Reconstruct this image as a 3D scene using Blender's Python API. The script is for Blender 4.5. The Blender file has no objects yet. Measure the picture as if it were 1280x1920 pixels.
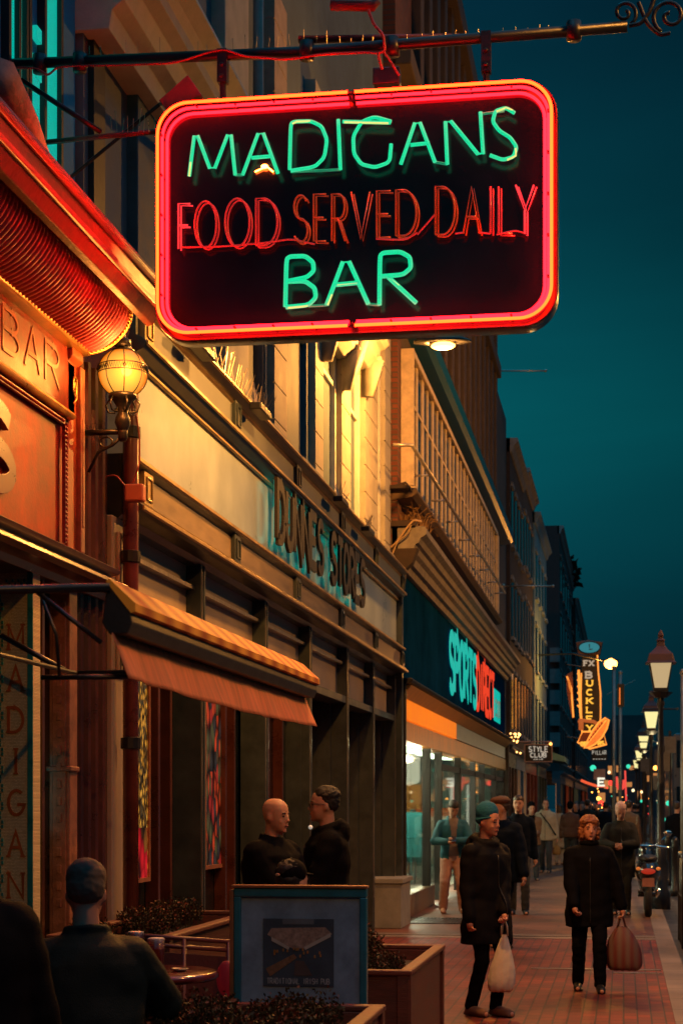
import bpy, bmesh, math, random
from mathutils import Vector, Matrix, noise
random.seed(7)
R = math.radians
SC = bpy.context.scene
COL = SC.collection
# ------------------------------------------------------------------ camera
F, VX, VY, EYE = 3300.0, 1168.0, 1510.0, 1.7
TH = math.atan((VX-640)/F); S_, C_ = math.sin(TH), math.cos(TH)
cd = bpy.data.cameras.new("camera"); cam = bpy.data.objects.new("camera", cd); COL.objects.link(cam)
cam.location = (0, 0, EYE); cam.rotation_euler = (R(90), 0, TH)
cd.sensor_fit = 'AUTO'; cd.sensor_width = 36; cd.lens = F/1920*36
cd.shift_y = (VY-960)/1920; cd.clip_start = 0.1; cd.clip_end = 2000
cd.dof.use_dof = True; cd.dof.focus_distance = 11.5; cd.dof.aperture_fstop = 5.8
SC.camera = cam
# ------------------------------------------------------------------ world: dusk sky
w = bpy.data.worlds.new("World"); SC.world = w; w.use_nodes = True
nt = w.node_tree; nt.nodes.clear()
N = nt.nodes.new; LK = nt.links.new
out = N('ShaderNodeOutputWorld'); bg = N('ShaderNodeBackground'); LK(bg.outputs[0], out.inputs[0])
sky = N('ShaderNodeTexSky'); sky.sky_type = 'NISHITA'; sky.sun_disc = False
sky.sun_elevation = R(-4); sky.sun_rotation = R(300); sky.air_density = 1.4; sky.ozone_density = 3
tc = N('ShaderNodeTexCoord'); sp = N('ShaderNodeSeparateXYZ'); LK(tc.outputs['Generated'], sp.inputs[0])
rmp = N('ShaderNodeValToRGB'); LK(sp.outputs[2], rmp.inputs[0])
cr = rmp.color_ramp
cr.elements[0].position = 0.0; cr.elements[0].color = (0.0012, 0.022, 0.036, 1)
cr.elements[1].position = 1.0; cr.elements[1].color = (0.014, 0.50, 0.88, 1)
for p_, c_ in ((0.10, (0.0010, 0.040, 0.058, 1)), (0.21, (0.0010, 0.085, 0.100, 1)), (0.32, (0.0010, 0.048, 0.066, 1)), (0.42, (0.001, 0.026, 0.045, 1)), (0.48, (0.001, 0.030, 0.050, 1)), (0.62, (0.012, 0.42, 0.74, 1))):
    e_ = cr.elements.new(p_); e_.color = c_
# paler towards the left (down the street), darker to the right
mr = N('ShaderNodeMapRange'); LK(sp.outputs[0], mr.inputs[0])
mr.inputs[1].default_value = -0.16; mr.inputs[2].default_value = 0.08; mr.inputs[3].default_value = 1.25; mr.inputs[4].default_value = 0.5
sc_ = N('ShaderNodeVectorMath'); sc_.operation = 'SCALE'; LK(rmp.outputs[0], sc_.inputs[0]); cn = N('ShaderNodeTexNoise'); cn.inputs['Scale'].default_value = 2.6; cn.inputs['Detail'].default_value = 4; cn.inputs['Distortion'].default_value = .6
cmp_ = N('ShaderNodeMapping'); cmp_.inputs['Scale'].default_value = (1, 1, 3.5); LK(tc.outputs['Generated'], cmp_.inputs[0]); LK(cmp_.outputs[0], cn.inputs['Vector'])
cm = N('ShaderNodeMapRange'); LK(cn.outputs[0], cm.inputs[0]); cm.inputs[1].default_value = .3; cm.inputs[2].default_value = .7; cm.inputs[3].default_value = .80; cm.inputs[4].default_value = 1.18
cx_ = N('ShaderNodeMath'); cx_.operation = 'MULTIPLY'; LK(mr.outputs[0], cx_.inputs[0]); LK(cm.outputs[0], cx_.inputs[1]); LK(cx_.outputs[0], sc_.inputs['Scale'])
ad = N('ShaderNodeVectorMath'); ad.operation = 'MULTIPLY_ADD'; LK(sky.outputs[0], ad.inputs[0])
ad.inputs[1].default_value = (0.02, 0.06, 0.08); LK(sc_.outputs[0], ad.inputs[2])
LK(ad.outputs[0], bg.inputs[0]); bg.inputs[1].default_value = 1.0
SC.view_settings.view_transform = 'Standard'; SC.view_settings.look = 'None'
SC.view_settings.exposure = 0; SC.view_settings.gamma = 1
SC.render.engine = 'CYCLES'
cy = SC.cycles; cy.use_denoising = True; cy.max_bounces = 6; cy.diffuse_bounces = 3; cy.glossy_bounces = 4
cy.transmission_bounces = 4; cy.transparent_max_bounces = 8; cy.caustics_reflective = False; cy.caustics_refractive = False
cy.sample_clamp_indirect = 4.0

# ------------------------------------------------------------------ projection helpers (pixel of photo -> point in the street)
def fy(px, L):
    t = (px-640)/F
    return L*(C_+t*S_)/(S_-t*C_)
def P(px, py, L):
    y = fy(px, L); d = L*S_+y*C_
    return Vector((-L, y, EYE+(VY-py)/F*d))
def Q(px, py, y):
    t = (px-640)/F
    x = y*(t*C_-S_)/(C_+t*S_); d = -x*S_+y*C_
    return Vector((x, y, EYE+(VY-py)/F*d))
def G(px, py):
    d = EYE*F/(py-VY); u = (px-640)/F*d
    return Vector((-S_*d+C_*u, C_*d+S_*u, 0))

# ------------------------------------------------------------------ materials
MATS = {}
def mat(name, col, rough=0.6, metal=0.0, var=0.25, scale=6.0, bump=0.0, bscale=60.0, emit=None, es=0.0, spec=0.5, coat=0.0, col2=None, rvar=0.15, stretch=(1,1,1), alpha=None):
    if name in MATS: return MATS[name]
    m = bpy.data.materials.new(name); m.use_nodes = True; t = m.node_tree; b = t.nodes['Principled BSDF']
    b.inputs['Roughness'].default_value = rough; b.inputs['Metallic'].default_value = metal
    b.inputs['Specular IOR Level'].default_value = spec; b.inputs['Coat Weight'].default_value = coat
    b.inputs['Coat Roughness'].default_value = 0.12
    tc = t.nodes.new('ShaderNodeTexCoord'); mp = t.nodes.new('ShaderNodeMapping'); mp.inputs['Scale'].default_value = stretch
    t.links.new(tc.outputs['Object'], mp.inputs[0])
    n = t.nodes.new('ShaderNodeTexNoise'); n.inputs['Scale'].default_value = scale; n.inputs['Detail'].default_value = 6
    n.inputs['Roughness'].default_value = 0.65
    t.links.new(mp.outputs[0], n.inputs['Vector'])
    r = t.nodes.new('ShaderNodeValToRGB'); t.links.new(n.outputs[0], r.inputs[0])
    c2 = col2 if col2 else tuple(c*(1-var) for c in col)
    r.color_ramp.elements[0].position = 0.32; r.color_ramp.elements[1].position = 0.68
    r.color_ramp.elements[0].color = (*c2, 1); r.color_ramp.elements[1].color = (*[min(1, c*(1+var*0.5)) for c in col], 1)
    t.links.new(r.outputs[0], b.inputs['Base Color'])
    if rvar:
        q = t.nodes.new('ShaderNodeMapRange'); t.links.new(n.outputs[0], q.inputs[0])
        q.inputs[3].default_value = max(0.02, rough-rvar); q.inputs[4].default_value = min(1, rough+rvar); t.links.new(q.outputs[0], b.inputs['Roughness'])
    if bump:
        n2 = t.nodes.new('ShaderNodeTexNoise'); n2.inputs['Scale'].default_value = bscale; n2.inputs['Detail'].default_value = 4
        t.links.new(mp.outputs[0], n2.inputs['Vector'])
        bp = t.nodes.new('ShaderNodeBump'); bp.inputs['Strength'].default_value = bump; bp.inputs['Distance'].default_value = 0.01
        t.links.new(n2.outputs[0], bp.inputs['Height']); t.links.new(bp.outputs[0], b.inputs['Normal'])
    if emit:
        b.inputs['Emission Color'].default_value = (*emit, 1); b.inputs['Emission Strength'].default_value = es
    MATS[name] = m
    return m
def emis(name, col, s):
    if name in MATS: return MATS[name]
    m = bpy.data.materials.new(name); m.use_nodes = True; t = m.node_tree
    b = t.nodes['Principled BSDF']; b.inputs['Base Color'].default_value = (0.05, 0.05, 0.05, 1)
    b.inputs['Roughness'].default_value = 0.3; b.inputs['Specular IOR Level'].default_value = 0.0
    b.inputs['Emission Color'].default_value = (*col, 1); b.inputs['Emission Strength'].default_value = s
    MATS[name] = m
    return m
def glass(name='shop glass', tint=(0.85, 0.9, 0.9), k=0.10, rough=0.02):
    if name in MATS: return MATS[name]
    m = bpy.data.materials.new(name); m.use_nodes = True; t = m.node_tree; t.nodes.clear()
    o = t.nodes.new('ShaderNodeOutputMaterial'); mx = t.nodes.new('ShaderNodeMixShader')
    a = t.nodes.new('ShaderNodeBsdfTransparent'); a.inputs[0].default_value = (*tint, 1)
    g = t.nodes.new('ShaderNodeBsdfGlossy'); g.inputs['Roughness'].default_value = rough
    fr = t.nodes.new('ShaderNodeFresnel'); fr.inputs[0].default_value = 1.5
    ma = t.nodes.new('ShaderNodeMath'); ma.operation = 'MULTIPLY_ADD'; ma.inputs[1].default_value = 0.45; ma.inputs[2].default_value = k
    ma.use_clamp = True
    t.links.new(fr.outputs[0], ma.inputs[0]); t.links.new(ma.outputs[0], mx.inputs[0])
    t.links.new(a.outputs[0], mx.inputs[1]); t.links.new(g.outputs[0], mx.inputs[2]); t.links.new(mx.outputs[0], o.inputs[0])
    MATS[name] = m
    return m
def brick(name, c1, c2, mortar, scale=1.0, bw=0.22, bh=0.075, ms=0.01, plane='YZ', rough=0.8, bump=0.5, spec=0.4, off=0.5):
    if name in MATS: return MATS[name]
    m = bpy.data.materials.new(name); m.use_nodes = True; t = m.node_tree; b = t.nodes['Principled BSDF']
    tc = t.nodes.new('ShaderNodeTexCoord'); s = t.nodes.new('ShaderNodeSeparateXYZ'); c = t.nodes.new('ShaderNodeCombineXYZ')
    t.links.new(tc.outputs['Object'], s.inputs[0])
    ia, ib = {'YZ': (1, 2), 'XZ': (0, 2), 'XY': (0, 1), 'YX': (1, 0)}[plane]
    t.links.new(s.outputs[ia], c.inputs[0]); t.links.new(s.outputs[ib], c.inputs[1])
    k = t.nodes.new('ShaderNodeTexBrick'); t.links.new(c.outputs[0], k.inputs['Vector'])
    k.inputs['Scale'].default_value = scale; k.inputs['Brick Width'].default_value = bw; k.inputs['Row Height'].default_value = bh
    k.inputs['Mortar Size'].default_value = ms; k.inputs['Color1'].default_value = (*c1, 1); k.inputs['Color2'].default_value = (*c2, 1)
    k.inputs['Mortar'].default_value = (*mortar, 1); k.offset = off
    n = t.nodes.new('ShaderNodeTexNoise'); n.inputs['Scale'].default_value = 1.3; n.inputs['Detail'].default_value = 8; t.links.new(tc.outputs['Object'], n.inputs['Vector'])
    mx = t.nodes.new('ShaderNodeMix'); mx.data_type = 'RGBA'; mx.blend_type = 'MULTIPLY'; mx.inputs[0].default_value = 0.8
    rr = t.nodes.new('ShaderNodeValToRGB'); rr.color_ramp.elements[0].color = (0.45, 0.45, 0.45, 1); rr.color_ramp.elements[0].position = 0.3; rr.color_ramp.elements[1].position = 0.7
    t.links.new(n.outputs[0], rr.inputs[0]); t.links.new(k.outputs[0], mx.inputs[6]); t.links.new(rr.outputs[0], mx.inputs[7])
    if plane in ('XY', 'YX'):
        vo = t.nodes.new('ShaderNodeTexVoronoi'); vo.inputs['Scale'].default_value = 3.2; t.links.new(tc.outputs['Object'], vo.inputs['Vector'])
        st = t.nodes.new('ShaderNodeValToRGB'); st.color_ramp.elements[0].color = (.35, .33, .33, 1); st.color_ramp.elements[0].position = .05; st.color_ramp.elements[1].position = .085; t.links.new(vo.outputs['Distance'], st.inputs[0])
        n3 = t.nodes.new('ShaderNodeTexNoise'); n3.inputs['Scale'].default_value = .55; n3.inputs['Detail'].default_value = 5; t.links.new(tc.outputs['Object'], n3.inputs['Vector'])
        s3 = t.nodes.new('ShaderNodeValToRGB'); s3.color_ramp.elements[0].color = (.42, .40, .42, 1); s3.color_ramp.elements[0].position = .38; s3.color_ramp.elements[1].position = .60; t.links.new(n3.outputs[0], s3.inputs[0])
        m2 = t.nodes.new('ShaderNodeMix'); m2.data_type = 'RGBA'; m2.blend_type = 'MULTIPLY'; m2.inputs[0].default_value = 1; t.links.new(mx.outputs[2], m2.inputs[6]); t.links.new(st.outputs[0], m2.inputs[7])
        m3 = t.nodes.new('ShaderNodeMix'); m3.data_type = 'RGBA'; m3.blend_type = 'MULTIPLY'; m3.inputs[0].default_value = .8; t.links.new(m2.outputs[2], m3.inputs[6]); t.links.new(s3.outputs[0], m3.inputs[7]); mx = m3
    t.links.new(mx.outputs[2], b.inputs['Base Color'])
    q = t.nodes.new('ShaderNodeMapRange'); t.links.new(n.outputs[0], q.inputs[0]); q.inputs[3].default_value = rough-0.2; q.inputs[4].default_value = min(1, rough+0.15)
    t.links.new(q.outputs[0], b.inputs['Roughness']); b.inputs['Specular IOR Level'].default_value = spec
    bp = t.nodes.new('ShaderNodeBump'); bp.inputs['Strength'].default_value = bump; bp.inputs['Distance'].default_value = 0.01; bp.invert = True
    t.links.new(k.outputs['Fac'], bp.inputs['Height']); t.links.new(bp.outputs[0], b.inputs['Normal'])
    MATS[name] = m
    return m

# ------------------------------------------------------------------ object helpers
def tag(o, label=None, cat=None, group=None, kind=None):
    if label: o['label'] = label
    if cat: o['category'] = cat
    if group: o['group'] = group
    if kind: o['kind'] = kind
    return o
def empty(name, loc, label, cat, group=None, rz=0.0):
    o = bpy.data.objects.new(name, None); COL.objects.link(o); o.location = loc; o.rotation_euler = (0, 0, rz)
    o.empty_display_size = 0.1
    return tag(o, label, cat, group)
SPLIT = {'glazing_bar', 'reveal', 'corner_post', 'door_jamb', 'door_rail', 'carved_flute', 'lit_window', 'bird_spike', 'spike_wire', 'fixing_rod', 'louvre', 'tube_clip', 'tube_highlight', 'joining_tube', 'picture_bottles', 'sash_catch', 'collar', 'panel_frame', 'band_course', 'fluted_shaft'}
class MB:
    def __init__(s): s.v = []; s.f = []
    def add(s, vs, fs):
        k = len(s.v); s.v += [tuple(v) for v in vs]; s.f += [tuple(i+k for i in f) for f in fs]; return s
    def box(s, x0, x1, y0, y1, z0, z1):
        if x0 > x1: x0, x1 = x1, x0
        if y0 > y1: y0, y1 = y1, y0
        if z0 > z1: z0, z1 = z1, z0
        return s.add([(x0,y0,z0),(x1,y0,z0),(x1,y1,z0),(x0,y1,z0),(x0,y0,z1),(x1,y0,z1),(x1,y1,z1),(x0,y1,z1)],
                     [(0,3,2,1),(4,5,6,7),(0,1,5,4),(1,2,6,5),(2,3,7,6),(3,0,4,7)])
    def ext(s, prof, y0, y1):           # closed profile of (x,z) run along the street
        n = len(prof)
        vs = [(x, y0, z) for x, z in prof]+[(x, y1, z) for x, z in prof]
        fs = [(i, (i+1) % n, (i+1) % n+n, i+n) for i in range(n)]+[tuple(range(n))[::-1], tuple(range(n, 2*n))]
        return s.add(vs, fs)
    def extx(s, prof, x0, x1):          # closed profile of (y,z) run across the street
        n = len(prof)
        vs = [(x0, y, z) for y, z in prof]+[(x1, y, z) for y, z in prof]
        fs = [(i, (i+1) % n, (i+1) % n+n, i+n) for i in range(n)]+[tuple(range(n))[::-1], tuple(range(n, 2*n))]
        return s.add(vs, fs)
    def tube(s, pts, r, n=8, closed=False, r2=None):
        pts = [Vector(p) for p in pts]; m = len(pts)
        if m < 2: return s
        rs = r if isinstance(r, (list, tuple)) else [r]*m
        rings = []; ref = None
        for i, p in enumerate(pts):
            if closed: t = pts[(i+1) % m]-pts[i-1]
            else: t = pts[min(i+1, m-1)]-pts[max(i-1, 0)]
            if t.length < 1e-9: t = Vector((0, 0, 1))
            t.normalize()
            if ref is None: ref = Vector((0, 0, 1)) if abs(t.z) < .9 else Vector((1, 0, 0))
            u = ref-t*ref.dot(t)
            if u.length < 1e-4: u = Vector((1, 0, 0))-t*t.x
            u.normalize(); ref = u; v = t.cross(u)
            rings.append([p+(u*math.cos(a)+v*math.sin(a))*rs[i] for a in (2*math.pi*j/n for j in range(n))])
        vs = [q for g in rings for q in g]; fs = []
        for i in range(m if closed else m-1):
            a, b = i*n, ((i+1) % m)*n
            fs += [(a+j, a+(j+1) % n, b+(j+1) % n, b+j) for j in range(n)]
        if not closed: fs += [tuple(range(n))[::-1], tuple(range((m-1)*n, m*n))]
        return s.add(vs, fs)
    def lathe(s, prof, c=(0,0,0), n=16, sq=None):    # prof (r,z)
        vs = []; fs = []; m = len(prof)
        for r, z in prof:
            for j in range(n):
                a = 2*math.pi*j/n+(math.pi/n if sq else 0)
                vs.append((c[0]+r*math.cos(a), c[1]+r*math.sin(a), c[2]+z))
        for i in range(m-1):
            fs += [(i*n+j, i*n+(j+1) % n, (i+1)*n+(j+1) % n, (i+1)*n+j) for j in range(n)]
        fs += [tuple(range(n))[::-1], tuple(range((m-1)*n, m*n))]
        return s.add(vs, fs)
    def ball(s, c, r, n=12, m=8):
        rr = r if isinstance(r, (tuple, list)) else (r, r, r)
        vs = []; fs = []
        for i in range(m+1):
            a = math.pi*i/m
            for j in range(n):
                b = 2*math.pi*j/n
                vs.append((c[0]+rr[0]*math.sin(a)*math.cos(b), c[1]+rr[1]*math.sin(a)*math.sin(b), c[2]-rr[2]*math.cos(a)))
        for i in range(m): fs += [(i*n+j, i*n+(j+1) % n, (i+1)*n+(j+1) % n, (i+1)*n+j) for j in range(n)]
        return s.add(vs, fs)
    def grid(s, fn, nu, nv):
        vs = [fn(i/nu, j/nv) for i in range(nu+1) for j in range(nv+1)]
        fs = [(i*(nv+1)+j, (i+1)*(nv+1)+j, (i+1)*(nv+1)+j+1, i*(nv+1)+j+1) for i in range(nu) for j in range(nv)]
        return s.add(vs, fs)
    def pieces(s):
        par = list(range(len(s.v)))
        def fd(a):
            while par[a] != a: par[a] = par[par[a]]; a = par[a]
            return a
        for f in s.f:
            a = fd(f[0])
            for q in f[1:]: par[fd(q)] = a
        gr = {}
        for f in s.f: gr.setdefault(fd(f[0]), []).append(f)
        res = []
        for fs in gr.values():
            ids = sorted({i for f in fs for i in f}); mp = {i: k for k, i in enumerate(ids)}
            o = MB(); o.v = [s.v[i] for i in ids]; o.f = [tuple(mp[i] for i in f) for f in fs]; res.append(o)
        return res
    def build(s, name, m, parent=None, smooth=False, bevel=0.0, local=False, loc=None, label=None):
        if name in SPLIT and parent:
            ps = s.pieces()
            if len(ps) > 1:
                if len(ps) > 100:
                    rest = MB()
                    for q in ps[100:]: rest.add(q.v, q.f)
                    rest.build(name+'_mass', m, parent, smooth, bevel, local)['kind'] = 'stuff'
                for q in ps[:100]: o = q.build(name, m, parent, smooth, bevel, local)
                return o
        me = bpy.data.meshes.new(name); me.from_pydata(s.v, [], s.f)
        bm = bmesh.new(); bm.from_mesh(me); bmesh.ops.recalc_face_normals(bm, faces=bm.faces)
        bm.to_mesh(me); bm.free()
        me.materials.append(m)
        if smooth:
            for p in me.polygons: p.use_smooth = True
        o = bpy.data.objects.new(name, me); COL.objects.link(o)
        if parent:
            o.parent = parent
            if not local:
                o.matrix_parent_inverse = parent_inv(parent)
        if loc is not None: o.location = loc
        if bevel:
            bv = o.modifiers.new('bevel', 'BEVEL'); bv.width = bevel; bv.segments = 2; bv.limit_method = 'ANGLE'
        if label: o['label'] = label
        return o
def wm(o):
    m = Matrix.Translation(o.location) @ o.rotation_euler.to_matrix().to_4x4()
    if o.parent: m = wm(o.parent) @ o.matrix_parent_inverse @ m
    return m
def parent_inv(p): return wm(p).inverted()
def copy_tree(o, parent=None, label=None, **kw):
    c = o.copy(); COL.objects.link(c)
    if parent: c.parent = parent; c.matrix_parent_inverse = o.matrix_parent_inverse.copy()
    if label: c['label'] = label
    for ch in list(o.children): copy_tree(ch, c)
    return c
def lamp(name, loc, power, col, radius=0.08, spot=None, parent=None):
    l = bpy.data.lights.new(name, 'SPOT' if spot else 'POINT'); l.energy = power; l.color = col; l.shadow_soft_size = radius
    if spot: l.spot_size = R(spot); l.spot_blend = 0.12
    o = bpy.data.objects.new(name, l); COL.objects.link(o); o.location = loc
    if parent: o.parent = parent; o.matrix_parent_inverse = parent_inv(parent)
    return o

# ------------------------------------------------------------------ stroke letters
def arc(cx, cy, rx, ry, a0, a1, n=10):
    return [(cx+rx*math.cos(R(a0+(a1-a0)*i/n)), cy+ry*math.sin(R(a0+(a1-a0)*i/n))) for i in range(n+1)]
GL = {
 'A': [[(0,0),(.5,1),(1,0)], [(.2,.36),(.8,.36)]],
 'B': [[(0,0),(0,1),(.5,1)]+arc(.5,.76,.42,.24,90,-90)+[(0,.52)], [(.5,.52)]+arc(.5,.26,.5,.26,90,-90)+[(0,0)]],
 'C': [arc(.55,.5,.55,.5,50,310,16)],
 'D': [[(0,0),(0,1),(.35,1)]+arc(.35,.5,.65,.5,90,-90,14)+[(0,0)]],
 'E': [[(1,1),(0,1),(0,0),(1,0)], [(0,.5),(.8,.5)]],
 'F': [[(1,1),(0,1),(0,0)], [(0,.52),(.8,.52)]],
 'G': [arc(.55,.5,.55,.5,50,350,16)+[(1.05,.42),(.6,.42)]],
 'H': [[(0,0),(0,1)], [(1,0),(1,1)], [(0,.5),(1,.5)]],
 'I': [[(.5,0),(.5,1)]],
 'K': [[(0,0),(0,1)], [(1,1),(0,.42)], [(.3,.6),(1,0)]],
 'L': [[(0,1),(0,0),(1,0)]],
 'M': [[(0,0),(0,1),(.5,.2),(1,1),(1,0)]],
 'N': [[(0,0),(0,1),(1,0),(1,1)]],
 'O': [arc(.5,.5,.5,.5,90,450,22)],
 'P': [[(0,0),(0,1),(.5,1)]+arc(.5,.74,.45,.26,90,-90)+[(0,.48)]],
 'R': [[(0,0),(0,1),(.5,1)]+arc(.5,.74,.45,.26,90,-90)+[(0,.48)], [(.45,.48),(1,0)]],
 'S': [arc(.5,.75,.45,.25,30,270,12)+arc(.5,.25,.48,.25,90,-150,12)[1:]],
 'T': [[(0,1),(1,1)], [(.5,1),(.5,0)]],
 'U': [[(0,1),(0,.4)]+arc(.5,.4,.5,.4,180,360,12)+[(1,1)]],
 'V': [[(0,1),(.5,0),(1,1)]],
 'W': [[(0,1),(.25,0),(.5,.8),(.75,0),(1,1)]],
 'X': [[(0,0),(1,1)], [(0,1),(1,0)]],
 'Y': [[(0,1),(.5,.48),(1,1)], [(.5,.48),(.5,0)]],
 'Z': [[(0,1),(1,1),(0,0),(1,0)]],
 '.': [[(.4,0),(.4,.08)]],
 '1': [[(.2,.8),(.5,1),(.5,0)]], '2': [arc(.5,.72,.45,.28,160,-30,10)+[(0,0),(1,0)]],
 '3': [arc(.45,.75,.4,.25,150,-90,10)+arc(.45,.25,.45,.25,90,-150,10)],
 '6': [[(.8,1)]+arc(.5,.3,.45,.3,150,510,18)], '0': [arc(.5,.5,.45,.5,90,450,20)], '9': [arc(.5,.7,.42,.3,0,360,16)+[(.9,.3),(.5,0)]],
}
def ribbon(mb, pts, w, fn, t):
    """flat stroke of width w along 2-D pts, fn(u,v,depth)->3-D, thickness t"""
    n = len(pts); Lf = []; Rt = []
    for i, (x, y) in enumerate(pts):
        a = pts[max(i-1, 0)]; b = pts[min(i+1, n-1)]
        dx1, dy1 = x-a[0], y-a[1]; dx2, dy2 = b[0]-x, b[1]-y
        l1 = math.hypot(dx1, dy1) or 1e9; l2 = math.hypot(dx2, dy2) or 1e9
        if i == 0: tx, ty = dx2/l2, dy2/l2; k = 1
        elif i == n-1: tx, ty = dx1/l1, dy1/l1; k = 1
        else:
            tx, ty = dx1/l1+dx2/l2, dy1/l1+dy2/l2; l = math.hypot(tx, ty) or 1e-6; tx /= l; ty /= l
            k = 1/max(.45, tx*dx1/l1+ty*dy1/l1)
        px_, py_ = -ty*w/2*k, tx*w/2*k
        Lf.append((x+px_, y+py_)); Rt.append((x-px_, y-py_))
    vs = []
    for d in (0, t):
        for q in Lf: vs.append(fn(q[0], q[1], d))
        for q in Rt: vs.append(fn(q[0], q[1], d))
    fs = []
    for i in range(n-1):
        fs += [(i, i+1, n+i+1, n+i), (2*n+i, 3*n+i, 3*n+i+1, 2*n+i+1), (i, 2*n+i, 2*n+i+1, i+1), (n+i, n+i+1, 3*n+i+1, 3*n+i)]
    fs += [(0, n, 3*n, 2*n), (n-1, 3*n-1, 4*n-1, 2*n-1)]
    mb.add(vs, fs)
def glyph(mb, ch, x, y, w, h, sw, fn, t=0.004, serif=0.0):
    for si, st in enumerate(GL.get(ch, [])):
        pts = [(x+p[0]*w, y+p[1]*h) for p in st]
        ribbon(mb, pts, sw, lambda a, b, d, k=si: fn(a, b, d+0.0004*k), t)
    if serif:
        ends = {'M': [(0,0),(1,0),(0,1),(1,1)], 'A': [(0,0),(1,0)], 'D': [(0,0),(0,1)], 'I': [(.5,0),(.5,1)], 'N': [(0,0),(0,1),(1,1)],
                'B': [(0,0),(0,1)], 'U': [(0,1),(1,1)], 'K': [(0,0),(0,1),(1,0),(1,1)], 'L': [(0,1),(0,0)], 'E': [(0,0),(0,1)], 'X': [(0,0),(1,0),(0,1),(1,1)], 'F': [(0,0),(0,1)],
                'P': [(0,0),(0,1)], 'R': [(0,0),(0,1),(1,0)], 'Y': [(0,1),(1,1),(.5,0)], 'H': [(0,0),(0,1),(1,0),(1,1)], 'T': [(.5,0)]}.get(ch, [])
        for ex, ey in ends:
            ribbon(mb, [(x+ex*w-serif, y+ey*h), (x+ex*w+serif, y+ey*h)], sw*.55, lambda a, b, d: fn(a, b, d+0.001), t)
def word(mb, txt, x, y, w, h, sw, fn, t=0.004, serif=0.0, gap=0.28):
    n = len(txt); cw = w/(n-gap)
    for i, ch in enumerate(txt):
        if ch != ' ': glyph(mb, ch, x+i*cw, y, cw*(1-gap), h, sw, fn, t, serif)

def word_each(txt, x, y, w, h, sw, fn, t, name, m, parent, gap=0.28):
    n = len(txt); cw = w/(n-gap)
    for i, ch in enumerate(txt):
        if ch != ' ': b = MB(); glyph(b, ch, x+i*cw, y, cw*(1-gap), h, sw, fn, t); b.build(name, m, parent)

# ------------------------------------------------------------------ shared materials
DARK = mat('soot black paint', (0.012, 0.012, 0.014), 0.45, var=0.4, bump=0.1)
IRON = mat('black iron paint', (0.014, 0.014, 0.017), 0.35, var=0.3, bump=0.15, bscale=120)
MAHOG = mat('mahogany gloss paint', (0.075, 0.020, 0.012), 0.3, var=0.5, bump=0.15, scale=3, coat=0.4)
REDBR = mat('red brown cornice paint', (0.16, 0.035, 0.022), 0.45, var=0.6, bump=0.3, scale=5, bscale=30)
GOLD = mat('gold leaf trim', (0.75, 0.42, 0.12), 0.32, metal=0.7, var=0.35, bump=0.2)
STONE = mat('painted grey stucco', (0.26, 0.26, 0.25), 0.8, var=0.3, bump=0.25, scale=2.5)
CREAMST = mat('cream painted stone', (0.44, 0.40, 0.33), 0.65, var=0.22, bump=0.2, scale=4)
DGREY = mat('dark grey shopfront paint', (0.034, 0.045, 0.052), 0.38, var=0.35, bump=0.06, coat=0.3)
BEIGE = mat('taupe shopfront panel paint', (0.40, 0.31, 0.25), 0.42, var=0.18, bump=0.05, scale=2, coat=0.15)
BRASS = mat('aged brass moulding', (0.55, 0.38, 0.17), 0.34, metal=0.55, var=0.3, bump=0.1)
WHITEP = mat('white window paint', (0.70, 0.68, 0.62), 0.5, var=0.15, bump=0.1)
DGLASS = mat('dark window glass', (0.010, 0.016, 0.020), 0.06, var=0.3, rvar=0.03, spec=0.9)
STEEL = mat('stainless steel', (0.58, 0.52, 0.45), 0.33, metal=1.0, var=0.3, rvar=0.14, scale=4, stretch=(1, 6, 1))
LAMPGLOW = emis('lit white glass', (0.92, 0.80, 0.34), 1.1)

# ================================================================== GROUND
PAV = brick('red pavement bricks', (0.33, 0.044, 0.014), (0.19, 0.028, 0.013), (0.045, 0.022, 0.018), bw=0.22, bh=0.11, ms=0.007, plane='YX', rough=0.55, bump=0.6, spec=0.5)
SLAB = brick('warm granite paving slabs', (0.24, 0.085, 0.042), (0.17, 0.065, 0.035), (0.07, 0.05, 0.04), bw=0.9, bh=0.6, ms=0.008, plane='XY', rough=0.5, bump=0.4, spec=0.5)
KERB = brick('pale granite band', (0.34, 0.25, 0.19), (0.27, 0.20, 0.16), (0.12, 0.09, 0.07), bw=0.85, bh=5, ms=0.010, plane='YX', rough=0.55, bump=0.4)
ASPH = mat('asphalt', (0.045, 0.045, 0.048), 0.5, var=0.35, bump=0.5, bscale=150, scale=3)
tag(MB().box(-400, 500, -30, 900, -0.6, -0.13).build('ground', ASPH), kind='structure')
tag(MB().box(1.75, 14, -30, 300, -0.128, -0.12).build('road', ASPH), kind='structure')
mb = MB(); mb.box(-3.6, 0.40, -6, 22.55, -0.12, 0.0)
tag(mb.build('pavement', PAV), kind='structure')
tag(MB().box(-3.6, 0.40, 23.25, 230, -0.12, 0.0).build('pavement', SLAB), kind='structure')
mb = MB(); mb.box(-3.6, 0.40, 22.55, 22.85, -0.12, 0.004); mb.box(-3.6, 0.40, 22.95, 23.25, -0.12, 0.004)
tag(mb.build('paving_band', KERB), kind='structure')
tag(MB().box(-3.6, 0.40, 22.85, 22.95, -0.12, -0.012).build('drain_channel', DARK), kind='structure')
tag(MB().box(0.40, 0.62, -6, 230, -0.12, 0.006).build('kerb_strip', KERB), kind='structure')
PAV2 = brick('dark grey paving setts', (0.09, 0.075, 0.07), (0.06, 0.052, 0.05), (0.02, 0.018, 0.018), bw=0.4, bh=0.2, ms=0.008, plane='YX', rough=0.4, bump=0.5)
tag(MB().box(0.62, 1.6, -6, 230, -0.12, 0.0).build('pavement', PAV2), kind='structure')
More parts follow.
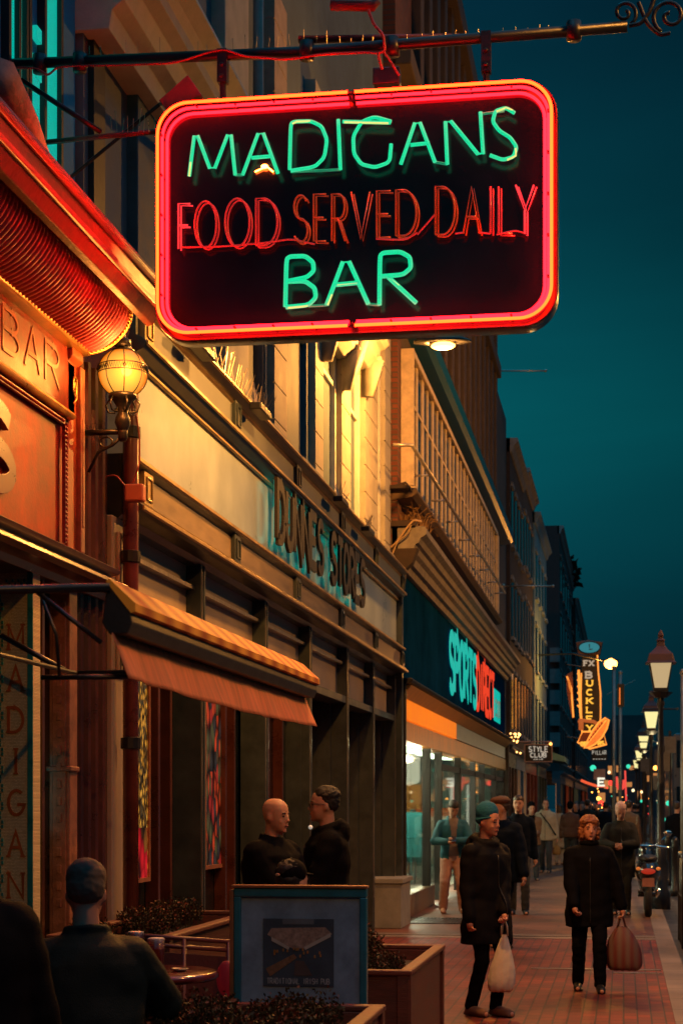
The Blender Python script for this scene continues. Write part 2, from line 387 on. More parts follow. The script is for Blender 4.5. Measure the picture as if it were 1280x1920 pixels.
tag(MB().box(1.6, 1.75, -6, 230, -0.2, 0.008).build('kerb', KERB), kind='structure')
# long metal strip (cable cover) across the bricks and the entrance grating
tag(MB().box(-0.95, 0.38, 18.35, 18.43, 0.0, 0.008).box(-0.1, 0.38, 18.0, 18.06, 0, 0.008).build('slot_drain', STEEL),
    'thin steel slot drain strip crossing the red brick pavement behind the walking women', 'drain')
gr = MB()
for i in range(26): gr.box(-3.15+i*0.055, -3.12+i*0.055, 25.2, 26.3, 0.0, 0.012)
gr.box(-3.2, -1.7, 25.12, 25.2, 0, 0.014); gr.box(-3.2, -1.7, 26.3, 26.38, 0, 0.014)
tag(gr.build('floor_grating', IRON), 'black metal grating in the pavement before the glass shop entrance', 'grating')

# ================================================================== LAMPS
def sodium(name, tip, foot, power, label, group='orange sodium street lamps', spot=None):
    r = empty(name, foot, label, 'street lamp', group)
    a = MB(); f0 = Vector(foot); t0 = Vector(tip)
    a.tube([f0, f0+(t0-f0)*.5+Vector((0, 0, .18)), t0+(f0-t0)*.08], 0.035, 8)
    a.build('arm', IRON, r, True)
    d = (t0-f0); d.z = 0; d.normalize()
    h = MB()
    def sec(k, w_, z_): return t0+d*k+Vector((0, 0, z_)), w_
    n = 12; vs = []; fs = []
    st = [(-.28, .02, .04), (-.22, .07, .06), (0, .13, .085), (.28, .12, .07), (.42, .03, .02)]
    sd = Vector((-d.y, d.x, 0))
    for k, ww, zz in st:
        for j in range(n):
            aa = math.pi*j/(n-1); vs.append(t0+d*k+sd*ww*math.cos(aa)+Vector((0, 0, zz*math.sin(aa)+.02)))
    for i in range(len(st)-1): fs += [(i*n+j, i*n+(j+1) % n, (i+1)*n+(j+1) % n, (i+1)*n+j) for j in range(n)]
    h.add(vs, fs); h.build('lamp_housing', IRON, r, True)
    b = MB(); b.ball(t0+d*.08+Vector((0, 0, -.02 if tip[1] < 60 else -.10)), (.15, .09, .05) if tip[1] < 60 else (.24, .24, .2)); b.build('bulb_cover', emis('sodium glow', (1.0, .32, .05), 14), r, True)  # far lamp's bulb swollen to stand in for lens bloom
    lamp('lamp_light', t0+d*.08+Vector((0, 0, -.14 if tip[1] < 60 else -.42)), power, (1.0, .39, .065), .10, spot, r)
    return r
sodium('street_lamp', (-2.24, 21.3, 7.30), (-3.3, 21.3, 7.55), 950, 'glowing orange street lamp right under the bottom edge of the neon sign', spot=None)
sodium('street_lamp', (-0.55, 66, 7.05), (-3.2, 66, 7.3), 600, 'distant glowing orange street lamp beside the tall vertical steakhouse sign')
sodium('street_lamp', (-1.35, 13.0, 6.15), (-3.35, 13.0, 6.55), 900, 'added unseen orange lamp on the store wall right behind the neon sign', spot=146)  # added, hidden by the sign, to light the store fascia
sodium('street_lamp', (6.2, 29, 9.0), (9.0, 29, 9.3), 3000, 'added unseen orange lamp hanging over the far side of the road at the right')  # added out of view to light the long glazed bay
sodium('street_lamp', (1.6, -1.5, 7.6), (4.0, -1.5, 7.9), 560, 'added unseen orange lamp on the near part of the street, behind the viewer', spot=150)  # added behind the camera to light the mosaic pier
sodium('street_lamp', (3.2, 8.8, 8.0), (6.0, 8.8, 8.3), 820, 'added unseen orange lamp over the road opposite the pub, right of the viewer', spot=140)  # added out of view to light the awning and pub front

# ================================================================== NEON SIGN
YS = 9.4
neon = empty('neon_sign', (-1.44, YS, 4.2), 'black rounded neon bar sign with red tube border and green and red tube lettering', 'neon sign')
X0, X1, Z0, Z1 = -2.56, -0.345, 4.262, 5.588
def rrect(x0, x1, z0, z1, r, n=8):
    pts = []
    for cx, cz, a in ((x1-r, z1-r, 0), (x0+r, z1-r, 90), (x0+r, z0+r, 180), (x1-r, z0+r, 270)):
        pts += [(cx+r*math.cos(R(a+90*i/n)), cz+r*math.sin(R(a+90*i/n))) for i in range(n+1)]
    return pts
BOXM = mat('black sign case enamel', (0.018, 0.014, 0.014), 0.3, var=0.4, bump=0.1, coat=0.5)
FACE = mat('glossy black sign face', (0.060, 0.052, 0.058), 0.20, metal=0.88, var=0.25, rvar=0.05, scale=3, bump=0.04, bscale=9)
b = MB(); pr = rrect(X0, X1, Z0, Z1, .19); n = len(pr)
# case: a shallow tray, rim standing 4 cm proud of the face
rings = [(pr, YS+.07), (pr, YS+.20), (rrect(X0+.03, X1-.03, Z0+.03, Z1-.03, .17), YS+.25)]
vs = []; fs = []
inn = rrect(X0+.012, X1-.012, Z0+.012, Z1-.012, .18)
allr = [(inn, YS+.09), (inn, YS+.066), (rrect(X0+.004, X1-.004, Z0+.004, Z1-.004, .186), YS+.058)]+rings
for rg, y in allr: vs += [(x, y, z) for x, z in rg]
for i in range(len(allr)-1): fs += [(i*n+j, i*n+(j+1) % n, (i+1)*n+(j+1) % n, (i+1)*n+j) for j in range(n)]
fs.append(tuple(range((len(allr)-1)*n, len(allr)*n)))
MB().add(vs, fs).build('case', BOXM, neon, True)
f_ = MB(); f_.add([(x, YS+.085, z) for x, z in rrect(X0+.014, X1-.014, Z0+.014, Z1-.014, .178)], [tuple(range(n))]); f_.build('face_panel', FACE, neon)
RED1 = emis('neon orange red tube', (1.0, .0062, .0007), 78); RED2 = emis('pink painted tube reflection', (1.0, .0042, .0085), 14)
GRN = emis('neon green tube', (0.002, .60, .27), 1.25)
ORG = mat('unlit orange glass with painted glow', (0.55, 0.10, 0.03), 0.15, var=0.4, emit=(1.0, .10, .02), es=.13, spec=.8)  # faint glow stands in for light caught from nearby tubes
ORG2 = mat('unlit red glass with painted glow', (0.6, 0.05, 0.03), 0.2, var=0.4, emit=(1.0, .045, .04), es=.26, spec=.8)  # unlit too, its glow stands in for neighbouring neon light
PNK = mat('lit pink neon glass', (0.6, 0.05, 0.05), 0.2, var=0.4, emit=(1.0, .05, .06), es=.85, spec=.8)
def ringtube(ins, y, r, m, gaptop=True):
    rg = rrect(X0+ins, X1-ins, Z0+ins, Z1-ins, max(.1, .19-ins*.6), 10)
    k = len(rg); cxm = (X0+X1)/2
    # break the ring at the middle of the top and bottom like the real tubing
    top = [(p[0], y, p[1]) for p in rg]
    b = MB()
    right = [q for q in top if q[0] > cxm]; left = [q for q in top if q[0] < cxm]
    ra = [q for q in right if q[2] < (Z0+Z1)/2]; rb = [q for q in right if q[2] >= (Z0+Z1)/2]
    seqr = [(cxm+.02, y, Z0+ins)]+sorted(ra, key=lambda q: math.atan2(q[2]-(Z0+Z1)/2, q[0]-cxm))+sorted(rb, key=lambda q: math.atan2(q[2]-(Z0+Z1)/2, q[0]-cxm))+[(cxm+.02, y, Z1-ins)]
    seql = [(2*cxm-q[0], q[1], q[2]) for q in seqr]
    b.tube(seqr, r, 8); b.tube(seql, r, 8)
    return b
ringtube(.032, YS, .0085, RED1).build('border_tube', RED1, neon, True)
ringtube(.050, YS+.035, .0085, RED2).build('border_tube', RED2, neon, True)  # pink rings stand in for the front tube's reflection in the face
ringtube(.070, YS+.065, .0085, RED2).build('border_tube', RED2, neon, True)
cl = MB()
for i in range(9):
    for zz in (Z0+.05, Z1-.05): cl.tube([(X0+.25+i*.215, YS+.1, zz), (X0+.25+i*.215, YS-.008, zz)], .006, 6)
for i in range(5):
    for xx in (X0+.05, X1-.05): cl.tube([(xx, YS+.1, Z0+.25+i*.22), (xx, YS-.008, Z0+.25+i*.22)], .006, 6)
cl.build('tube_clip', DARK, neon)
def npx(pts, y): return [Q(a, b_, y) for a, b_ in pts]
def rnd(pts, k=2):
    for _ in range(k):
        o = [pts[0]]
        for a, b_ in zip(pts, pts[1:]):
            o.append((a[0]*.85+b_[0]*.15, a[1]*.85+b_[1]*.15)); o.append((a[0]*.15+b_[0]*.85, a[1]*.15+b_[1]*.85))
        pts = o+[pts[-1]]
    return pts
YG = YS+.02
green = {
 'M': [[(355,330),(366,242),(398,328),(432,240),(441,328)]],
 'A': [[(455,328),(489,237),(521,325)], [(472,296),(506,293)]],
 'D': [[(543,318),(545,232),(552,228),(583,227),(603,237),(613,262),(608,295),(590,313),(545,320)]],
 'I': [[(634,224),(638,318)]],
 'G': [[(733,228),(702,219),(678,228),(662,255),(663,288),(677,308),(703,314),(730,304),(733,270)], [(642,228),(732,230)]],
 'A2': [[(751,308),(782,217),(815,304)], [(769,272),(805,268)]],
 'N': [[(838,308),(834,214),(906,302),(900,210)]],
 'S': [[(964,212),(948,202),(928,208),(923,228),(935,245),(956,258),(968,276),(962,294),(942,300),(918,291)]],
 'B': [[(535,575),(537,486),(544,481),(572,480),(587,492),(588,508),(575,520),(540,527)], [(540,528),(572,527),(590,540),(592,558),(578,572),(536,576)]],
 'A3': [[(612,572),(648,477),(690,570)], [(630,534),(672,530)]],
 'R': [[(711,572),(712,480),(718,474),(750,472),(768,482),(770,502),(755,515),(716,518)], [(728,520),(780,568)]],
}
links = [[(441,328),(455,328)], [(545,322),(600,320),(638,318)], [(815,304),(838,308)], [(900,214),(945,208)], [(578,574),(612,572)], [(690,570),(711,572)]]
for k, strokes in green.items():
    b = MB()
    for st in strokes:
        sharp = k[0] in 'MANIV'
        b.tube(npx(rnd(st, 1 if sharp else 2), YG), .0105 if k not in ('B', 'A3', 'R') else .0125, 8)
    b.build('letter_tube', GRN, neon, True)
b = MB()
for st in links: b.tube(npx(st, YG+.03), .008, 6)
b.build('joining_tube', mat('dim green neon glass', (.02, .3, .18), .2, emit=(0.0, .5, .25), es=.35), neon, True)
def ocr(ch, x0, x1, z0, z1, sk=0):
    res = []
    for st in GL[ch]:
        res.append([(x0+p[0]*(x1-x0), z1+(z0-z1)*p[1]) for p in st])
    return res
food = [('F',335,357,382,466),('O',365,406,377,464),('O',422,468,372,462),('D',480,520,372,460),
        ('S',550,577,366,454),('E',588,611,364,452),('R',622,647,364,452),('V',658,693,360,448),('E',706,732,358,445),('D',742,780,356,442),
        ('D',816,852,350,440),('A',868,898,350,438),('I',916,922,350,438),('L',934,960,350,438),('Y',966,1000,347,438)]
for i, (ch, x0, x1, z0, z1) in enumerate(food):
    if i == 12: x0, x1 = x0-2, x1+2
    b = MB()
    for st in ocr(ch, x0, x1, z0, z1):
        b.tube(npx(st, YG), .0058, 6)
        b.tube(npx([(p[0]+5, p[1]+4) for p in st], YG+.045), .0050, 6)
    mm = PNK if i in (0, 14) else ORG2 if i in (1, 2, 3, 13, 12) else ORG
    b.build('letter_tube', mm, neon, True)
b = MB()
for st in ([(340,464),(420,462),(500,455),(545,448),(590,458)], [(782,440),(815,402)], [(853,438),(868,436)], [(705,448),(760,450),(782,436)], [(898,436),(918,438)], [(930,440),(965,432),(985,438)]):
    b.tube(npx(rnd(st), YG+.03), .005, 6)
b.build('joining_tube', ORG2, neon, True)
b = MB(); b.ball(Q(496, 312, YG+.045), (.020, .010, .012)); b.tube([Q(478, 322, YG+.05), Q(500, 312, YG+.05), Q(512, 322, YG+.05)], .004, 6)
b.build('electrode_glow', emis('hot electrode', (1.0, .12, .012), 75), neon, True)
b = MB()
for st in ([(540, 577), (577, 573)], [(614, 572), (622, 552)], [(632, 534), (670, 530)], [(730, 522), (748, 536)], [(355, 330), (358, 304)], [(645, 229), (728, 231)], [(548, 232), (556, 228), (582, 227)], [(966, 278), (966, 292), (950, 300)], [(930, 209), (948, 202), (960, 207)]):
    b.tube(npx(st, YG-.006), .0062, 6)
b.build('tube_highlight', emis('pale yellow green tube end', (.75, .80, .22), 1.1), neon, True)
# bracket bar, hangers, scroll, cable, spikes
brk = empty('sign_bracket', (-3.45, YS+.18, 5.82), 'long dark iron bar carrying the neon sign, with wall stays and a scrolled end', 'bracket')
YB = YS+.18
b = MB(); A0 = Q(-20, 122, YB); A1 = Q(1160, 50, YB)
b.tube([A0, Q(560, 98, YB), Q(1175, 50, YB)], .030, 10)
for px, py in ((75, 120), (150, 118), (575, 95), (735, 88), (1075, 58)): c = Q(px, py, YB); b.lathe([(.04, -.05), (.045, 0), (.04, .05)], c, 10)
b.build('bar', IRON, brk, True)
b = MB(); b.tube([Q(560, 74, YB+.02), Q(860, 70, YB+.02)], .022, 8)
b.tube([Q(620, 10, YB), Q(700, 12, YB), Q(705, 2, YB)], .03, 6)
b.build('bar', REDBR, brk, True)
b = MB(); b.tube([Q(75, 268, YB+.3), Q(200, 255, YB+.2), Q(300, 246, YB+.1)], .016, 8); b.build('lower_stay', REDBR, brk, True)
b = MB(); b.tube([Q(40, 150, YB), Q(190, 248, YB+.1)], .016, 8); b.build('diagonal_stay', IRON, brk, True)
for px, pt, pb in ((418, 95, 178), (911, 62, 158)):
    b = MB(); a = Q(px-9, pt, YB); c = Q(px+9, pb-22, YB); b.box(a.x, c.x, YB-.03, YB+.03, c.z, a.z)
    e = Q(px, pb, YB); b.tube([(e.x, YB, c.z), (e.x, YB, e.z-.02)], .018, 8); b.ball((e.x, YB-.035, (a.z+c.z)/2), .012); b.ball((e.x, YB-.035, c.z+.03), .012)
    b.build('hanger', IRON, brk)
b = MB(); a = Q(700, 132, YB); c = Q(750, 160, YB); b.box(a.x, c.x, YB-.04, YB+.04, c.z, a.z); b.build('hanger_box', BOXM, brk, bevel=.006)
b = MB()
def spiral(cx, cy, r0, r1, a0, a1, n=26): return [(cx+(r0+(r1-r0)*i/n)*math.cos(R(a0+(a1-a0)*i/n)), cy+(r0+(r1-r0)*i/n)*math.sin(R(a0+(a1-a0)*i/n))) for i in range(n+1)]
b.tube(npx(spiral(1170, 24, 24, 5, 60, -420), YB), .011, 6); b.tube(npx(spiral(1255, 30, 34, 6, 120, 620), YB), .012, 6)
b.tube(npx(rnd([(1178, 48), (1200, 44), (1218, 20), (1228, -12)]), YB), .013, 6); b.tube(npx(rnd([(1196, 4), (1212, 45), (1236, 66), (1255, 62)]), YB), .012, 6)
b.build('scroll_ironwork', IRON, brk, True)
sp_ = MB()
for i in range(44):
    px = 150+i*22+random.uniform(-4, 4); py = 116-(px-150)*.062
    h_ = random.uniform(10, 34) if px < 620 else random.uniform(6, 12)
    sp_.tube([Q(px, py-6, YB), Q(px+random.uniform(-2, 2), py-6-h_, YB)], .0016, 4)
for i in range(9): sp_.tube([Q(210+i*10, 248, YB+.1), Q(212+i*10+random.uniform(-5, 5), 225-random.uniform(0, 22), YB+.1)], .0018, 4)
sp_.build('bird_spike', mat('thin steel wire', (.5, .4, .3), .3, metal=1.0), brk)
CABLE = mat('red supply cable', (.35, .05, .03), .4, var=.3)
b = MB(); b.tube([Q(x, y, YB-.035) for x, y in rnd([(-10, 145), (30, 126), (70, 128), (90, 142), (110, 124), (230, 122), (330, 118), (390, 98), (420, 92), (460, 106), (540, 112), (600, 102), (690, 98), (712, 100)])], .007, 6)
b.tube([Q(x, y, YB-.05) for x, y in rnd([(690, 18), (700, 45), (718, 65), (722, 95), (708, 100), (716, 130)])], .008, 6)
b.tube([Q(x, y, YB-.05) for x, y in rnd([(720, 98), (735, 120), (748, 142)])], .006, 6)
tag(b.build('power_cable', CABLE, None, True), 'thin red lit power cable wavering along the iron bar above the neon sign', 'cable')
# red metal sheet box behind the sign's upper left corner
b = MB(); q = [Q(298, 188, YS+.5), Q(352, 140, YS+.5), Q(378, 178, YS+.5), Q(312, 205, YS+.5)]
b.add([*q, *[v+Vector((0, .12, 0)) for v in q]], [(0,1,2,3),(4,7,6,5),(0,4,5,1),(1,5,6,2),(2,6,7,3),(3,7,4,0)])
tag(b.build('tilted_box', mat('red metal box', (.5, .06, .04), .45, var=.3), bevel=.004), 'tilted red metal box peeking over the top left corner of the neon sign', 'box')
b = MB(); b.tube([Q(330, 195, YS+.56), Q(300, 195, 10.4), (-3.35, 10.4, 5.55)], .012, 6)
tag(b.build('box_support', IRON), 'thin iron rod running from the tilted red box back to the wall', 'rod')

# ================================================================== PUB (left)
pub = empty('pub_building', (-3.5, 8, 0), 'red and gold pub front with ribbed crimson coving and lettered fascia, before the pale store', 'building')
PY1 = 10.12
WALLB = mat('render with painted sky blue', (0.015, 0.34, 0.58), 0.75, var=0.35, bump=0.3, scale=2)  # sky light on this wall is put into its blue
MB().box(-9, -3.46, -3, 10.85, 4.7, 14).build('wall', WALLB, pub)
MB().box(-9, -3.55, -3, 8.9, 0, 4.7).build('wall', DARK, pub)
# projecting cornice: lip, soffit, crown mouldings
b = MB(); b.ext([(-3.5, 4.98), (-2.86, 4.93), (-2.80, 4.90), (-2.74, 4.86), (-2.72, 4.82), (-2.72, 4.62), (-2.76, 4.56), (-2.80, 4.55), (-2.83, 4.66), (-2.92, 4.67), (-3.5, 4.70)], -2, 10.17)
b.build('cornice', REDBR, pub, bevel=.006)
b = MB(); b.ext([(-2.715, 4.80), (-2.700, 4.79), (-2.695, 4.77), (-2.705, 4.755), (-2.715, 4.75)], -2, 10.18); b.ext([(-2.715, 4.67), (-2.70, 4.66), (-2.70, 4.63), (-2.715, 4.625)], -2, 10.18)
b.build('cornice_bead', mat('rust red bead', (.22, .05, .03), .35, var=.4), pub, True)
# ribbed coving
cp = [(-2.915, 4.668), (-2.905, 4.61), (-2.925, 4.545), (-2.975, 4.482), (-3.045, 4.435), (-3.13, 4.41), (-3.21, 4.405)]
def cpf(v):
    t = v*(len(cp)-1); i = min(int(t), len(cp)-2); u = t-i
    p0, p1, p2, p3 = (Vector(cp[max(i-1, 0)]), Vector(cp[i]), Vector(cp[i+1]), Vector(cp[min(i+2, len(cp)-1)]))
    return 0.5*((2*p1)+(p2-p0)*u+(2*p0-5*p1+4*p2-p3)*u*u+(-p0+3*p1-3*p2+p3)*u**3)
RP = 0.050; NY = int((PY1-6.6)/RP)*8
def cove(u, v):
    y = 6.6+(PY1-.03-6.6)*u
    k = abs(math.sin(math.pi*(y-6.6+.055*math.sin(v*3.2))/RP))**.6*.022
    c = cpf(v); d = cpf(min(v+.02, 1))-cpf(max(v-.02, 0)); d.normalize(); nx, nz = d.y, -d.x
    if nx < 0: nx, nz = -nx, -nz
    return (c.x+abs(nx)*k+.0, y, c.y-abs(nz)*k)
b = MB(); b.grid(cove, NY, 22); b.build('ribbed_coving', mat('crimson paint with neon pink', (0.75, 0.13, 0.17), .5, var=.3, bump=.05, scale=8, coat=.15), pub, True)  # neon's pink light on the ribs is partly put into this paint
b = MB()
for k in range(4):
    pts = []
    for i in range(40):
        v = i/39; c = cpf(v); a = v*34+k*math.pi/2
        pts.append((c.x+.018+.013*math.cos(a), PY1-.015+.016*math.sin(a), c.y-.012+.010*math.cos(a)))
    b.tube(pts, .0085, 6)
b.build('rope_edge', GOLD, pub, True)
b = MB(); b.ext([(-3.2, 4.42), (-3.13, 4.41), (-3.12, 4.395), (-3.14, 4.38), (-3.2, 4.37)], 6, PY1); b.build('gilt_bead', GOLD, pub, True)
b = MB()
for i in range(5):
    for j in range(6): b.ball((-3.16+.02*random.random(), 8.55+.03*j, 4.46+.02*i-.01*j), (.02, .03, .012), 8, 5)
b.build('gilt_rosette', mat('dark gilt', (.35, .08, .05), .4, metal=.4), pub, True)
FASC = mat('weathered orange red fascia', (0.40, 0.045, 0.016), 0.42, var=0.55, bump=0.12, scale=4.5, coat=0, spec=.2, col2=(0.20, 0.032, 0.018))
MB().box(-3.5, -3.20, 4, PY1-.1, 3.98, 4.40).build('fascia', FASC, pub)
MB().box(-3.5, -3.215, 4, PY1-.22, 3.2, 3.90).build('fascia', FASC, pub)
# curved end of the fascia, with a gilt scroll
b = MB(); b.ext([(-3.5, 4.38), (-3.17, 4.38), (-3.17, 4.33), (-3.2, 4.30), (-3.2, 3.0), (-3.5, 3.0)], PY1-.22, PY1-.02); b.build('end_stile', mat('orange brown stile', (.40, .09, .03), .4, var=.4, coat=.2), pub, bevel=.008)
tx = lambda a, b_, d: (-3.197+d, a, b_)
b = MB(); word(b, 'BAR', 8.80, 4.09, .93, .22, .022, tx, .003); 
b.build('lettering', mat('faded gilt lettering', (.50, .14, .04), .5, metal=.1, var=.4), pub)
b = MB(); pts = [(-3.19, PY1-.12+.045*k*math.cos(a), 4.16+.075*k*math.sin(a)) for k, a in ((1-i/30*.8, R(i*21)) for i in range(31))]; b.tube(pts, .007, 6)
b.tube([(-3.19, PY1-.08, 4.22), (-3.19, PY1-.09, 4.1), (-3.19, PY1-.15, 4.06)], .006, 6)
b.build('gilt_scroll', GOLD, pub, True)
# lower panel frame with beaded border and the end of a big letter
b = MB()
b.ext([(-3.2, 4.0), (-3.17, 3.995), (-3.155, 3.975), (-3.17, 3.955), (-3.2, 3.95)], 4, PY1-.2); b.build('gilt_bead', GOLD, pub, True)
b = MB(); b.box(-3.2, -3.18, 4, PY1-.30, 3.90, 3.93); b.box(-3.2, -3.18, PY1-.33, PY1-.30, 3.22, 3.93)
b.build('panel_frame', mat('crimson frame', (.30, .03, .04), .4, var=.3), pub)
b = MB()
for i in range(100): b.ball((-3.178, 7.2+i*.0258, 3.915), .0095, 6, 4)
for i in range(27): b.ball((-3.178, PY1-.315, 3.235+i*.0258), .0095, 6, 4)
b.build('bead_border', mat('crimson beads', (.42, .05, .05), .3, var=.2), pub, True)
tx3 = lambda a, b_, d: (-3.214+d, a, b_)
b = MB(); glyph(b, 'S', 8.36, 3.36, .56, .40, .10, tx3, .035); b.build('lettering', mat('dark crimson letter', (.16, .02, .02), .3, coat=.4), pub, bevel=.006)
# stacked mouldings under the fascia
b = MB(); b.ext([(-3.5, 3.19), (-3.15, 3.19), (-3.10, 3.165), (-3.12, 3.14), (-3.17, 3.13), (-3.15, 3.09), (-3.06, 3.075), (-3.05, 3.05), (-3.09, 3.03), (-3.18, 3.02), (-3.2, 2.98), (-3.5, 2.98)], 4, PY1+.55)
b.build('lower_cornice', mat('dark oxblood moulding', (.09, .022, .016), .32, var=.5, coat=.5), pub, bevel=.003)
# mosaic pier facing down the street, with tiled letters
mos = bpy.data.materials.new('gold mosaic tesserae'); mos.use_nodes = True; t = mos.node_tree; bs = t.nodes['Principled BSDF']
tcn = t.nodes.new('ShaderNodeTexCoord'); s = t.nodes.new('ShaderNodeSeparateXYZ'); c = t.nodes.new('ShaderNodeCombineXYZ'); t.links.new(tcn.outputs['Object'], s.inputs[0]); t.links.new(s.outputs[0], c.inputs[0]); t.links.new(s.outputs[2], c.inputs[1])
k = t.nodes.new('ShaderNodeTexBrick'); t.links.new(c.outputs[0], k.inputs[0]); k.inputs['Scale'].default_value = 1; k.inputs['Brick Width'].default_value = .008; k.inputs['Row Height'].default_value = .008; k.inputs['Mortar Size'].default_value = .0008
k.inputs['Color1'].default_value = (.80, .70, .42, 1); k.inputs['Color2'].default_value = (.60, .50, .28, 1); k.inputs['Mortar'].default_value = (.10, .09, .07, 1)
t.links.new(k.outputs[0], bs.inputs['Base Color']); bs.inputs['Roughness'].default_value = .35
MB().box(-3.6, -3.205, 9.3, 9.42, 0.4, 2.99).build('mosaic_pier', mos, pub)
b = MB()
for i in range(46):
    for j in range(2):
        b.box(-3.386+.0*j-(.013 if (i+j) % 2 else 0), -3.375-(.013 if (i+j) % 2 else 0), 9.291, 9.301, .6+i*.05+j*.025, .6+i*.05+j*.025+.018)
b.box(-3.235, -3.205, 9.292, 9.301, .5, 2.98)
for i in range(9): b.box(-3.36+i*.017, -3.35+i*.017, 9.291, 9.301, 2.93-(i % 2)*.018, 2.945-(i % 2)*.018)
b.build('mosaic_border', mat('teal mosaic', (.02, .20, .21), .3, var=.4), pub)
for i, ch in enumerate('MADIGANS'):
    z = 2.66-i*.228; b = MB()
    glyph(b, ch, -3.345 if ch != 'I' else -3.335, z-.10, .083 if ch != 'I' else .065, .135, .017, lambda a, b_, d: (a, 9.2985-d, b_), .003, .014); b.build('mosaic_letter', mat('copper mosaic lettering', (.36, .10, .025), .35, var=.35), pub)
# window, jambs and bronze column between the mosaic and the pilaster
MB().box(-3.6, -3.55, 9.4, 10.0, .5, 3.0).build('window', DGLASS, pub)
MB().box(-3.30, -3.26, 9.62, 9.66, .5, 3.0).build('window_frame', MAHOG, pub)
COPP = mat('worn copper brown paint', (.34, .13, .07), .42, var=.45, bump=.3, scale=10, coat=.2)
b = MB(); b.box(-3.34, -3.215, 9.98, 10.13, .4, 3.0); b.box(-3.32, -3.235, 9.968, 9.982, .6, 2.9); b.box(-3.355, -3.20, 9.96, 10.13, 1.9, 1.93); b.build('column', COPP, pub, bevel=.006)
b = MB()
for i in range(16): b.box(-3.29, -3.262, 9.958, 9.970, 1.1+i*.10, 1.15+i*.10)
b.build('carved_flute', COPP, pub, bevel=.003)
b = MB(); b.box(-3.22, -3.17, PY1-.06, PY1+.02, 3.2, 4.3); b.box(-3.19, -3.165, PY1-.04, PY1, 3.35, 4.0); b.build('edge_strip', COPP, pub, bevel=.008)
b = MB(); b.box(-3.5, -3.25, 10.13, 10.86, 0, 4.42); b.ext([(-3.5, 4.72), (-3.1, 4.72), (-3.2, 4.5), (-3.25, 4.40), (-3.5, 4.40)], 10.0, 10.86)
for i in range(4): b.tube([(-3.24, 10.22+i*.15, .2), (-3.24, 10.22+i*.15, 4.4)], .035, 8)
b.build('pilaster', MAHOG, pub)
MB().box(-3.62, -3.55, 8.9, 10.2, 0, .5).build('stall_riser', MAHOG, pub)
b = MB(); b.tube([(-3.40, 9.75, 1.55), (-3.40, 9.75, 2.0)], .018, 8)
tag(b.build('accent_light', emis('small teal lamp', (0.0, .55, .5), 1.6), None, True), 'small glowing teal light behind the pub window beside the copper column', 'light')
# upper floor of the pub: tall window, neon light on it put in as glow
TEAL = emis('painted turquoise neon glow', (0.0, .42, .33), .92)  # glow painted on panes and catch for the neon light they catch
wn = empty('painted_glow_window', (-3.4, 9.3, 6.2), 'tall upper window with painted turquoise glow above the pub cornice at the top left', 'window')
for a, c in ((20, 34), (38, 47), (86, 113)):
    y0, y1 = fy(a, 3.44), fy(c, 3.44); MB().box(-3.46, -3.44, y0, y1, 4.9, 9.5).build('pane', TEAL, wn)
y0, y1 = fy(58, 3.44), fy(82, 3.44)
MB().box(-3.46, -3.443, y0, y1, 4.9, 6.15).build('pane', TEAL, wn)
b = MB()
for a in (17, 36, 50, 56, 84, 115): y = fy(a, 3.42); b.box(-3.50, -3.41, y-.02, y+.02, 4.8, 9.6)
b.box(-3.5, -3.4, fy(17, 3.42), fy(115, 3.42), 4.8, 4.9)
b.build('window_frame', DARK, wn)
b = MB(); b.box(-3.46, -3.43, fy(67, 3.44), fy(83, 3.44), 6.02, 6.15); b.box(-3.46, -3.43, fy(67, 3.44), fy(83, 3.44), 6.25, 6.33); b.build('sash_catch', TEAL, wn)
b = MB(); pts = [(-3.0, 8.2, 5.25), (-3.05, 8.6, 5.2), (-3.1, 9.1, 5.1), (-3.1, 9.6, 5.0), (-3.15, 10.0, 4.98)]; b.tube(pts, [.10, .11, .09, .07, .03], 8)
b.build('flashing', mat('pale lead flashing', (.42, .2, .18), .7, var=.5, bump=.6, bscale=20), pub, True)
# spikes on the pub cornice
b = MB()
for i in range(26):
    y = 9.1+i*.04; b.tube([(-3.2, y, 5.0), (-3.2+random.uniform(-.05, .1), y+random.uniform(-.02, .05), 5.0+random.uniform(.08, .16))], .002, 4)
b.build('bird_spike', MATS['thin steel wire'], pub)
# drainpipe
dp = empty('drainpipe', (-3.13, 10.98, 0), 'dark red cast iron drainpipe between the pub pilaster and the department store', 'drainpipe')
b = MB(); b.tube([(-3.13, 10.98, 0), (-3.13, 10.98, 4.55), (-3.2, 10.98, 4.7), (-3.3, 10.98, 4.9)], .052, 12); b.build('pipe', mat('oxblood pipe paint', (.16, .035, .025), .3, var=.4, coat=.5), dp, True)
b = MB()
for z in (.9, 2.1, 3.3, 4.1): b.lathe([(.055, -.04), (.066, -.035), (.066, .035), (.055, .04)], (-3.13, 10.98, z), 12)
b.build('collar', IRON, dp)
# globe lantern on a bracket
GY = 10.3; gc = Vector((-2.985, GY, 4.312))
gl = empty('globe_lantern', (-3.2, GY, 3.96), 'round amber glass wall lantern glowing on an iron bracket left of the neon sign', 'lantern')
gm = bpy.data.materials.new('amber globe glass'); gm.use_nodes = True; t = gm.node_tree; bs = t.nodes['Principled BSDF']
lw = t.nodes.new('ShaderNodeLayerWeight'); lw.inputs[0].default_value = .35
rr = t.nodes.new('ShaderNodeValToRGB'); rr.color_ramp.elements[0].color = (1.0, .52, .07, 1); rr.color_ramp.elements[1].color = (.62, .13, .003, 1); rr.color_ramp.elements[1].position = .62
t.links.new(lw.outputs['Facing'], rr.inputs[0]); t.links.new(rr.outputs[0], bs.inputs['Emission Color'])
bs.inputs['Emission Strength'].default_value = 1.15; bs.inputs['Base Color'].default_value = (.25, .08, .01, 1); bs.inputs['Roughness'].default_value = .15
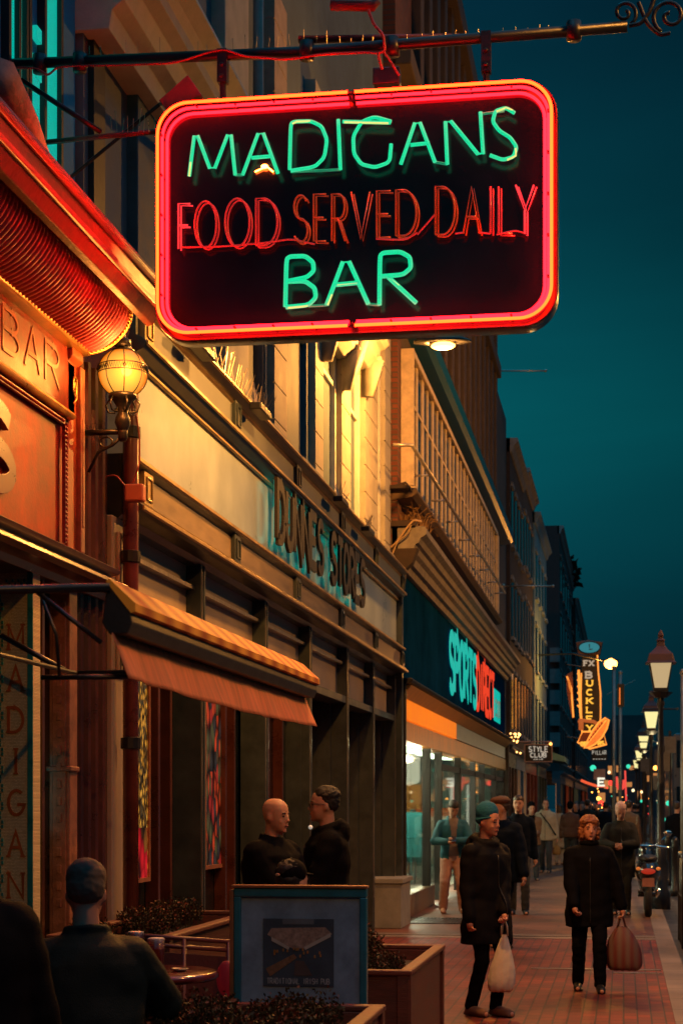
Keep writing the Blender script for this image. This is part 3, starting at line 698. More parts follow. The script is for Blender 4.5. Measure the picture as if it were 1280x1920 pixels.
b = MB(); b.ball(gc, .148, 28, 18); g_ = b.build('globe', gm, gl, True); g_.visible_shadow = True
b = MB()
for a in range(0, 180, 45):
    b.tube([(gc.x+.150*math.sin(R(u))*math.cos(R(a+20)), gc.y+.150*math.sin(R(u))*math.sin(R(a+20)), gc.z-.150*math.cos(R(u))) for u in range(20, 345, 12)], .0032, 5)
for dz in (-.022, .022): b.tube([(gc.x+.149*math.cos(R(u)), gc.y+.149*math.sin(R(u)), gc.z+.02+dz) for u in range(0, 360, 10)], .0035, 5, closed=True)
b.tube([(gc.x+.150*math.cos(R(u*3)), gc.y+.150*math.sin(R(u*3)), gc.z+.02+.016*(1 if u % 2 else -1)) for u in range(0, 120)], .0025, 4, closed=True)
for a in range(0, 360, 45): b.ball((gc.x+.15*math.cos(R(a+20)), gc.y+.15*math.sin(R(a+20)), gc.z+.02), .011, 6, 4)
b.build('cage', IRON, gl, True)
b = MB(); b.lathe([(.0, .27), (.02, .26), (.015, .22), (.05, .20), (.055, .165), (.035, .15), (.075, .138), (.07, .12)], gc, 12); b.tube([gc+Vector((0, 0, .2)), gc+Vector((0, 0, .42))], .008, 6); b.build('finial', IRON, gl, True)
b = MB(); b.lathe([(.085, -.125), (.088, -.15), (.06, -.165), (.04, -.2), (.03, -.24), (.045, -.27), (.05, -.30), (.028, -.35), (.02, -.36)], gc, 14)
for a in range(0, 360, 60):
    b.tube([gc+Vector((math.cos(R(a))*q_, math.sin(R(a))*q_, z_)) for q_, z_ in ((.08, -.15), (.105, -.19), (.09, -.235), (.05, -.24), (.045, -.21))], .006, 5)
b.build('gallery', IRON, gl, True)
b = MB(); b.tube([(-3.25, GY, 3.96), (-2.97, GY, 3.96)], .018, 8); b.lathe([(.018, -.06), (.03, -.04), (.03, .02), (.018, .04)], (-2.985, GY, 3.96), 10)
b.tube([(-3.2, GY, 3.72), (-3.14, GY, 3.84), (-3.05, GY, 3.88), (-2.99, GY, 3.93)], .010, 6); b.box(-3.27, -3.23, GY-.05, GY+.05, 3.6, 4.02); b.tube([(-3.09+.04*math.cos(R(a)), GY, 3.90+.03*math.sin(R(a))) for a in range(0, 360, 30)], .006, 5, closed=True)
b.build('bracket_arm', IRON, gl, True)
lamp('lamp_light', gc+Vector((.12, -.22, -.02)), 24, (1.0, .32, .05), .10, None, gl)
jb = empty('junction_box', (-2.98, 10.75, 3.5), 'small pinkish red junction box hanging by wires beside the pale fascia', 'junction box')
a = Q(254, 925, 10.75); b = MB(); b.box(a.x-.06, a.x+.06, a.y-.04, a.y+.04, a.z-.055, a.z+.055); bx = b.build('box', mat('pale red plastic', (.55, .14, .10), .5, var=.2), jb, bevel=.012)
b = MB(); b.tube([Q(x, y, 10.72) for x, y in rnd([(250, 905), (262, 870), (262, 820), (256, 780)])], .006, 6); b.tube([Q(x, y, 10.72) for x, y in rnd([(240, 918), (218, 890), (190, 895), (160, 912)])], .005, 6); b.tube([Q(x, y, 10.72) for x, y in rnd([(172, 905), (172, 870), (160, 850)])], .005, 6)
b.build('wire', CABLE, jb, True)

# awning frame in front of the pub
aw = empty('awning', (-1.62, 7.3, 2.2), 'orange striped canvas awning box with a red brown hanging valance', 'awning')
AY0, AY1 = 5.58, 9.12
strp = bpy.data.materials.new('striped orange canvas'); strp.use_nodes = True; t = strp.node_tree; bs = t.nodes['Principled BSDF']
tcn = t.nodes.new('ShaderNodeTexCoord'); wv = t.nodes.new('ShaderNodeTexWave'); wv.bands_direction = 'Y'; wv.inputs['Scale'].default_value = 1.15; wv.inputs['Distortion'].default_value = .8
t.links.new(tcn.outputs['Object'], wv.inputs[0]); rr = t.nodes.new('ShaderNodeValToRGB'); rr.color_ramp.elements[0].color = (.50, .10, .006, 1); rr.color_ramp.elements[1].color = (1.0, .46, .04, 1)
t.links.new(wv.outputs[0], rr.inputs[0]); t.links.new(rr.outputs[0], bs.inputs['Base Color']); bs.inputs['Roughness'].default_value = .7
def awsurf(p0, p1, sag=0.0, wob=0.0):
    def fn(u, v):
        y = AY0+(AY1-AY0)*u
        x = p0[0]+(p1[0]-p0[0])*v; z = p0[1]+(p1[1]-p0[1])*v
        return (x+wob*v*math.sin(u*38+math.sin(u*9)*2)*(1-.2*u), y+wob*v*math.cos(u*51)*.5, z-sag*math.sin(math.pi*u)*v)
    return fn
b = MB(); b.ext([(-1.675, 2.435), (-1.665, 2.445), (-1.575, 2.362), (-1.575, 2.335), (-1.59, 2.33)], AY0, AY1); b.build('canvas_top', strp, aw)
b = MB(); b.ext([(-1.672, 2.43), (-1.592, 2.333), (-1.588, 2.30), (-1.605, 2.262), (-1.665, 2.262), (-1.69, 2.30)], AY0+.005, AY1-.005); b.build('roller_case', DARK, aw, bevel=.004)
b = MB(); b.grid(awsurf((-1.655, 2.265), (-1.60, 2.115), .015, .010), 120, 8); vl = b.build('valance', mat('rust red canvas', (.80, .24, .10), .8, var=.3, bump=.15, scale=7, stretch=(1, 3, .4)), aw, True)
so = vl.modifiers.new('thick', 'SOLIDIFY'); so.thickness = .003
b = MB(); a0 = Q(-60, 1103, AY0); b.tube([(-2.9, AY0, 2.41), (-1.66, AY0, 2.415)], .015, 8); b.tube([(-2.9, AY1, 2.41), (-1.66, AY1, 2.415)], .015, 8)
b.tube([Q(78, 1270, AY0+.1), Q(242, 1269, AY0+.1)], .009, 8)
b.tube([Q(70, 1110, AY0), Q(190, 1205, AY0)], .008, 6)
b.tube([Q(78, 1120, AY0+.05), Q(106, 1190, AY0+.05), Q(112, 1268, AY0+.05)], .006, 6)
b.tube([(-2.9, AY0, 2.41), (-2.9, AY1, 2.41)], .012, 8); b.tube([(-2.9, AY0+.3, 2.41), (-3.3, AY0+.3, 2.6)], .015, 8); b.tube([(-2.9, AY1-.2, 2.41), (-3.25, AY1-.2, 2.6)], .015, 8)
b.build('awning_arm', IRON, aw, True)

# ================================================================== DEPARTMENT STORE
st = empty('department_store', (-3.3, 18, 0), 'long pale department store front with brass lined fascia, tall cream piers and grey shopfront', 'building')
Y0, Y1 = 10.9, 25.12
MB().box(-9, -3.42, Y0, Y1, 3.2, 15).build('wall', mat('slate grey painted render', (.09, .14, .18), .7, var=.3, bump=.2, scale=2), st)
MB().box(-9, -4.6, Y0, Y1, 0, 3.2).build('back_wall', DARK, st)
CRG = mat('glossy cream fascia board', (.54, .66, .74), .30, var=.22, scale=1.2, coat=.8, rvar=.1)
# entablature profiles
b = MB(); b.ext([(-3.5, 5.10), (-3.10, 5.09), (-3.06, 5.06), (-3.06, 5.03), (-3.12, 5.00), (-3.15, 4.99), (-3.15, 4.79), (-3.11, 4.77), (-3.08, 4.74), (-3.10, 4.70), (-3.17, 4.67), (-3.19, 4.64), (-3.5, 4.64)], Y0+.28, Y1); b.build('cornice', DGREY, st, bevel=.003)
b = MB(); b.ext([(-3.06, 5.065), (-3.045, 5.055), (-3.045, 5.04), (-3.06, 5.03)], Y0+.28, Y1+.01)
b.ext([(-3.15, 5.0), (-3.12, 4.985), (-3.15, 4.965)], Y0+.28, Y1); b.ext([(-3.08, 4.755), (-3.068, 4.745), (-3.068, 4.725), (-3.08, 4.715)], Y0+.28, Y1+.01); b.ext([(-3.19, 4.655), (-3.17, 4.645), (-3.17, 4.63), (-3.19, 4.62)], Y0+.28, Y1)
b.build('brass_bead', BRASS, st)
MB().box(-3.5, -3.205, Y0+.3, Y1-.12, 3.96, 4.66).build('fascia_board', CRG, st)
b = MB(); b.ext([(-3.5, 3.98), (-3.14, 3.98), (-3.10, 3.955), (-3.10, 3.93), (-3.14, 3.91), (-3.16, 3.90), (-3.16, 3.70), (-3.13, 3.68), (-3.09, 3.665), (-3.06, 3.64), (-3.06, 3.615), (-3.10, 3.60), (-3.20, 3.585), (-3.24, 3.55), (-3.5, 3.55)], Y0+.12, Y1); b.build('lower_cornice', DGREY, st, bevel=.003)
b = MB(); b.ext([(-3.10, 3.965), (-3.088, 3.957), (-3.088, 3.935), (-3.10, 3.925)], Y0+.12, Y1+.01); b.ext([(-3.09, 3.675), (-3.075, 3.665), (-3.078, 3.65), (-3.09, 3.645)], Y0+.12, Y1); b.ext([(-3.06, 3.645), (-3.048, 3.635), (-3.048, 3.615), (-3.06, 3.605)], Y0+.12, Y1+.01)
b.build('brass_bead', BRASS, st)
MB().box(-3.165, -3.150, Y0+.3, Y1-.05, 3.71, 3.885).build('frieze_panel', mat('brown grained frieze', (.26, .19, .14), .4, var=.3, scale=3, stretch=(1, 1, 6)), st)
MB().box(-3.158, -3.143, Y0+.45, Y1-.05, 4.81, 4.97).build('frieze_panel', mat('slate blue frieze', (.13, .15, .17), .4, var=.3, scale=3), st)
for i in range(6):
    y = 11.37+i*2.742
    for za, zb, xx in ((4.77, 5.0, -3.11), (3.69, 3.91, -3.115)):
        b = MB(); b.box(-3.2, xx, y-.11, y+.11, za, zb); b.box(xx, xx+.012, y-.07, y-.055, za+.03, zb-.03).box(xx, xx+.012, y+.055, y+.07, za+.03, zb-.03).box(xx, xx+.012, y-.055, y+.055, za+.03, za+.045).box(xx, xx+.012, y-.055, y+.055, zb-.045, zb-.03)
        b.build('bracket_block', BRASS if i == 0 else DGREY, st, bevel=.004)
b = MB(); b.box(-3.5, -3.12, Y1-.13, Y1, 0.0, 5.0); b.build('corner_pilaster', DGREY, st, bevel=.01)
b = MB(); b.box(-3.6, -3.02, Y1-1.05, Y1+.02, 0, .62); b.box(-3.62, -2.99, Y1-1.08, Y1+.04, .62, .69); b.build('plinth', STONE, st, bevel=.01)
# store name: deep letters standing off the board, lit from behind
word_each('DUNNES STORES', 15.72, 4.13, 5.42, .50, .105, lambda a, z, d: (-3.125+d, a, z), .032, 'name_letter', mat('near black bronze letters', (.028, .020, .016), .4, metal=.2, var=.3, coat=.1), st, gap=.24)
b = MB(); n_ = 13; cw = 5.42/(n_-.24)
word(b, 'DUNNES STORES', 15.72, 4.13, 5.42, .50, .06, lambda a, z, d: (-3.132+d, a, z), .005, gap=.24)
b.build('back_light', emis('teal back light', (0.0, 1.0, .70), .34), st)
b = MB()
for i, ch in enumerate('DUNNES STORES'):
    if ch != ' ':
        for k in (.15, .6): b.tube([(-3.10, 15.72+i*cw+k*cw*.76, 4.6), (-3.16, 15.72+i*cw+k*cw*.76, 4.69)], .005, 5)
b.build('fixing_rod', BRASS, st)
# transom panels
tm = [11.25, 13.3, 15.75, 18.05, 20.55, 22.75, 24.95]
for i, (ya, yb) in enumerate(zip(tm, tm[1:])):
    MB().box(-3.38, -3.33, ya+.02, yb-.02, 2.98, 3.58).build('transom_panel', BEIGE, st)
    MB().box(-3.33, -3.26, ya+.05, yb-.05, 3.36, 3.39).build('transom_rail', STEEL, st)
    MB().box(-3.45, -3.22, ya, yb, 2.90, 2.985).build('transom_rail', DGREY, st, bevel=.005)
for i, y in enumerate(tm):
    b = MB(); b.box(-3.44, -3.21, y-.075, y-.03, .0, 3.56); b.box(-3.44, -3.21, y+.03, y+.075, 0, 3.56); b.box(-3.44, -3.26, y-.03, y+.03, 0, 3.56); b.build('mullion', DGREY, st, bevel=.006)
    b = MB(); b.box(-3.208, -3.202, y-.07, y-.055, .5, 3.5); b.build('mullion_bead', STEEL, st)
b = MB(); b.box(-3.5, -3.22, 10.88, 11.2, 0, 3.56); b.box(-3.22, -3.19, 10.94, 11.14, 2.55, 3.46); b.build('end_pier', BEIGE, st, bevel=.01)
b = MB(); b.tube([(-3.18, 11.04+.045*math.cos(R(a)), 3.02+.13*math.sin(R(a))) for a in range(0, 360, 20)], .008, 6, closed=True); b.tube([(-3.18, 11.04, 2.89), (-3.18, 11.03, 2.7), (-3.18, 10.98, 2.6)], .008, 6); b.tube([(-3.18, 11.04, 3.15), (-3.18, 11.1, 3.3), (-3.18, 11.0, 3.45)], .006, 6)
b.build('oval_ornament', IRON, st, True)
# bays: dark windows with posters, then recessed taupe panels
for ya, yb in ((11.3, 13.25), (13.38, 15.68), (15.83, 17.98)):
    MB().box(-3.48, -3.46, ya, yb, .5, 2.92).build('window', DGLASS, st)
    MB().box(-3.5, -3.24, ya, yb, 0, .5).build('stall_riser', DGREY, st, bevel=.008)
b = MB()
for y in (11.95, 12.55, 12.9, 14.75, 15.1, 16.6, 17.3): b.box(-3.46, -3.36, y-.03, y+.03, .5, 2.92)
b.build('glazing_bar', MAHOG, st, bevel=.005)
PANEL = [(18.12, 18.55, -3.95), (18.55, 20.45, -3.62), (20.65, 21.1, -3.85), (21.1, 22.65, -3.55), (22.9, 23.2, -3.8), (23.2, 24.85, -3.5)]
for ya, yb, x in PANEL: MB().box(x-.1, x, ya, yb, 0.02, 2.92).build('door_panel', BEIGE, st)
b = MB()
for y, x0, x1 in ((18.55, -3.95, -3.55), (18.9, -3.62, -3.57), (21.1, -3.85, -3.48), (21.35, -3.55, -3.5), (23.2, -3.8, -3.43), (17.99, -3.9, -3.3), (20.46, -3.9, -3.4), (22.66, -3.8, -3.4), (24.86, -3.7, -3.4)): b.box(x0, x1, y-.025, y+.025, 0, 2.92)
b.build('reveal', DGREY, st, bevel=.004)
# fruit posters (backlit)
def fruitmat(name, cols, sc, es):
    m = bpy.data.materials.new(name); m.use_nodes = True; t = m.node_tree; bs = t.nodes['Principled BSDF']
    tcn = t.nodes.new('ShaderNodeTexCoord'); mp = t.nodes.new('ShaderNodeMapping'); mp.inputs['Scale'].default_value = (1, 1, .55); t.links.new(tcn.outputs['Object'], mp.inputs[0])
    v = t.nodes.new('ShaderNodeTexVoronoi'); v.inputs['Scale'].default_value = sc; t.links.new(mp.outputs[0], v.inputs['Vector'])
    r1 = t.nodes.new('ShaderNodeValToRGB'); t.links.new(v.outputs['Distance'], r1.inputs[0]); r1.color_ramp.elements[0].color = (1, 1, 1, 1); r1.color_ramp.elements[1].color = (.02, .02, .02, 1); r1.color_ramp.elements[1].position = .75
    s3 = t.nodes.new('ShaderNodeSeparateColor'); t.links.new(v.outputs['Color'], s3.inputs[0])
    r2 = t.nodes.new('ShaderNodeValToRGB'); t.links.new(s3.outputs[0], r2.inputs[0]); r2.color_ramp.interpolation = 'CONSTANT'
    r2.color_ramp.elements[0].color = (*cols[0], 1); r2.color_ramp.elements[1].color = (*cols[-1], 1); r2.color_ramp.elements[1].position = 1-1/len(cols)
    for i, c_ in enumerate(cols[1:-1]): e = r2.color_ramp.elements.new((i+1)/len(cols)); e.color = (*c_, 1)
    mx = t.nodes.new('ShaderNodeMix'); mx.data_type = 'RGBA'; mx.blend_type = 'MULTIPLY'; mx.inputs[0].default_value = 1; t.links.new(r1.outputs[0], mx.inputs[6]); t.links.new(r2.outputs[0], mx.inputs[7])
    t.links.new(mx.outputs[2], bs.inputs['Base Color']); t.links.new(mx.outputs[2], bs.inputs['Emission Color']); bs.inputs['Emission Strength'].default_value = es; bs.inputs['Roughness'].default_value = .3
    return m
for lab, a, c, z0, z1, m in (('tall lit poster of golden grain husks over red fruit in the store window', 254, 277, 1.18, 2.78, fruitmat('grain poster print', [(.40, .20, .02), (.16, .09, .02), (.55, .30, .04), (.05, .04, .02)], 38, 1.1)),
                             ('tall lit poster of glossy red fruit in the store window, farther from the viewer', 384, 417, 1.2, 2.75, fruitmat('red fruit poster print', [(.70, .07, .02), (.30, .02, .015), (.05, .05, .02), (.02, .02, .02), (.06, .04, .02)], 11, 1.2))):
    ya, yb = fy(a, 3.4), fy(c, 3.4); ps = empty('poster', (-3.4, (ya+yb)/2, z0), lab, 'poster')
    MB().box(-3.41, -3.40, ya, yb, z0, z1).build('print', m, ps)
    if a == 254: MB().box(-3.40, -3.396, ya+.02, yb-.02, z0, z0+.36).build('print', fruitmat('berry poster print', [(.75, .02, .03), (.55, .01, .02), (.35, .14, .02)], 9, .7), ps)
    b = MB(); b.box(-3.42, -3.385, ya-.03, ya, z0-.03, z1+.03).box(-3.42, -3.385, yb, yb+.03, z0-.03, z1+.03).box(-3.42, -3.385, ya, yb, z1, z1+.03).box(-3.42, -3.385, ya, yb, z0-.03, z0); b.build('frame', mat('copper poster frame', (.5, .2, .1), .35, metal=.5), ps)
b = MB(); b.box(-3.44, -3.3, fy(366, 3.3), fy(379, 3.3), .5, 2.9); b.build('pale_mullion', STONE, st, bevel=.01)
# upper floor: rusticated piers, window frames, hoods, string course
GREYB = mat('blue grey stucco recess', (.03, .11, .17), .75, var=.3, bump=.2)
def rust(ya, yb, x=-3.30, m=CREAMST, z0=5.08, z1=9.6):
    b = MB(); z = z0
    while z < z1:
        b.box(-3.45, x, ya, yb, z, min(z+.335, z1)); b.box(-3.45, x-.018, ya+.003, yb-.003, min(z+.335, z1), min(z+.35, z1)); z += .35
    b.build('rusticated_pier', m, st)
def smooth_pier(ya, yb, x=-3.30, m=CREAMST):
    b = MB(); b.box(-3.45, x, ya, yb, 5.08, 9.6); b.box(-3.45, x+.03, ya-.03, yb+.03, 5.08, 5.35); b.build('pier', m, st, bevel=.01)
smooth_pier(14.45, 15.4); rust(16.62, 17.25, -3.31, mat('pinkish painted stone', (.46, .33, .25), .7, var=.25, bump=.2)); rust(18.85, 19.35); rust(20.65, 21.35); rust(22.6, 23.75); rust(24.5, 25.1)
smooth_pier(11.9, 12.6, -3.34, GREYB); smooth_pier(13.2, 13.5, -3.34, GREYB)
for i, (ya, yb) in enumerate(((15.5, 16.5), (17.4, 18.7), (19.4, 20.6), (21.4, 22.5), (23.8, 24.45), (12.65, 13.15), (13.6, 14.4))):
    wd = MB().box(-3.46, -3.44, ya, yb, 5.2, 8.1).build('upper_window', DGLASS if i not in (2, 3) else mat('pale blind behind glass', (.30, .26, .21), .35, var=.15, coat=.5), st)
    b = MB(); 
    for y in (ya+.04, yb-.04): b.box(-3.44, -3.36, y-.04, y+.04, 5.2, 8.1)
    b.box(-3.44, -3.38, ya, yb, 6.65, 6.71); b.box(-3.44, -3.38, ya, yb, 8.02, 8.1)
    b.build('frame', WHITEP if i > 1 else GREYB, wd, bevel=.005)
    MB().box(-3.45, -3.16, ya-.05, yb+.05, 5.12, 5.2).build('sill', STONE, wd, bevel=.008)
for ya, yb, z in ((19.2, 20.8, 7.0), (21.2, 22.7, 7.35)):
    b = MB(); b.ext([(-3.45, z+.5), (-3.02, z+.42), (-3.0, z+.34), (-3.06, z+.28), (-3.12, z+.26), (-3.14, z+.12), (-3.25, z), (-3.45, z)], ya, yb); b.build('window_hood', CREAMST, st, bevel=.01)
    for yy in (ya+.1, yb-.1):
        b = MB(); b.tube([(-3.14, yy-.06, z+.12), (-3.14, yy+.06, z+.12)], .06, 12); b.ext([(-3.3, z+.1), (-3.06, z+.1), (-3.2, z-.35), (-3.3, z-.35)], yy-.07, yy+.07); b.build('scroll_console', CREAMST, st, True)
b = MB(); b.ext([(-3.5, 7.35), (-2.93, 7.32), (-2.90, 7.24), (-2.98, 7.16), (-3.02, 7.10), (-3.02, 7.02), (-3.10, 6.96), (-3.14, 6.84), (-3.22, 6.78), (-3.24, 6.66), (-3.5, 6.66)], 10.86, 13.6); b.build('string_course', CREAMST, st, bevel=.006)
for yy in (13.35, 13.95):
    b = MB(); b.ext([(-3.45, 6.95), (-2.98, 6.95), (-3.0, 6.80), (-3.10, 6.62), (-3.2, 6.4), (-3.3, 6.2), (-3.45, 6.2)], yy-.10, yy+.10); b.build('scroll_console', CREAMST, st, bevel=.012)
b = MB(); b.tube([(-3.33, 15.95, 5.1), (-3.33, 15.95, 9.6)], .05, 10); b.build('downpipe', STONE, st, True)
MB().box(-3.45, -3.38, 11.0, 11.25, 5.1, 9.6).build('dark_strip', DARK, st)
# bird spikes and floodlight fittings on the store cornice
sd = MATS['thin steel wire']
for i, (px, py) in enumerate(((380, 655), (490, 770), (640, 940), (690, 995))):
    p = P(px, py, 3.0); fx = empty('bird_spike_strip', p, ('strip of wire bird spikes nearest the sign on the store cornice', 'fan of wire bird spikes on the store cornice by the bright cream pier', 'wire bird spikes under the third upper store window', 'wire bird spikes under the upper store window beside the brick corner')[i], 'bird spikes', 'bird spikes on the store cornice')
    b = MB(); b.box(p.x-.05, p.x+.05, p.y-.25, p.y+.2, p.z-.04, p.z+.02); b.build('spike_base', IRON, fx, bevel=.01)
    b = MB()
    for k in range(14):
        y = p.y-.24+k*.032; b.tube([(p.x, y, p.z), (p.x+random.uniform(-.05, .10), y+random.uniform(-.03, .05), p.z+random.uniform(.1, .2))], .003, 4)
    b.build('spike_wire', sd, fx)
b = MB()
for k in range(46):
    y = 12.6+k*.055; b.tube([(-3.07, y, 5.08), (-3.07+random.uniform(-.05, .08), y+.03, 5.08+random.uniform(.1, .2))], .003, 4)
b.build('bird_spike', sd, st)

# ================================================================== SPORTS SHOP BUILDING
sh = empty('sports_shop', (-3.3, 36, 0), 'brick building with a long glazed bay over a dark blue fascia and bright glass shopfront', 'building')
SY0, SY1 = 25.22, 48.6
BRK = brick('dark red brick', (.24, .075, .04), (.17, .05, .03), (.12, .09, .07), plane='YZ', ms=.012)
BRKX = brick('dark red brick end', (.30, .085, .045), (.20, .06, .035), (.13, .09, .07), plane='XZ', ms=.012)
MB().box(-10, -3.25, SY0, 44.2, 3.4, 16.8).build('wall', BRK, sh)
MB().box(-10, -3.30, 44.2, 50.3, 3.4, 12.7).build('wall', mat('brown stone', (.08, .065, .06), .8, var=.4, bump=.3, scale=2), sh)
b = MB()
for i in range(14):
    y = 27.2+i*1.26; b.box(-3.3, -3.10, y, y+.42, 9.3, 16.6)
b.box(-3.3, -2.98, SY0, 44.2, 16.35, 16.8); b.box(-3.3, -3.02, SY0, 44.2, 12.4, 12.7)
b.build('pier', mat('brown stone pier', (.10, .07, .055), .8, var=.3, bump=.3, scale=2), sh, bevel=.02)
for j in range(2):
    for i in range(13):
        y = 27.68+i*1.26; MB().box(-3.26, -3.235, y, y+.78, 9.8+j*3.2, 12.0+j*3.2).build('upper_window', DGLASS, sh)
MB().box(-3.6, -3.215, SY0-.02, 25.62, 4.9, 9.2).build('end_pier', BRKX, sh)
BX = -3.02
MB().box(-3.21, BX, 25.56, 25.62, 6.38, 8.38).build('bay_end_panel', mat('peeling cream window paint', (.80, .62, .40), .55, var=.25, bump=.2, scale=8), sh)
# painted gutter band under the top floors
b = MB(); b.ext([(-3.3, 9.18), (-3.0, 9.16), (-2.94, 9.08), (-2.94, 8.86), (-3.02, 8.80), (-3.3, 8.76)], SY0, 47.9); b.build('gutter_band', mat('petrol blue gutter', (.004, .10, .20), .4, var=.2), sh)
b = MB()
b.box(-3.3, -3.22, SY0+.4, 44, 8.45, 8.76)
b.build('band_course', MATS['brown stone pier'], sh, bevel=.01)
# long glazed bay
ZB0, ZB1 = 6.38, 8.28; BX = -3.02
MB().box(-3.25, BX-.06, 25.62, 43.0, ZB0, ZB1).build('bay_glazing', mat('bay window glass', (.015, .02, .025), .10, var=.3, rvar=.05, spec=.8), sh)
MUL = mat('peeling cream window paint', (.90, .56, .26), .55, var=.25, bump=.2, scale=8)
NB = 24; st_ = (43.0-25.62)/NB
for i in range(NB):
    y = 25.62+i*st_
    b = MB(); b.box(BX-.07, BX-.042, y, y+(.20 if i % 2 == 0 else .12), ZB0, ZB1); b.box(BX-.055, BX-.046, y, y+st_, ZB0+1.22, ZB0+1.27)
    b.build('mullion', MUL, sh, bevel=.008)
b = MB(); b.box(BX-.10, BX, 25.6, 43.1, ZB1, ZB1+.10); b.box(BX-.10, BX+.01, 25.6, 43.1, ZB0-.09, ZB0); b.box(BX-.2, BX+.02, 42.95, 43.15, ZB0, ZB1); b.build('bay_frame', MUL, sh, bevel=.01)
b = MB(); b.ext([(-3.3, 6.27), (-2.94, 6.27), (-2.92, 6.20), (-3.0, 6.14), (-3.3, 6.10)], SY0-.05, 43.3); b.build('bay_sill', mat('sooty timber', (.12, .07, .04), .7, var=.4, bump=.4), sh, bevel=.01)
b = MB(); r0 = P(772, 835, 2.78); r1 = P(946, 1112, 2.78); b.tube([r0, r1], .028, 8)
for i in range(9):
    q = r0.lerp(r1, i/8); b.tube([q, (-3.02, q.y, q.z)], .016, 6)
b.tube([r0, (-3.02, r0.y-.1, r0.z)], .02, 6)
b.build('front_rail', mat('galvanised rail', (.5, .45, .38), .4, metal=.8), sh, True)
# main cornice over the fascia
CORN = mat('grimy grey cornice', (.24, .21, .18), .6, var=.45, bump=.35, scale=5)
b = MB(); b.ext([(-3.3, 5.72), (-2.83, 5.72), (-2.80, 5.69), (-2.80, 5.60), (-2.88, 5.55), (-2.91, 5.48), (-2.96, 5.46), (-2.98, 5.38), (-3.04, 5.34), (-3.06, 5.24), (-3.12, 5.22), (-3.14, 5.12), (-3.3, 5.10)], SY0-.02, SY1); b.build('cornice', CORN, sh, bevel=.006)
b = MB(); b.box(-3.3, -2.95, SY0-.08, SY0+.3, 5.72, 5.80); b.ext([(-3.3, 5.4), (-2.92, 5.4), (-3.0, 5.2), (-3.1, 5.1), (-3.15, 4.75), (-3.3, 4.7)], SY0-.06, SY0+.18); b.build('cornice_end', mat('charred timber end', (.05, .03, .02), .8, var=.4, bump=.4), sh)
# weeds on the cornice end
wd = MB(); random.seed(3)
for k in range(130):
    base = Vector((-3.22+random.random()*.36, 25.25+random.random()*1.2, 5.73)); a = random.uniform(0, 6.28); l = random.uniform(.10, .38)
    p1 = base+Vector((math.cos(a)*l*.25, math.sin(a)*l*.25, l*.7)); p2 = p1+Vector((math.cos(a)*l*.5, math.sin(a)*l*.5, random.uniform(-.15, .15)*1.0))
    wd.tube([base, p1, p2], [.006, .004, .002], 4)
    for j in range(4):
        c = p1.lerp(p2, random.random()); s = Vector((random.uniform(-1, 1), random.uniform(-1, 1), random.uniform(-.6, .8)))*.03; u = s.cross(Vector((.3, .5, 1)))*.5; wd.add([c, c+s*.5+u, c+s, c+s*.5-u], [(0, 1, 2, 3)])
tag(wd.build('dry_weeds', mat('dry weed stems', (.34, .19, .07), .8, var=.5)), 'tangle of dry weeds growing on the brick corner ledge above the dark fascia', 'weeds')
b = MB(); b.tube([Q(x, y, 25.15) for x, y in rnd([(722, 1035), (740, 1020), (752, 1005), (762, 990), (775, 975), (790, 978)])], [.03]*1+[.025]*60 if False else .018, 6); b.tube([Q(x, y, 25.1) for x, y in rnd([(735, 1040), (745, 1015), (765, 1000), (770, 985)])], .012, 5)
tag(b.build('bent_pipe', mat('pale bent conduit', (.5, .33, .16), .5, var=.3), None, True), 'pale bent conduit hanging at the brick corner below the weeds', 'pipe')
b = MB(); q = Q(745, 915, 25.1); b.box(q.x-.2, q.x+.16, 25.0, 25.3, q.z-.02, q.z+.03); b.tube([Q(718, 918, 25.1), Q(760, 905, 25.1), Q(772, 920, 25.1)], .02, 6)
b.build('ledge_bracket', mat('charred timber end', (.05, .03, .02)), sh)
# fascia and lit name
FAS = mat('deep blue fascia with painted sky', (.003, .034, .105), .14, var=.45, scale=.8, coat=0.0, rvar=.03, spec=0.0)  # navy base also carries the sky's reflection as colour
MB().box(-3.5, -3.20, SY0+.05, SY1-.4, 3.52, 5.12).build('fascia', FAS, sh)
b = MB(); b.ext([(-3.5, 3.54), (-3.02, 3.54), (-2.99, 3.51), (-3.02, 3.47), (-3.12, 3.45), (-3.5, 3.44)], SY0, SY1); b.build('fascia_edge', DARK, sh, bevel=.006)
fx = lambda x0: (lambda a, z, d: (x0+d, a, z))
TE = emis('teal lit letters', (0.0, .50, .40), .9); RE = emis('red lit letters', (1.0, .06, .02), .85); WE = emis('pale lit edge', (1, .85, .6), .5)
word_each('SPORTS', 32.4, 3.86, 6.0, 1.02, .22, fx(-3.17), .012, 'name_letter', TE, sh, gap=.14)
word_each('DIRECT', 38.5, 3.86, 5.2, 1.02, .20, fx(-3.17), .012, 'name_letter', RE, sh, gap=.14)
b = MB(); b.box(-3.19, -3.17, 43.9, 46.0, 3.82, 4.62); b.build('name_panel', TE, sh)
b = MB(); tx4 = fx(-3.168)
for k, (a, c) in enumerate(((44.1, .55), (44.75, .5), (45.35, .55))):
    if k == 0: ribbon(b, [(a+.5, 4.3), (a+.1, 4.35), (a, 4.15), (a+.1, 3.95), (a+.5, 4.0)], .07, tx4, .004)
    if k == 1: ribbon(b, [(a+c*p[0], 3.95+.4*p[1]) for p in arc(.5, .5, .45, .5, 0, 360, 12)], .07, tx4, .004)
    if k == 2: ribbon(b, [(a, 3.95), (a, 4.35), (a+.25, 4.35), (a+.25, 3.95)], .06, tx4, .004); ribbon(b, [(a+.25, 4.35), (a+.5, 4.35), (a+.5, 3.95)], .06, tx4, .004)
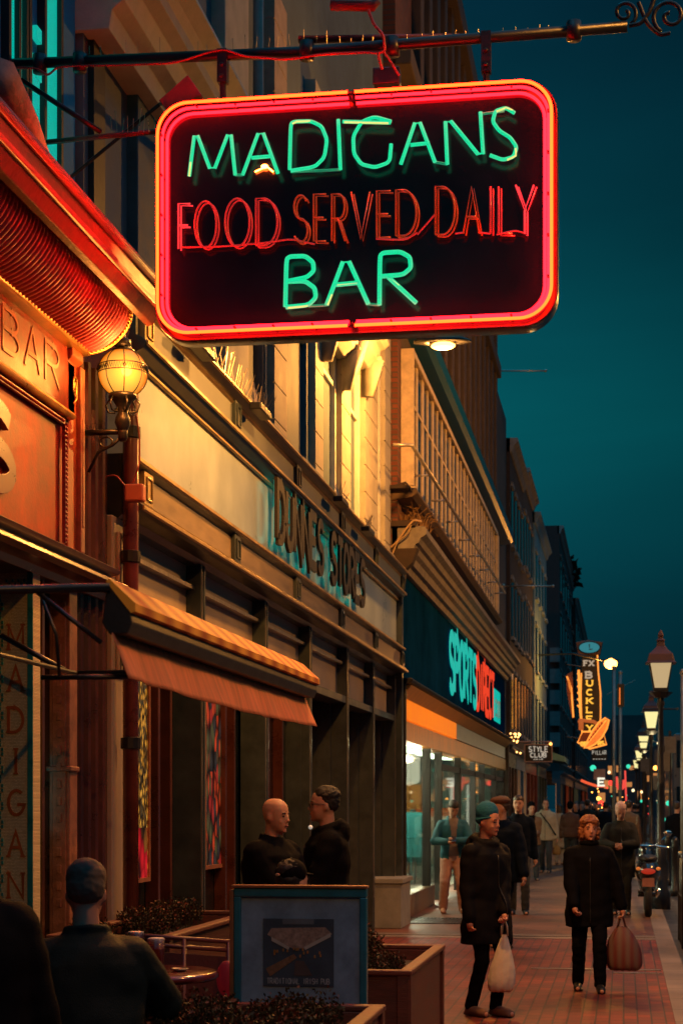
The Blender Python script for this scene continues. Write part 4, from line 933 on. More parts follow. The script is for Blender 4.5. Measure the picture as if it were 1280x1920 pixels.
b.build('name_lettering', mat('white lettering', (.8, .8, .78), .5), sh)
# canopy band, lamp reflections put into panel colour and glow
MB().box(-3.5, -3.18, SY0+.12, 33.9, 2.98, 3.44).build('canopy_band', mat('orange panel with painted lamp glow', (1.0, .30, .012), .4, metal=0, spec=.05, emit=(1, .22, .01), es=.55, var=.45, scale=2, stretch=(1, 4, 1)), sh)  # sodium light mirrored here is put in as orange colour and glow
MB().box(-3.5, -3.185, 33.95, SY1-.3, 2.98, 3.44).build('canopy_band', STEEL, sh)
b = MB(); b.ext([(-3.4, 3.44), (-3.02, 3.44), (-3.17, 3.28), (-3.4, 3.28)], SY0+.1, SY1-.3); b.build('canopy_soffit', mat('metal with painted gold reflection', (.95, .52, .14), .35, metal=.4, var=.3, rvar=.1, scale=3, stretch=(1, 4, 1)), sh)  # gold base stands in for reflected street light
MB().box(-3.5, -3.175, SY0+.12, SY1-.3, 2.66, 2.95).build('canopy_band', mat('panel with painted bronze reflection', (.85, .36, .05), .32, metal=.2, var=.35, rvar=.1, scale=2, stretch=(1, 5, 1)), sh)  # golden reflections painted into base colour and streaks
b = MB(); b.box(-3.10, -3.07, SY0+.3, SY1-.5, 3.425, 3.437); b.build('added_soffit_glow', emis('added warm glow strip', (1, .42, .07), 5), sh)  # invented strip, added to throw a gold glow on the band below
b = MB(); b.box(-3.5, -3.1, SY0, SY0+.12, 0, 3.5); b.box(-3.5, -3.1, SY1-.35, SY1-.1, 0, 3.5); b.build('door_jamb', DARK, sh)
# shop interior
b = MB(); b.box(-12, -3.6, SY0+.1, SY1, -.02, .02); b.build('shop_floor', mat('pale shop floor', (.45, .42, .36), .3), sh)
b = MB(); b.box(-12, -3.3, SY0+.1, SY1, 2.95, 3.05); b.build('shop_ceiling', mat('grey ceiling', (.35, .35, .33), .7), sh)
b = MB(); b.box(-12.1, -12, SY0, SY1, 0, 3); b.box(-12, -3.6, SY0+.0, SY0+.1, 0, 3); b.box(-12, -3.3, SY1-.1, SY1, 0, 3); b.build('shop_wall', mat('pale teal shop wall', (.30, .42, .38), .6, var=.3), sh)
for i in range(7):
    for j in range(2): MB().box(-4.9-j*2.6, -4.5-j*2.6, 26.4+i*3.1, 28.2+i*3.1, 2.91, 2.945).build('ceiling_light', emis('cool white shop light', (.85, 1.0, .66), 14.0), sh)
random.seed(11)
cols = [(.60, .12, .02), (.02, .20, .22), (.5, .45, .35), (.05, .06, .09), (.35, .05, .03), (.55, .50, .42), (.03, .30, .28), (.10, .10, .12), (.65, .25, .05)]
for i in range(34):
    y = 26.2+random.random()*21; x = -4.3-random.random()*3.8; h = random.uniform(.5, 1.5); z = random.uniform(.4, 1.2); c_ = random.choice(cols)
    b = MB(); nn = random.randint(4, 9)
    for k in range(nn): b.box(x-.28, x+.28, y+k*.09, y+k*.09+random.uniform(.04, .08), z+random.uniform(0, .12), z+h)
    b.tube([(x, y-.05, z+h+.05), (x, y+nn*.09+.05, z+h+.05)], .015, 6); b.tube([(x, y-.05, 0), (x, y-.05, z+h+.05)], .015, 6); b.tube([(x, y+nn*.09+.05, 0), (x, y+nn*.09+.05, z+h+.05)], .015, 6)
    b.build('clothes_rail', mat('hanging clothes %d' % cols.index(c_), c_, .8, var=.3), sh)
for y, c_, zz in ((25.9, (.85, .20, .02), .45), (38.5, (.9, .85, .6), .9), (42.6, (.9, .85, .6), 1.0)):
    MB().box(-3.75, -3.72, y, y+(1.1 if zz < .5 else 1.6), zz, 2.2).build('window_poster', emis('lit window poster %.1f' % y, c_, .9 if zz < .5 else 1.3), sh)
# glazing
GL_ = glass()
b = MB(); doors = [748, 800, 822, 858, 886, 903, 925, 944]
ys_ = [max(SY0+.14, min(fy(p, 3.28), SY1-.4)) for p in doors]
for a, c in zip(ys_, ys_[1:]):
    MB().box(-3.30, -3.285, a+.03, c-.03, .32, 2.62).build('shop_glass', GL_, sh)
for y in ys_: MB().box(-3.36, -3.22, y-.05, y+.05, 0, 2.66).build('mullion', DARK, sh, bevel=.008)
b = MB(); b.box(-3.4, -3.2, SY0+.1, fy(806, 3.28), 0, .34); b.build('glass_plinth', mat('brushed bronze plinth', (.28, .18, .10), .35, metal=.6, var=.3), sh, bevel=.01)
b = MB()
for a, c in zip(ys_[2:], ys_[3:]): b.box(-3.34, -3.24, a, c, 2.35, 2.45)
b.build('door_rail', DARK, sh)
lamp('shop_light', (-4.3, 28.2, 2.6), 560, (1.0, .86, .50), .5, None, sh); lamp('shop_light', (-4.4, 36, 2.6), 560, (1.0, .9, .6), .5, None, sh)
for py, px, z in ((0, 930, 0),):
    pass
for i, (px, py, x1) in enumerate(((932, 695, 1022), (942, 1099, 1036))):
    y = fy(px, 3.2); a = Q(px, py, y); c = Q(x1, py, y); b = MB(); b.tube([a, c], .022, 6); b.ball(a, .07); b.ball(c, .04)
    tag(b.build('flagpole', mat('galvanised rail', (.5, .45, .38)), None, True), ('thin bare flagpole sticking out over the street high up, nearer the neon sign', 'thin bare flagpole sticking out over the street at the end of the long glazed bay')[i], 'flagpole', 'bare flagpoles')

# ================================================================== BUILDINGS FURTHER DOWN THE STREET
def house(y0, y1, h, m, label, L=3.2, rows=3, n=4, wm_=None, trim=None, base=3.4, front=True, depth=9, wmk=DGLASS):
    r = empty('terrace_building', (-L, (y0+y1)/2, 0), label, 'building', 'buildings further down the street')
    MB().box(-L-depth, -L, y0, y1, base if front else 0, h).build('wall', m, r)
    dy = (y1-y0)/n; dz = (h-base-.8)/rows
    for j in range(rows):
        for i in range(n):
            y = y0+dy*(i+.28); z = base+.5+dz*j
            wq = MB().box(-L, -L+.02, y, y+dy*.45, z, z+dz*.62).build('window', wmk, r)
            b = MB(); b.box(-L, -L+.10, y-.06, y+dy*.45+.06, z-.10, z); b.box(-L, -L+.06, y-.06, y+dy*.45+.06, z+dz*.62, z+dz*.62+.12); b.build('window_frame', trim or STONE, wq)
    b = MB(); b.ext([(-L-.1, h), (-L+.22, h), (-L+.24, h-.1), (-L+.12, h-.22), (-L+.05, h-.4), (-L-.1, h-.4)], y0, y1); b.build('cornice', trim or STONE, r, bevel=.01)
    return r
DKB = mat('dark brown brickwork', (.045, .032, .03), .85, var=.35, bump=.4, scale=3)
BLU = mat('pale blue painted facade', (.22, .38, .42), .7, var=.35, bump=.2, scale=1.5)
h1 = house(50.4, 57, 12.2, DKB, 'dark narrow brick building with a rooftop chimney past the sports shop')
b = MB(); b.box(-4.4, -3.45, 50.6, 51.1, 12.2, 13.0); b.box(-4.2, -4.0, 50.7, 50.95, 13.0, 13.35); b.build('chimney', DKB, h1, bevel=.02)
h2 = house(57, 63.2, 12.6, mat('sooty stone', (.06, .05, .045), .85, var=.4, bump=.4, scale=2), 'sooty stone building between the dark narrow one and the pale blue facade')
b = MB(); b.box(-4.6, -3.5, 57.4, 58.3, 12.6, 13.3); b.build('chimney', DKB, h2, bevel=.02)
h3 = house(63.2, 73, 12.2, BLU, 'pale blue painted facade catching the sky light, far down the street', L=3.14, trim=mat('blue white trim', (.30, .42, .46), .6))
h4 = house(88, 112, 15.6, mat('near black brick', (.055, .035, .034), .9, var=.3, bump=.3), 'tall dark block with a flat roofline beyond the side street', L=3.15, rows=4, n=6, depth=14)
b = MB(); 
for i in range(5): b.box(-3.6-.0, -3.1, 87.6, 88.0, 4.6+i*1.05, 5.3+i*1.05)
b.build('louvre', mat('grey louvre', (.14, .15, .15), .6), h4)
h5 = house(112, 150, 14.8, DKB, 'distant row of dark brick buildings stepping down toward the horizon', L=3.0, rows=4, n=8)
# bushes on the far parapet
b = MB(); random.seed(5)
for k in range(260):
    c = Vector((-3.1+random.gauss(0, .15), random.uniform(103, 111), 15.6+abs(random.gauss(0, .22)))); s = Vector([random.uniform(-.2, .2) for _ in range(3)]); u = s.cross(Vector((.3, .5, 1)))*.8; b.add([c, c+s+u, c+s*2, c+s-u], [(0, 1, 2, 3)])
tag(b.build('roof_shrub', mat('dark leaves', (.025, .03, .02), .9)), 'dark shrub growing on the parapet of the far tall dark block', 'shrub')
# ground-floor shopfronts past the sports shop
def shopfront(y0, y1, m, label, lit=None, lz=(0.5, 2.6), L=3.2, sign=None):
    r = empty('shopfront', (-L, (y0+y1)/2, 0), label, 'shopfront', 'small shopfronts past the sports shop')
    b = MB(); b.box(-L-.4, -L, y0, y1, 2.8, 3.4); b.ext([(-L, 3.4), (-L+.18, 3.38), (-L+.16, 3.3), (-L, 3.2)], y0, y1); b.build('fascia', m, r, bevel=.01)
    n = 3; dy = (y1-y0)/n
    for i in range(n+1): MB().box(-L-.2, -L+.03, y0+i*dy-.12, y0+i*dy+.12, 0, 2.8).build('pilaster', m, r, bevel=.01)
    for i in range(n): MB().box(-L-.22, -L-.2, y0+i*dy+.12, y0+(i+1)*dy-.12, lz[0], 2.8).build('window', lit if lit and i != 1 else DGLASS, r)
    MB().box(-L-.25, -L-.1, y0, y1, 0, lz[0]).build('stall_riser', m, r)
    return r
WARM = emis('warm lit window', (1.0, .42, .12), .55); COOL = emis('cool lit window', (.10, .62, .55), .55)
DRED = mat('deep red shop paint', (.22, .025, .02), .4, var=.3, coat=.3); TEALP = mat('grey teal shop paint', (.05, .13, .15), .5, var=.25, coat=.2)
shopfront(49.0, 53.4, mat('black lacquer', (.03, .02, .02), .3), 'small dark shopfront with warm windows right beside the sports shop', WARM)
shopfront(53.6, 58.4, CREAMST, 'cream pillared shopfront behind the two walking friends', WARM)
shopfront(58.6, 65.8, DRED, 'deep red painted shopfront beyond the style club sign', None)
shopfront(66, 73, TEALP, 'grey teal shopfront past the deep red one', None, L=3.15)
b = MB(); b.ext([(-3.2, 3.9), (-2.2, 3.55), (-2.2, 3.35), (-3.2, 3.5)], 67, 72.6)
tag(b.build('shop_canopy', mat('teal canopy cloth', (.10, .24, .26), .7, var=.2)), 'sloping grey teal shop canopy beyond the style club sign', 'canopy')
shopfront(88, 96, mat('slate shop paint', (.06, .08, .09), .5), 'dim slate shopfront at the foot of the tall dark block', WARM, L=3.1)
shopfront(96, 112, DRED, 'far red shopfront with warm windows below the steakhouse sign', WARM, L=3.1)
shopfront(112, 130, TEALP, 'farthest teal shopfront with warm lit windows', WARM, L=3.0)
shopfront(130, 150, DRED, 'last tiny red shopfront at the end of the terrace', WARM, L=3.0)

# ---------------- hanging signs
def flat_text(mb, txt, x0, x1, z0, z1, y, sw, t=.01, serif=0, gap=.28): word(mb, txt, x0, z0, x1-x0, z1-z0, sw, lambda a, z, d: (a, y-d, z), t, serif, gap)
BLK = mat('black sign board', (.012, .010, .010), .5, var=.3); WHT = mat('white sign lettering', (.75, .72, .64), .6, emit=(.9, .85, .7), es=.32)
y = 52.0; a = Q(984, 1397, y); c = Q(1033, 1427, y); r = empty('hanging_sign', ((a.x+c.x)/2, y, c.z), 'small black hanging sign with white words STYLE CLUB', 'sign')
MB().box(a.x, c.x, y, y+.08, c.z, a.z).build('board', BLK, r, bevel=.01)
b = MB(); b.box(a.x-.03, c.x+.03, y-.01, y+.09, a.z, a.z+.03).box(a.x-.03, c.x+.03, y-.01, y+.09, c.z-.03, c.z).box(c.x, c.x+.03, y-.01, y+.09, c.z, a.z).box(a.x-.03, a.x, y-.01, y+.09, c.z, a.z); b.tube([(a.x-.8, y+.04, a.z+.1), (c.x, y+.04, a.z+.1)], .02, 6); b.build('frame', mat('pinkish frame', (.5, .3, .25), .5), r)
b = MB(); H = a.z-c.z; W = c.x-a.x
flat_text(b, 'STYLE', a.x+W*.14, c.x-W*.14, c.z+H*.58, a.z-H*.10, y-.004, .032); flat_text(b, 'CLUB', a.x+W*.2, c.x-W*.2, c.z+H*.24, a.z-H*.50, y-.004, .032); flat_text(b, 'HAIR', a.x+W*.33, c.x-W*.33, c.z+H*.07, c.z+H*.15, y-.004, .012); b.build('lettering', WHT, r)
b = MB(); b.ball((c.x-.02, y-.05, a.z+.03), .045); b.build('spot_light', emis('small orange bulb', (1, .4, .08), 4), r)
# steakhouse sign
y = 76.0
r = empty('vertical_sign', (Q(1105, 1400, y).x, y, Q(1105, 1400, y).z), 'tall black vertical sign reading FX BUCKLEY in orange letters with a clock on top', 'sign')
k_ = Q(1, 0, y).x-Q(0, 0, y).x
def lp(v): return [(q.x, q.z) for q in (Q(px, py, y) for px, py in v)]
pr_ = lp([(1090, 1226), (1118, 1226), (1120, 1262), (1124, 1300), (1124, 1345), (1119, 1400), (1092, 1400), (1089, 1345), (1088, 1300), (1089, 1262)])
b = MB(); n = len(pr_); b.add([(x, y, z) for x, z in pr_]+[(x, y+.35, z) for x, z in pr_], [tuple(range(n)), tuple(range(n, 2*n))]+[(i, (i+1) % n, (i+1) % n+n, i+n) for i in range(n)]); b.build('board', BLK, r)
NEO = emis('orange neon line', (1.0, .30, .04), 1.5); AMB = emis('amber lit letters', (1.0, .48, .05), 1.25); DIMW = emis('dim cream letters', (.85, .62, .42), .55)
b = MB()
for side in ([(1119, 1228), (1121, 1262), (1125, 1300), (1125, 1345), (1120, 1400)], [(1089, 1262), (1088, 1300), (1089, 1345), (1091, 1400)]): b.tube([Q(px, py, y-.05) for px, py in side], .03, 6)
b.build('neon_edge', NEO, r)
def pxt(b, ch, cx, ty, by, wd, sw, yy, serif=.05):
    a = Q(cx-wd/2, ty, yy); c = Q(cx+wd/2, by, yy); glyph(b, ch, a.x, c.z, c.x-a.x, a.z-c.z, sw, lambda u, z, d: (u, yy-d, z), .02, serif)
b = MB(); pxt(b, 'F', 1097.5, 1239, 1248, 7, .06, y-.02); pxt(b, 'X', 1108, 1239, 1248, 8, .06, y-.02); pxt(b, 'B', 1103, 1260, 1271, 11, .07, y-.02); b.build('lettering', DIMW, r)
b = MB()
for ch, ty in (('U', 1276), ('C', 1293), ('K', 1309), ('L', 1326), ('E', 1343), ('Y', 1360)): pxt(b, ch, 1104.5, ty, ty+10, 10.5, .065, y-.02)
b.build('lettering', AMB, r)
b = MB(); v = lp([(1079, 1204), (1102, 1200), (1129, 1204), (1124, 1228), (1083, 1228)]); n = len(v); b.add([(x, y-.1, z) for x, z in v]+[(x, y+.5, z) for x, z in v], [tuple(range(n)), tuple(range(n, 2*n))]+[(i, (i+1) % n, (i+1) % n+n, i+n) for i in range(n)]); cb = b.build('clock_case', mat('brown clock case', (.16, .06, .04), .5), r, bevel=.02)
cc = Q(1104, 1214, y-.11); b = MB(); b.add([(cc.x+18*k_*math.cos(R(u)), y-.115, cc.z+10*k_*math.sin(R(u))) for u in range(0, 360, 10)], [tuple(range(36))]); b.build('clock_face', emis('teal clock face', (.03, .24, .28), .8), cb)
b = MB(); b.box(cc.x-.02, cc.x+.02, y-.13, y-.12, cc.z-.02, cc.z+.16); b.box(cc.x-.02, cc.x+.14, y-.13, y-.12, cc.z-.10, cc.z-.06); b.tube([(cc.x+18*k_*math.cos(R(u)), y-.125, cc.z+10*k_*math.sin(R(u))) for u in range(0, 360, 10)], .03, 5, closed=True); b.build('clock_hands', BLK, cb)
b = MB()
for py in (1250, 1315, 1385): b.tube([Q(1062, py-4, y+.2), Q(1090, py, y+.2)], .03, 6)
b.build('bracket_arm', IRON, r)
# side neon sign parallel to the wall
r = empty('side_neon_sign', Q(1078, 1300, 76), 'narrow orange neon sign on the wall left of the tall steakhouse sign', 'sign')
b = MB(); q = [Q(x, y_, 75.5) for x, y_ in ((1061, 1266), (1072, 1258), (1076, 1345), (1072, 1348), (1062, 1300))]; b.add([*q, *[v+Vector((0, .2, 0)) for v in q]], [tuple(range(5)), tuple(range(5, 10))]+[(i, (i+1) % 5, (i+1) % 5+5, i+5) for i in range(5)]); b.build('board', mat('rust board', (.3, .1, .05), .6), r)
b = MB(); b.tube([Q(x, y_, 75.4) for x, y_ in ((1062, 1268), (1070, 1290), (1074, 1345))], .035, 6); b.tube([Q(x, y_, 75.4) for x, y_ in ((1084, 1256), (1085, 1285), (1087, 1330), (1090, 1362))], .05, 6)
for i in range(6): b.tube([Q(1081.5, 1262+i*12, 75.4), Q(1085, 1266+i*12, 75.4)], .04, 5)
b.build('neon_edge', NEO, r)
b = MB(); v = [Q(x, y_, 75.3) for x, y_ in ((1063, 1272), (1069, 1280), (1071, 1305), (1065, 1288))]; b.add(v, [(0, 1, 2, 3)]); b.build('lit_panel', emis('orange lit panel', (1, .25, .03), .8), r)
# baguette sign over the pointed diner sign
y = 70.0
r = empty('peaked_sign', Q(1108, 1400, y), 'dark red peaked sign outlined in orange behind the feather shaped sign', 'sign')
b = MB(); v = [Q(x, y_, y) for x, y_ in ((1082, 1392), (1091, 1372), (1130, 1372), (1136, 1396), (1105, 1404))]; n = 5; b.add([*v, *[p+Vector((0, .2, 0)) for p in v]], [tuple(range(5)), tuple(range(5, 10))]+[(i, (i+1) % 5, (i+1) % 5+5, i+5) for i in range(5)]); b.build('board', mat('maroon board', (.14, .02, .02), .5), r)
b = MB(); b.tube([q+Vector((0, -.05, 0)) for q in v], .035, 6, closed=True); b.build('neon_edge', NEO, r)
b = MB()
for ch, x in (('P', 1091), ('E', 1097.5), ('R', 1123), ('S', 1129)): pxt(b, ch, x, 1392-(x-1090)*.05, 1399-(x-1090)*.05, 5.2, .05, y-.03, .0)
b.build('lettering', AMB, r)
y = 69.0
b = MB(); fp = [(1094, 1403), (1101, 1388), (1110, 1370), (1122, 1354), (1134, 1346), (1141, 1350), (1137, 1366), (1128, 1382), (1114, 1396), (1102, 1402)]
v = [Q(x, y_, y) for x, y_ in fp]; n = len(v); b.add([*v, *[p+Vector((0, .16, 0)) for p in v]], [tuple(range(n)), tuple(range(n, 2*n))]+[(i, (i+1) % n, (i+1) % n+n, i+n) for i in range(n)])
r = empty('feather_sign', Q(1108, 1400, y), 'slanting orange feather shaped projecting sign in front of the steakhouse sign', 'sign')
b.build('board', mat('copper orange board', (.6, .22, .07), .5, var=.4, emit=(1, .28, .05), es=.35), r)
b = MB(); b.tube([q+Vector((0, -.04, 0)) for q in v], .03, 6, closed=True); b.tube([Q(1096, 1400, y-.05), Q(1112, 1380, y-.05), Q(1136, 1350, y-.05)], .025, 6); b.build('neon_edge', NEO, r)
b = MB()
for i in range(7): q = Q(1104+i*4.0, 1388-i*5.2, y-.05); b.ball(q, (.05, .02, .07))
b.build('lettering', mat('rust letters', (.3, .04, .02), .5), r)
b = MB(); b.tube([Q(1083, 1355, y+1), Q(1093, 1351, y+1), Q(1112, 1353, y+1), (Q(1122, 1360, y+1))], .07, 8); b.box(Q(1084, 0, y+1).x, Q(1093, 0, y+1).x, y+.9, y+1.1, Q(0, 1376, y+1).z, Q(0, 1356, y+1).z)
tag(b.build('orange_arc_sign', emis('dim orange sign', (.8, .16, .03), .55), None, True), 'dim orange curved shop sign right below the tall steakhouse sign', 'sign')
y = 64.0; a = Q(1108, 1405, y); c = Q(1137, 1426, y); r = empty('board_sign', ((a.x+c.x)/2, y, c.z), 'black board sign with white lettering PILLAR under the peaked sign', 'sign')
MB().box(a.x, c.x, y, y+.1, c.z, a.z).build('board', BLK, r)
b = MB(); flat_text(b, 'PILLAR', a.x+.03, c.x-.03, c.z+.22, a.z-.05, y-.004, .022); 
for i in range(5): b.box(a.x+.05+i*.1, a.x+.11+i*.1, y-.01, y-.004, c.z+.04, c.z+.07)
b.build('lettering', WHT, r)
y = 60.0; r = empty('arched_sign', Q(1110, 1460, y), 'curved red and white lit sign with a bright white letter E', 'sign')
b = MB(); b.tube([Q(x, y_, y) for x, y_ in ((1088, 1463), (1100, 1468), (1118, 1474), (1134, 1474))], .045, 6); b.build('red_edge', emis('red curved strip', (1, .12, .04), .9), r)
b = MB(); a = Q(1121, 1460, y); c = Q(1133, 1473, y); glyph(b, 'E', a.x, c.z, c.x-a.x, a.z-c.z, .07, lambda u, z, d: (u, y-.05-d, z), .03); 
b.build('letter', emis('bright white letter', (1, .95, .75), 1.0), r)
a = Q(1112, 1442, y+.3); c = Q(1134, 1462, y+.3); MB().box(a.x, c.x, y+.3, y+.4, c.z, a.z).build('board', mat('striped board', (.35, .2, .15), .6), r)
y = 58.0; a = Q(951, 1432, y); c = Q(978, 1466, y); r = empty('bracket_sign', ((a.x+c.x)/2, y, c.z), 'small pale round sign on a frame by the end of the sports shop', 'sign')
b = MB(); b.box(a.x, c.x, y, y+.1, c.z, a.z); b.build('board', mat('grey brown board', (.16, .13, .11), .6), r); b = MB(); b.tube([((a.x+c.x)/2+.17*math.cos(R(u)), y-.02, (a.z+c.z)/2+.2*math.sin(R(u))) for u in range(0, 360, 20)], .025, 6, closed=True); b.build('ring', WHT, r)
# hanging string of bulbs between the shops
b = MB(); random.seed(9)
for i in range(26):
    px = random.uniform(952, 975); py = random.uniform(1375, 1412); b.ball(Q(px, py, random.uniform(50, 54)), .028, 6, 4)
tag(b.build('fairy_lights', emis('fairy bulb', (1, .45, .12), 5), None), 'cluster of tiny warm fairy lights over the door beside the sports shop', 'lights', kind='stuff')
# overhead wire
b = MB(); b.tube([Q(1136, 1303, 90), Q(1160, 1290, 90), Q(1190, 1275, 90)], .02, 5)
tag(b.build('overhead_wire', mat('pale wire', (.4, .35, .3), .5)), 'short pale overhead wire crossing the sky right of the vertical sign', 'wire')

# ---------------- traditional lamp posts
LX = 0.66
def lantern_post(name, x, y, label, lit=True, zl=3.62):
    r = empty(name, (x, y, 0), label, 'street lamp', 'black Victorian lamp posts along the kerb')
    b = MB(); b.lathe([(.16, 0), (.16, .25), (.12, .32), (.13, .75), (.09, .85), (.10, .95), (.065, 1.0), (.055, 2.0), (.07, 2.05), (.05, 2.1), (.042, 3.3), (.07, 3.36), (.05, 3.42), (.06, zl-.06)], (x, y, 0), 12); b.build('post', IRON, r, True)
    b = MB(); b.tube([(x-.26, y, 3.28), (x+.26, y, 3.28)], .014, 6); b.ball((x-.27, y, 3.28), .025); b.ball((x+.27, y, 3.28), .025); b.build('ladder_bar', IRON, r)
    b = MB()
    for s, e, z0, z1 in ((.10, .175, zl, zl+.40),):
        b.add([(x-s, y-s, z0), (x+s, y-s, z0), (x+s, y+s, z0), (x-s, y+s, z0), (x-e, y-e, z1), (x+e, y-e, z1), (x+e, y+e, z1), (x-e, y+e, z1)], [(0, 1, 5, 4), (1, 2, 6, 5), (2, 3, 7, 6), (3, 0, 4, 7), (0, 3, 2, 1), (4, 5, 6, 7)])
    b.build('lantern_glass', LAMPGLOW if lit else emis('unlit cream glass with painted glow', (.85, .60, .30), .62), r)  # unlit lantern: light on its cream glass is put in as glow
    b = MB()
    for sx in (-1, 1):
        for sy in (-1, 1): b.tube([(x+sx*.105, y+sy*.105, zl-.02), (x+sx*.18, y+sy*.18, zl+.41)], .012, 5)
    b.box(x-.12, x+.12, y-.12, y+.12, zl-.06, zl); b.lathe([(.10, -.16), (.2, -.07)], (x, y, zl), 8)
    b.build('lantern_frame', IRON, r)
    b = MB(); z = zl+.40; b.lathe([(.36, 0), (.31, .03), (.27, .15), (.16, .23), (.10, .28), (.08, .36), (.10, .38), (.05, .42), (.07, .46), (.03, .54), (.0, .56)], (x, y, z), 4, sq=True); b.build('lantern_roof', mat('rusty red lantern roof', (.06, .018, .016), .5, var=.4), r, bevel=.01)
    return r
p1 = lantern_post('lamp_post', .60, 29.3, 'largest lamp post with an unlit cream lantern under a rusty red roof', False)
lab = ['second lamp post, glowing pale lantern right behind the largest one', 'third lamp post along the kerb, glowing lantern below the second', 'fourth lamp post along the kerb, glowing lantern among dark poles', 'fifth and farthest glowing lamp post along the kerb']
p2 = lantern_post('lamp_post', .68, 44.5, lab[0])
for i, y in enumerate((60, 76, 92)):
    c = copy_tree(p2, label=lab[i+1]); c.location = (.66, y, 0)
for i, y in enumerate((44.5, 60)): lamp('lamp_light', (.7, y, 3.3), 35, (1.0, .80, .40), .15)

# ---------------- bollards, posts, railings on the kerb side
def bollard(x, y, h, lab):
    r = empty('bollard', (x, y, 0), lab, 'bollard', 'black bollards on the kerb side')
    b = MB(); b.lathe([(.10, 0), (.10, .12), (.07, .16), (.065, h*.8), (.09, h*.83), (.06, h*.88), (.075, h*.93), (.04, h), (0, h+.02)], (x, y, 0), 10); b.build('post', IRON, r, True); return r
for i, (x, y) in enumerate(((.95, 33.5), (.92, 38), (.95, 49), (.9, 55))):
    bollard(x, y, 1.1, ('black iron bollard nearest the scooter', 'second black bollard past the scooter', 'third black bollard, before the far crowd', 'fourth and farthest black bollard on the kerb side')[i])
b = MB(); 
for k in range(5):
    b.tube([(0.70, 21.2+k*.35, 0), (0.70, 21.2+k*.35, 1.05)], .016, 6)
b.tube([(0.70, 21.2, 0), (0.70, 21.2, 1.02), (0.70, 21.35, 1.1), (0.70, 22.5, 1.1), (0.70, 22.6, 1.02), (0.70, 22.6, 0)], .025, 8); b.tube([(0.70, 21.2, .6), (0.70, 22.6, .6)], .018, 6)
tag(b.build('barrier', IRON, None, True), 'black tubular barrier at the right edge of the pavement', 'barrier')
for i, (px, y, h, rr_) in enumerate(((1150, 48, 5.4, .05), (1162, 47, 5.2, .045), (1152, 90, 6, .06), (1280, 31, 4.0, .05))):
    x = Q(px, 1500, y).x
    r = empty('steel_pole', (x, y, 0), ('pale steel traffic pole left of the lanterns', 'second pale steel pole just right of the first', 'far thin steel pole near the crowd', 'dark pole at the right frame edge')[i], 'pole')
    b = MB(); b.tube([(x, y, 0), (x, y, h)], rr_, 8); b.ball((x, y, h), rr_*1.3); b.build('pole', mat('galvanised grey pole', (.30, .30, .29), .45, metal=.5, var=.2), r, True)
    if i == 1:
        b = MB(); b.box(x-.08, x+.10, y-.06, y+.04, 4.3, 4.9); b.build('sign_plate', BLK, r); b = MB(); b.box(x-.03, x+.0, y-.07, y-.062, 4.35, 4.8); b.build('lit_strip', emis('orange lit strip', (1, .2, .03), 1.0), r)

for x, y, h in ((.84, 25.2, 1.0), (.80, 36.5, 2.9), (1.05, 41, 3.4), (.90, 47, 2.6), (.62, 53, 3.2), (1.1, 57, 3.6), (.85, 68, 3.4)):
    r = empty('kerb_post', (x, y, 0), 'thin dark post standing among the lamp posts along the kerb', 'post', 'thin dark posts along the kerb')
    b = MB(); b.lathe([(.05, 0), (.05, .2), (.032, .3), (.03, h-.05), (.04, h), (0, h+.03)], (x, y, 0), 8); b.build('post', IRON, r, True)
    if h > 2: b = MB(); b.box(x-.13, x+.13, y-.05, y-.03, h-.5, h-.12); b.build('sign_plate', mat('dull sign plate', (.10, .10, .10), .5, var=.4), r)
# ---------------- far end of the street: backdrop of low roofs, traffic, lights
bk = empty('far_terrace', (14, 170, 0), 'hazy dark line of distant roofs closing the street at the right', 'buildings')
random.seed(21)
b = MB()
x = -4
while x < 34:
    wdt = random.uniform(2.5, 5); h = random.uniform(6.5, 9.5) if x > 1 else random.uniform(7, 11); b.box(x, x+wdt-.05, 165+random.uniform(0, 3), 180, 0, h)
    if random.random() < .5: b.box(x+wdt*.3, x+wdt*.5, 170, 172, h, h+1.2)
    x += wdt
b.build('wall', mat('distant dark wall', (.06, .06, .065), .9, var=.4, scale=.3), bk)
b = MB()
for i in range(60): x_ = random.uniform(-3, 22); z_ = random.uniform(1.5, 5.5); b.box(x_, x_+random.uniform(.3, .8), 164.6, 164.7, z_, z_+random.uniform(.3, 1.0))
b.build('lit_window', emis('far lit window', (1, .38, .10), .5), bk)
CL = {'amber': ((1, .36, .05), 7), 'red': ((1, .05, .03), 1.8), 'green': ((.05, .8, .5), 1.1), 'white': ((1, .75, .4), 2.2)}
random.seed(33); lights = {k: MB() for k in CL}
spec_l = [(1228, 1440, 'amber', .13, 100), (1235, 1441, 'amber', .06, 100), (1245, 1432, 'amber', .09, 110), (1252, 1430, 'amber', .11, 110), (1259, 1425, 'amber', .12, 110), (1177, 1437, 'green', .12, 100), (1255, 1442, 'green', .09, 80), (1111, 1440, 'green', .14, 80),
          (1240, 1536, 'green', .10, 50), (1235, 1505, 'green', .07, 50), (1252, 1506, 'green', .09, 60), (1202, 1502, 'green', .05, 60), (1144, 1468, 'red', .12, 80), (1126, 1507, 'red', .2, 110), (1121, 1497, 'amber', .12, 110), (1186, 1482, 'white', .10, 120), (1203, 1485, 'white', .05, 60), (1141, 1448, 'white', .06, 70), (1233, 1393, 'white', .05, 60)]
for px, py, k, r_, y in spec_l: lights[k].ball(Q(px, py, y), r_, 8, 5)
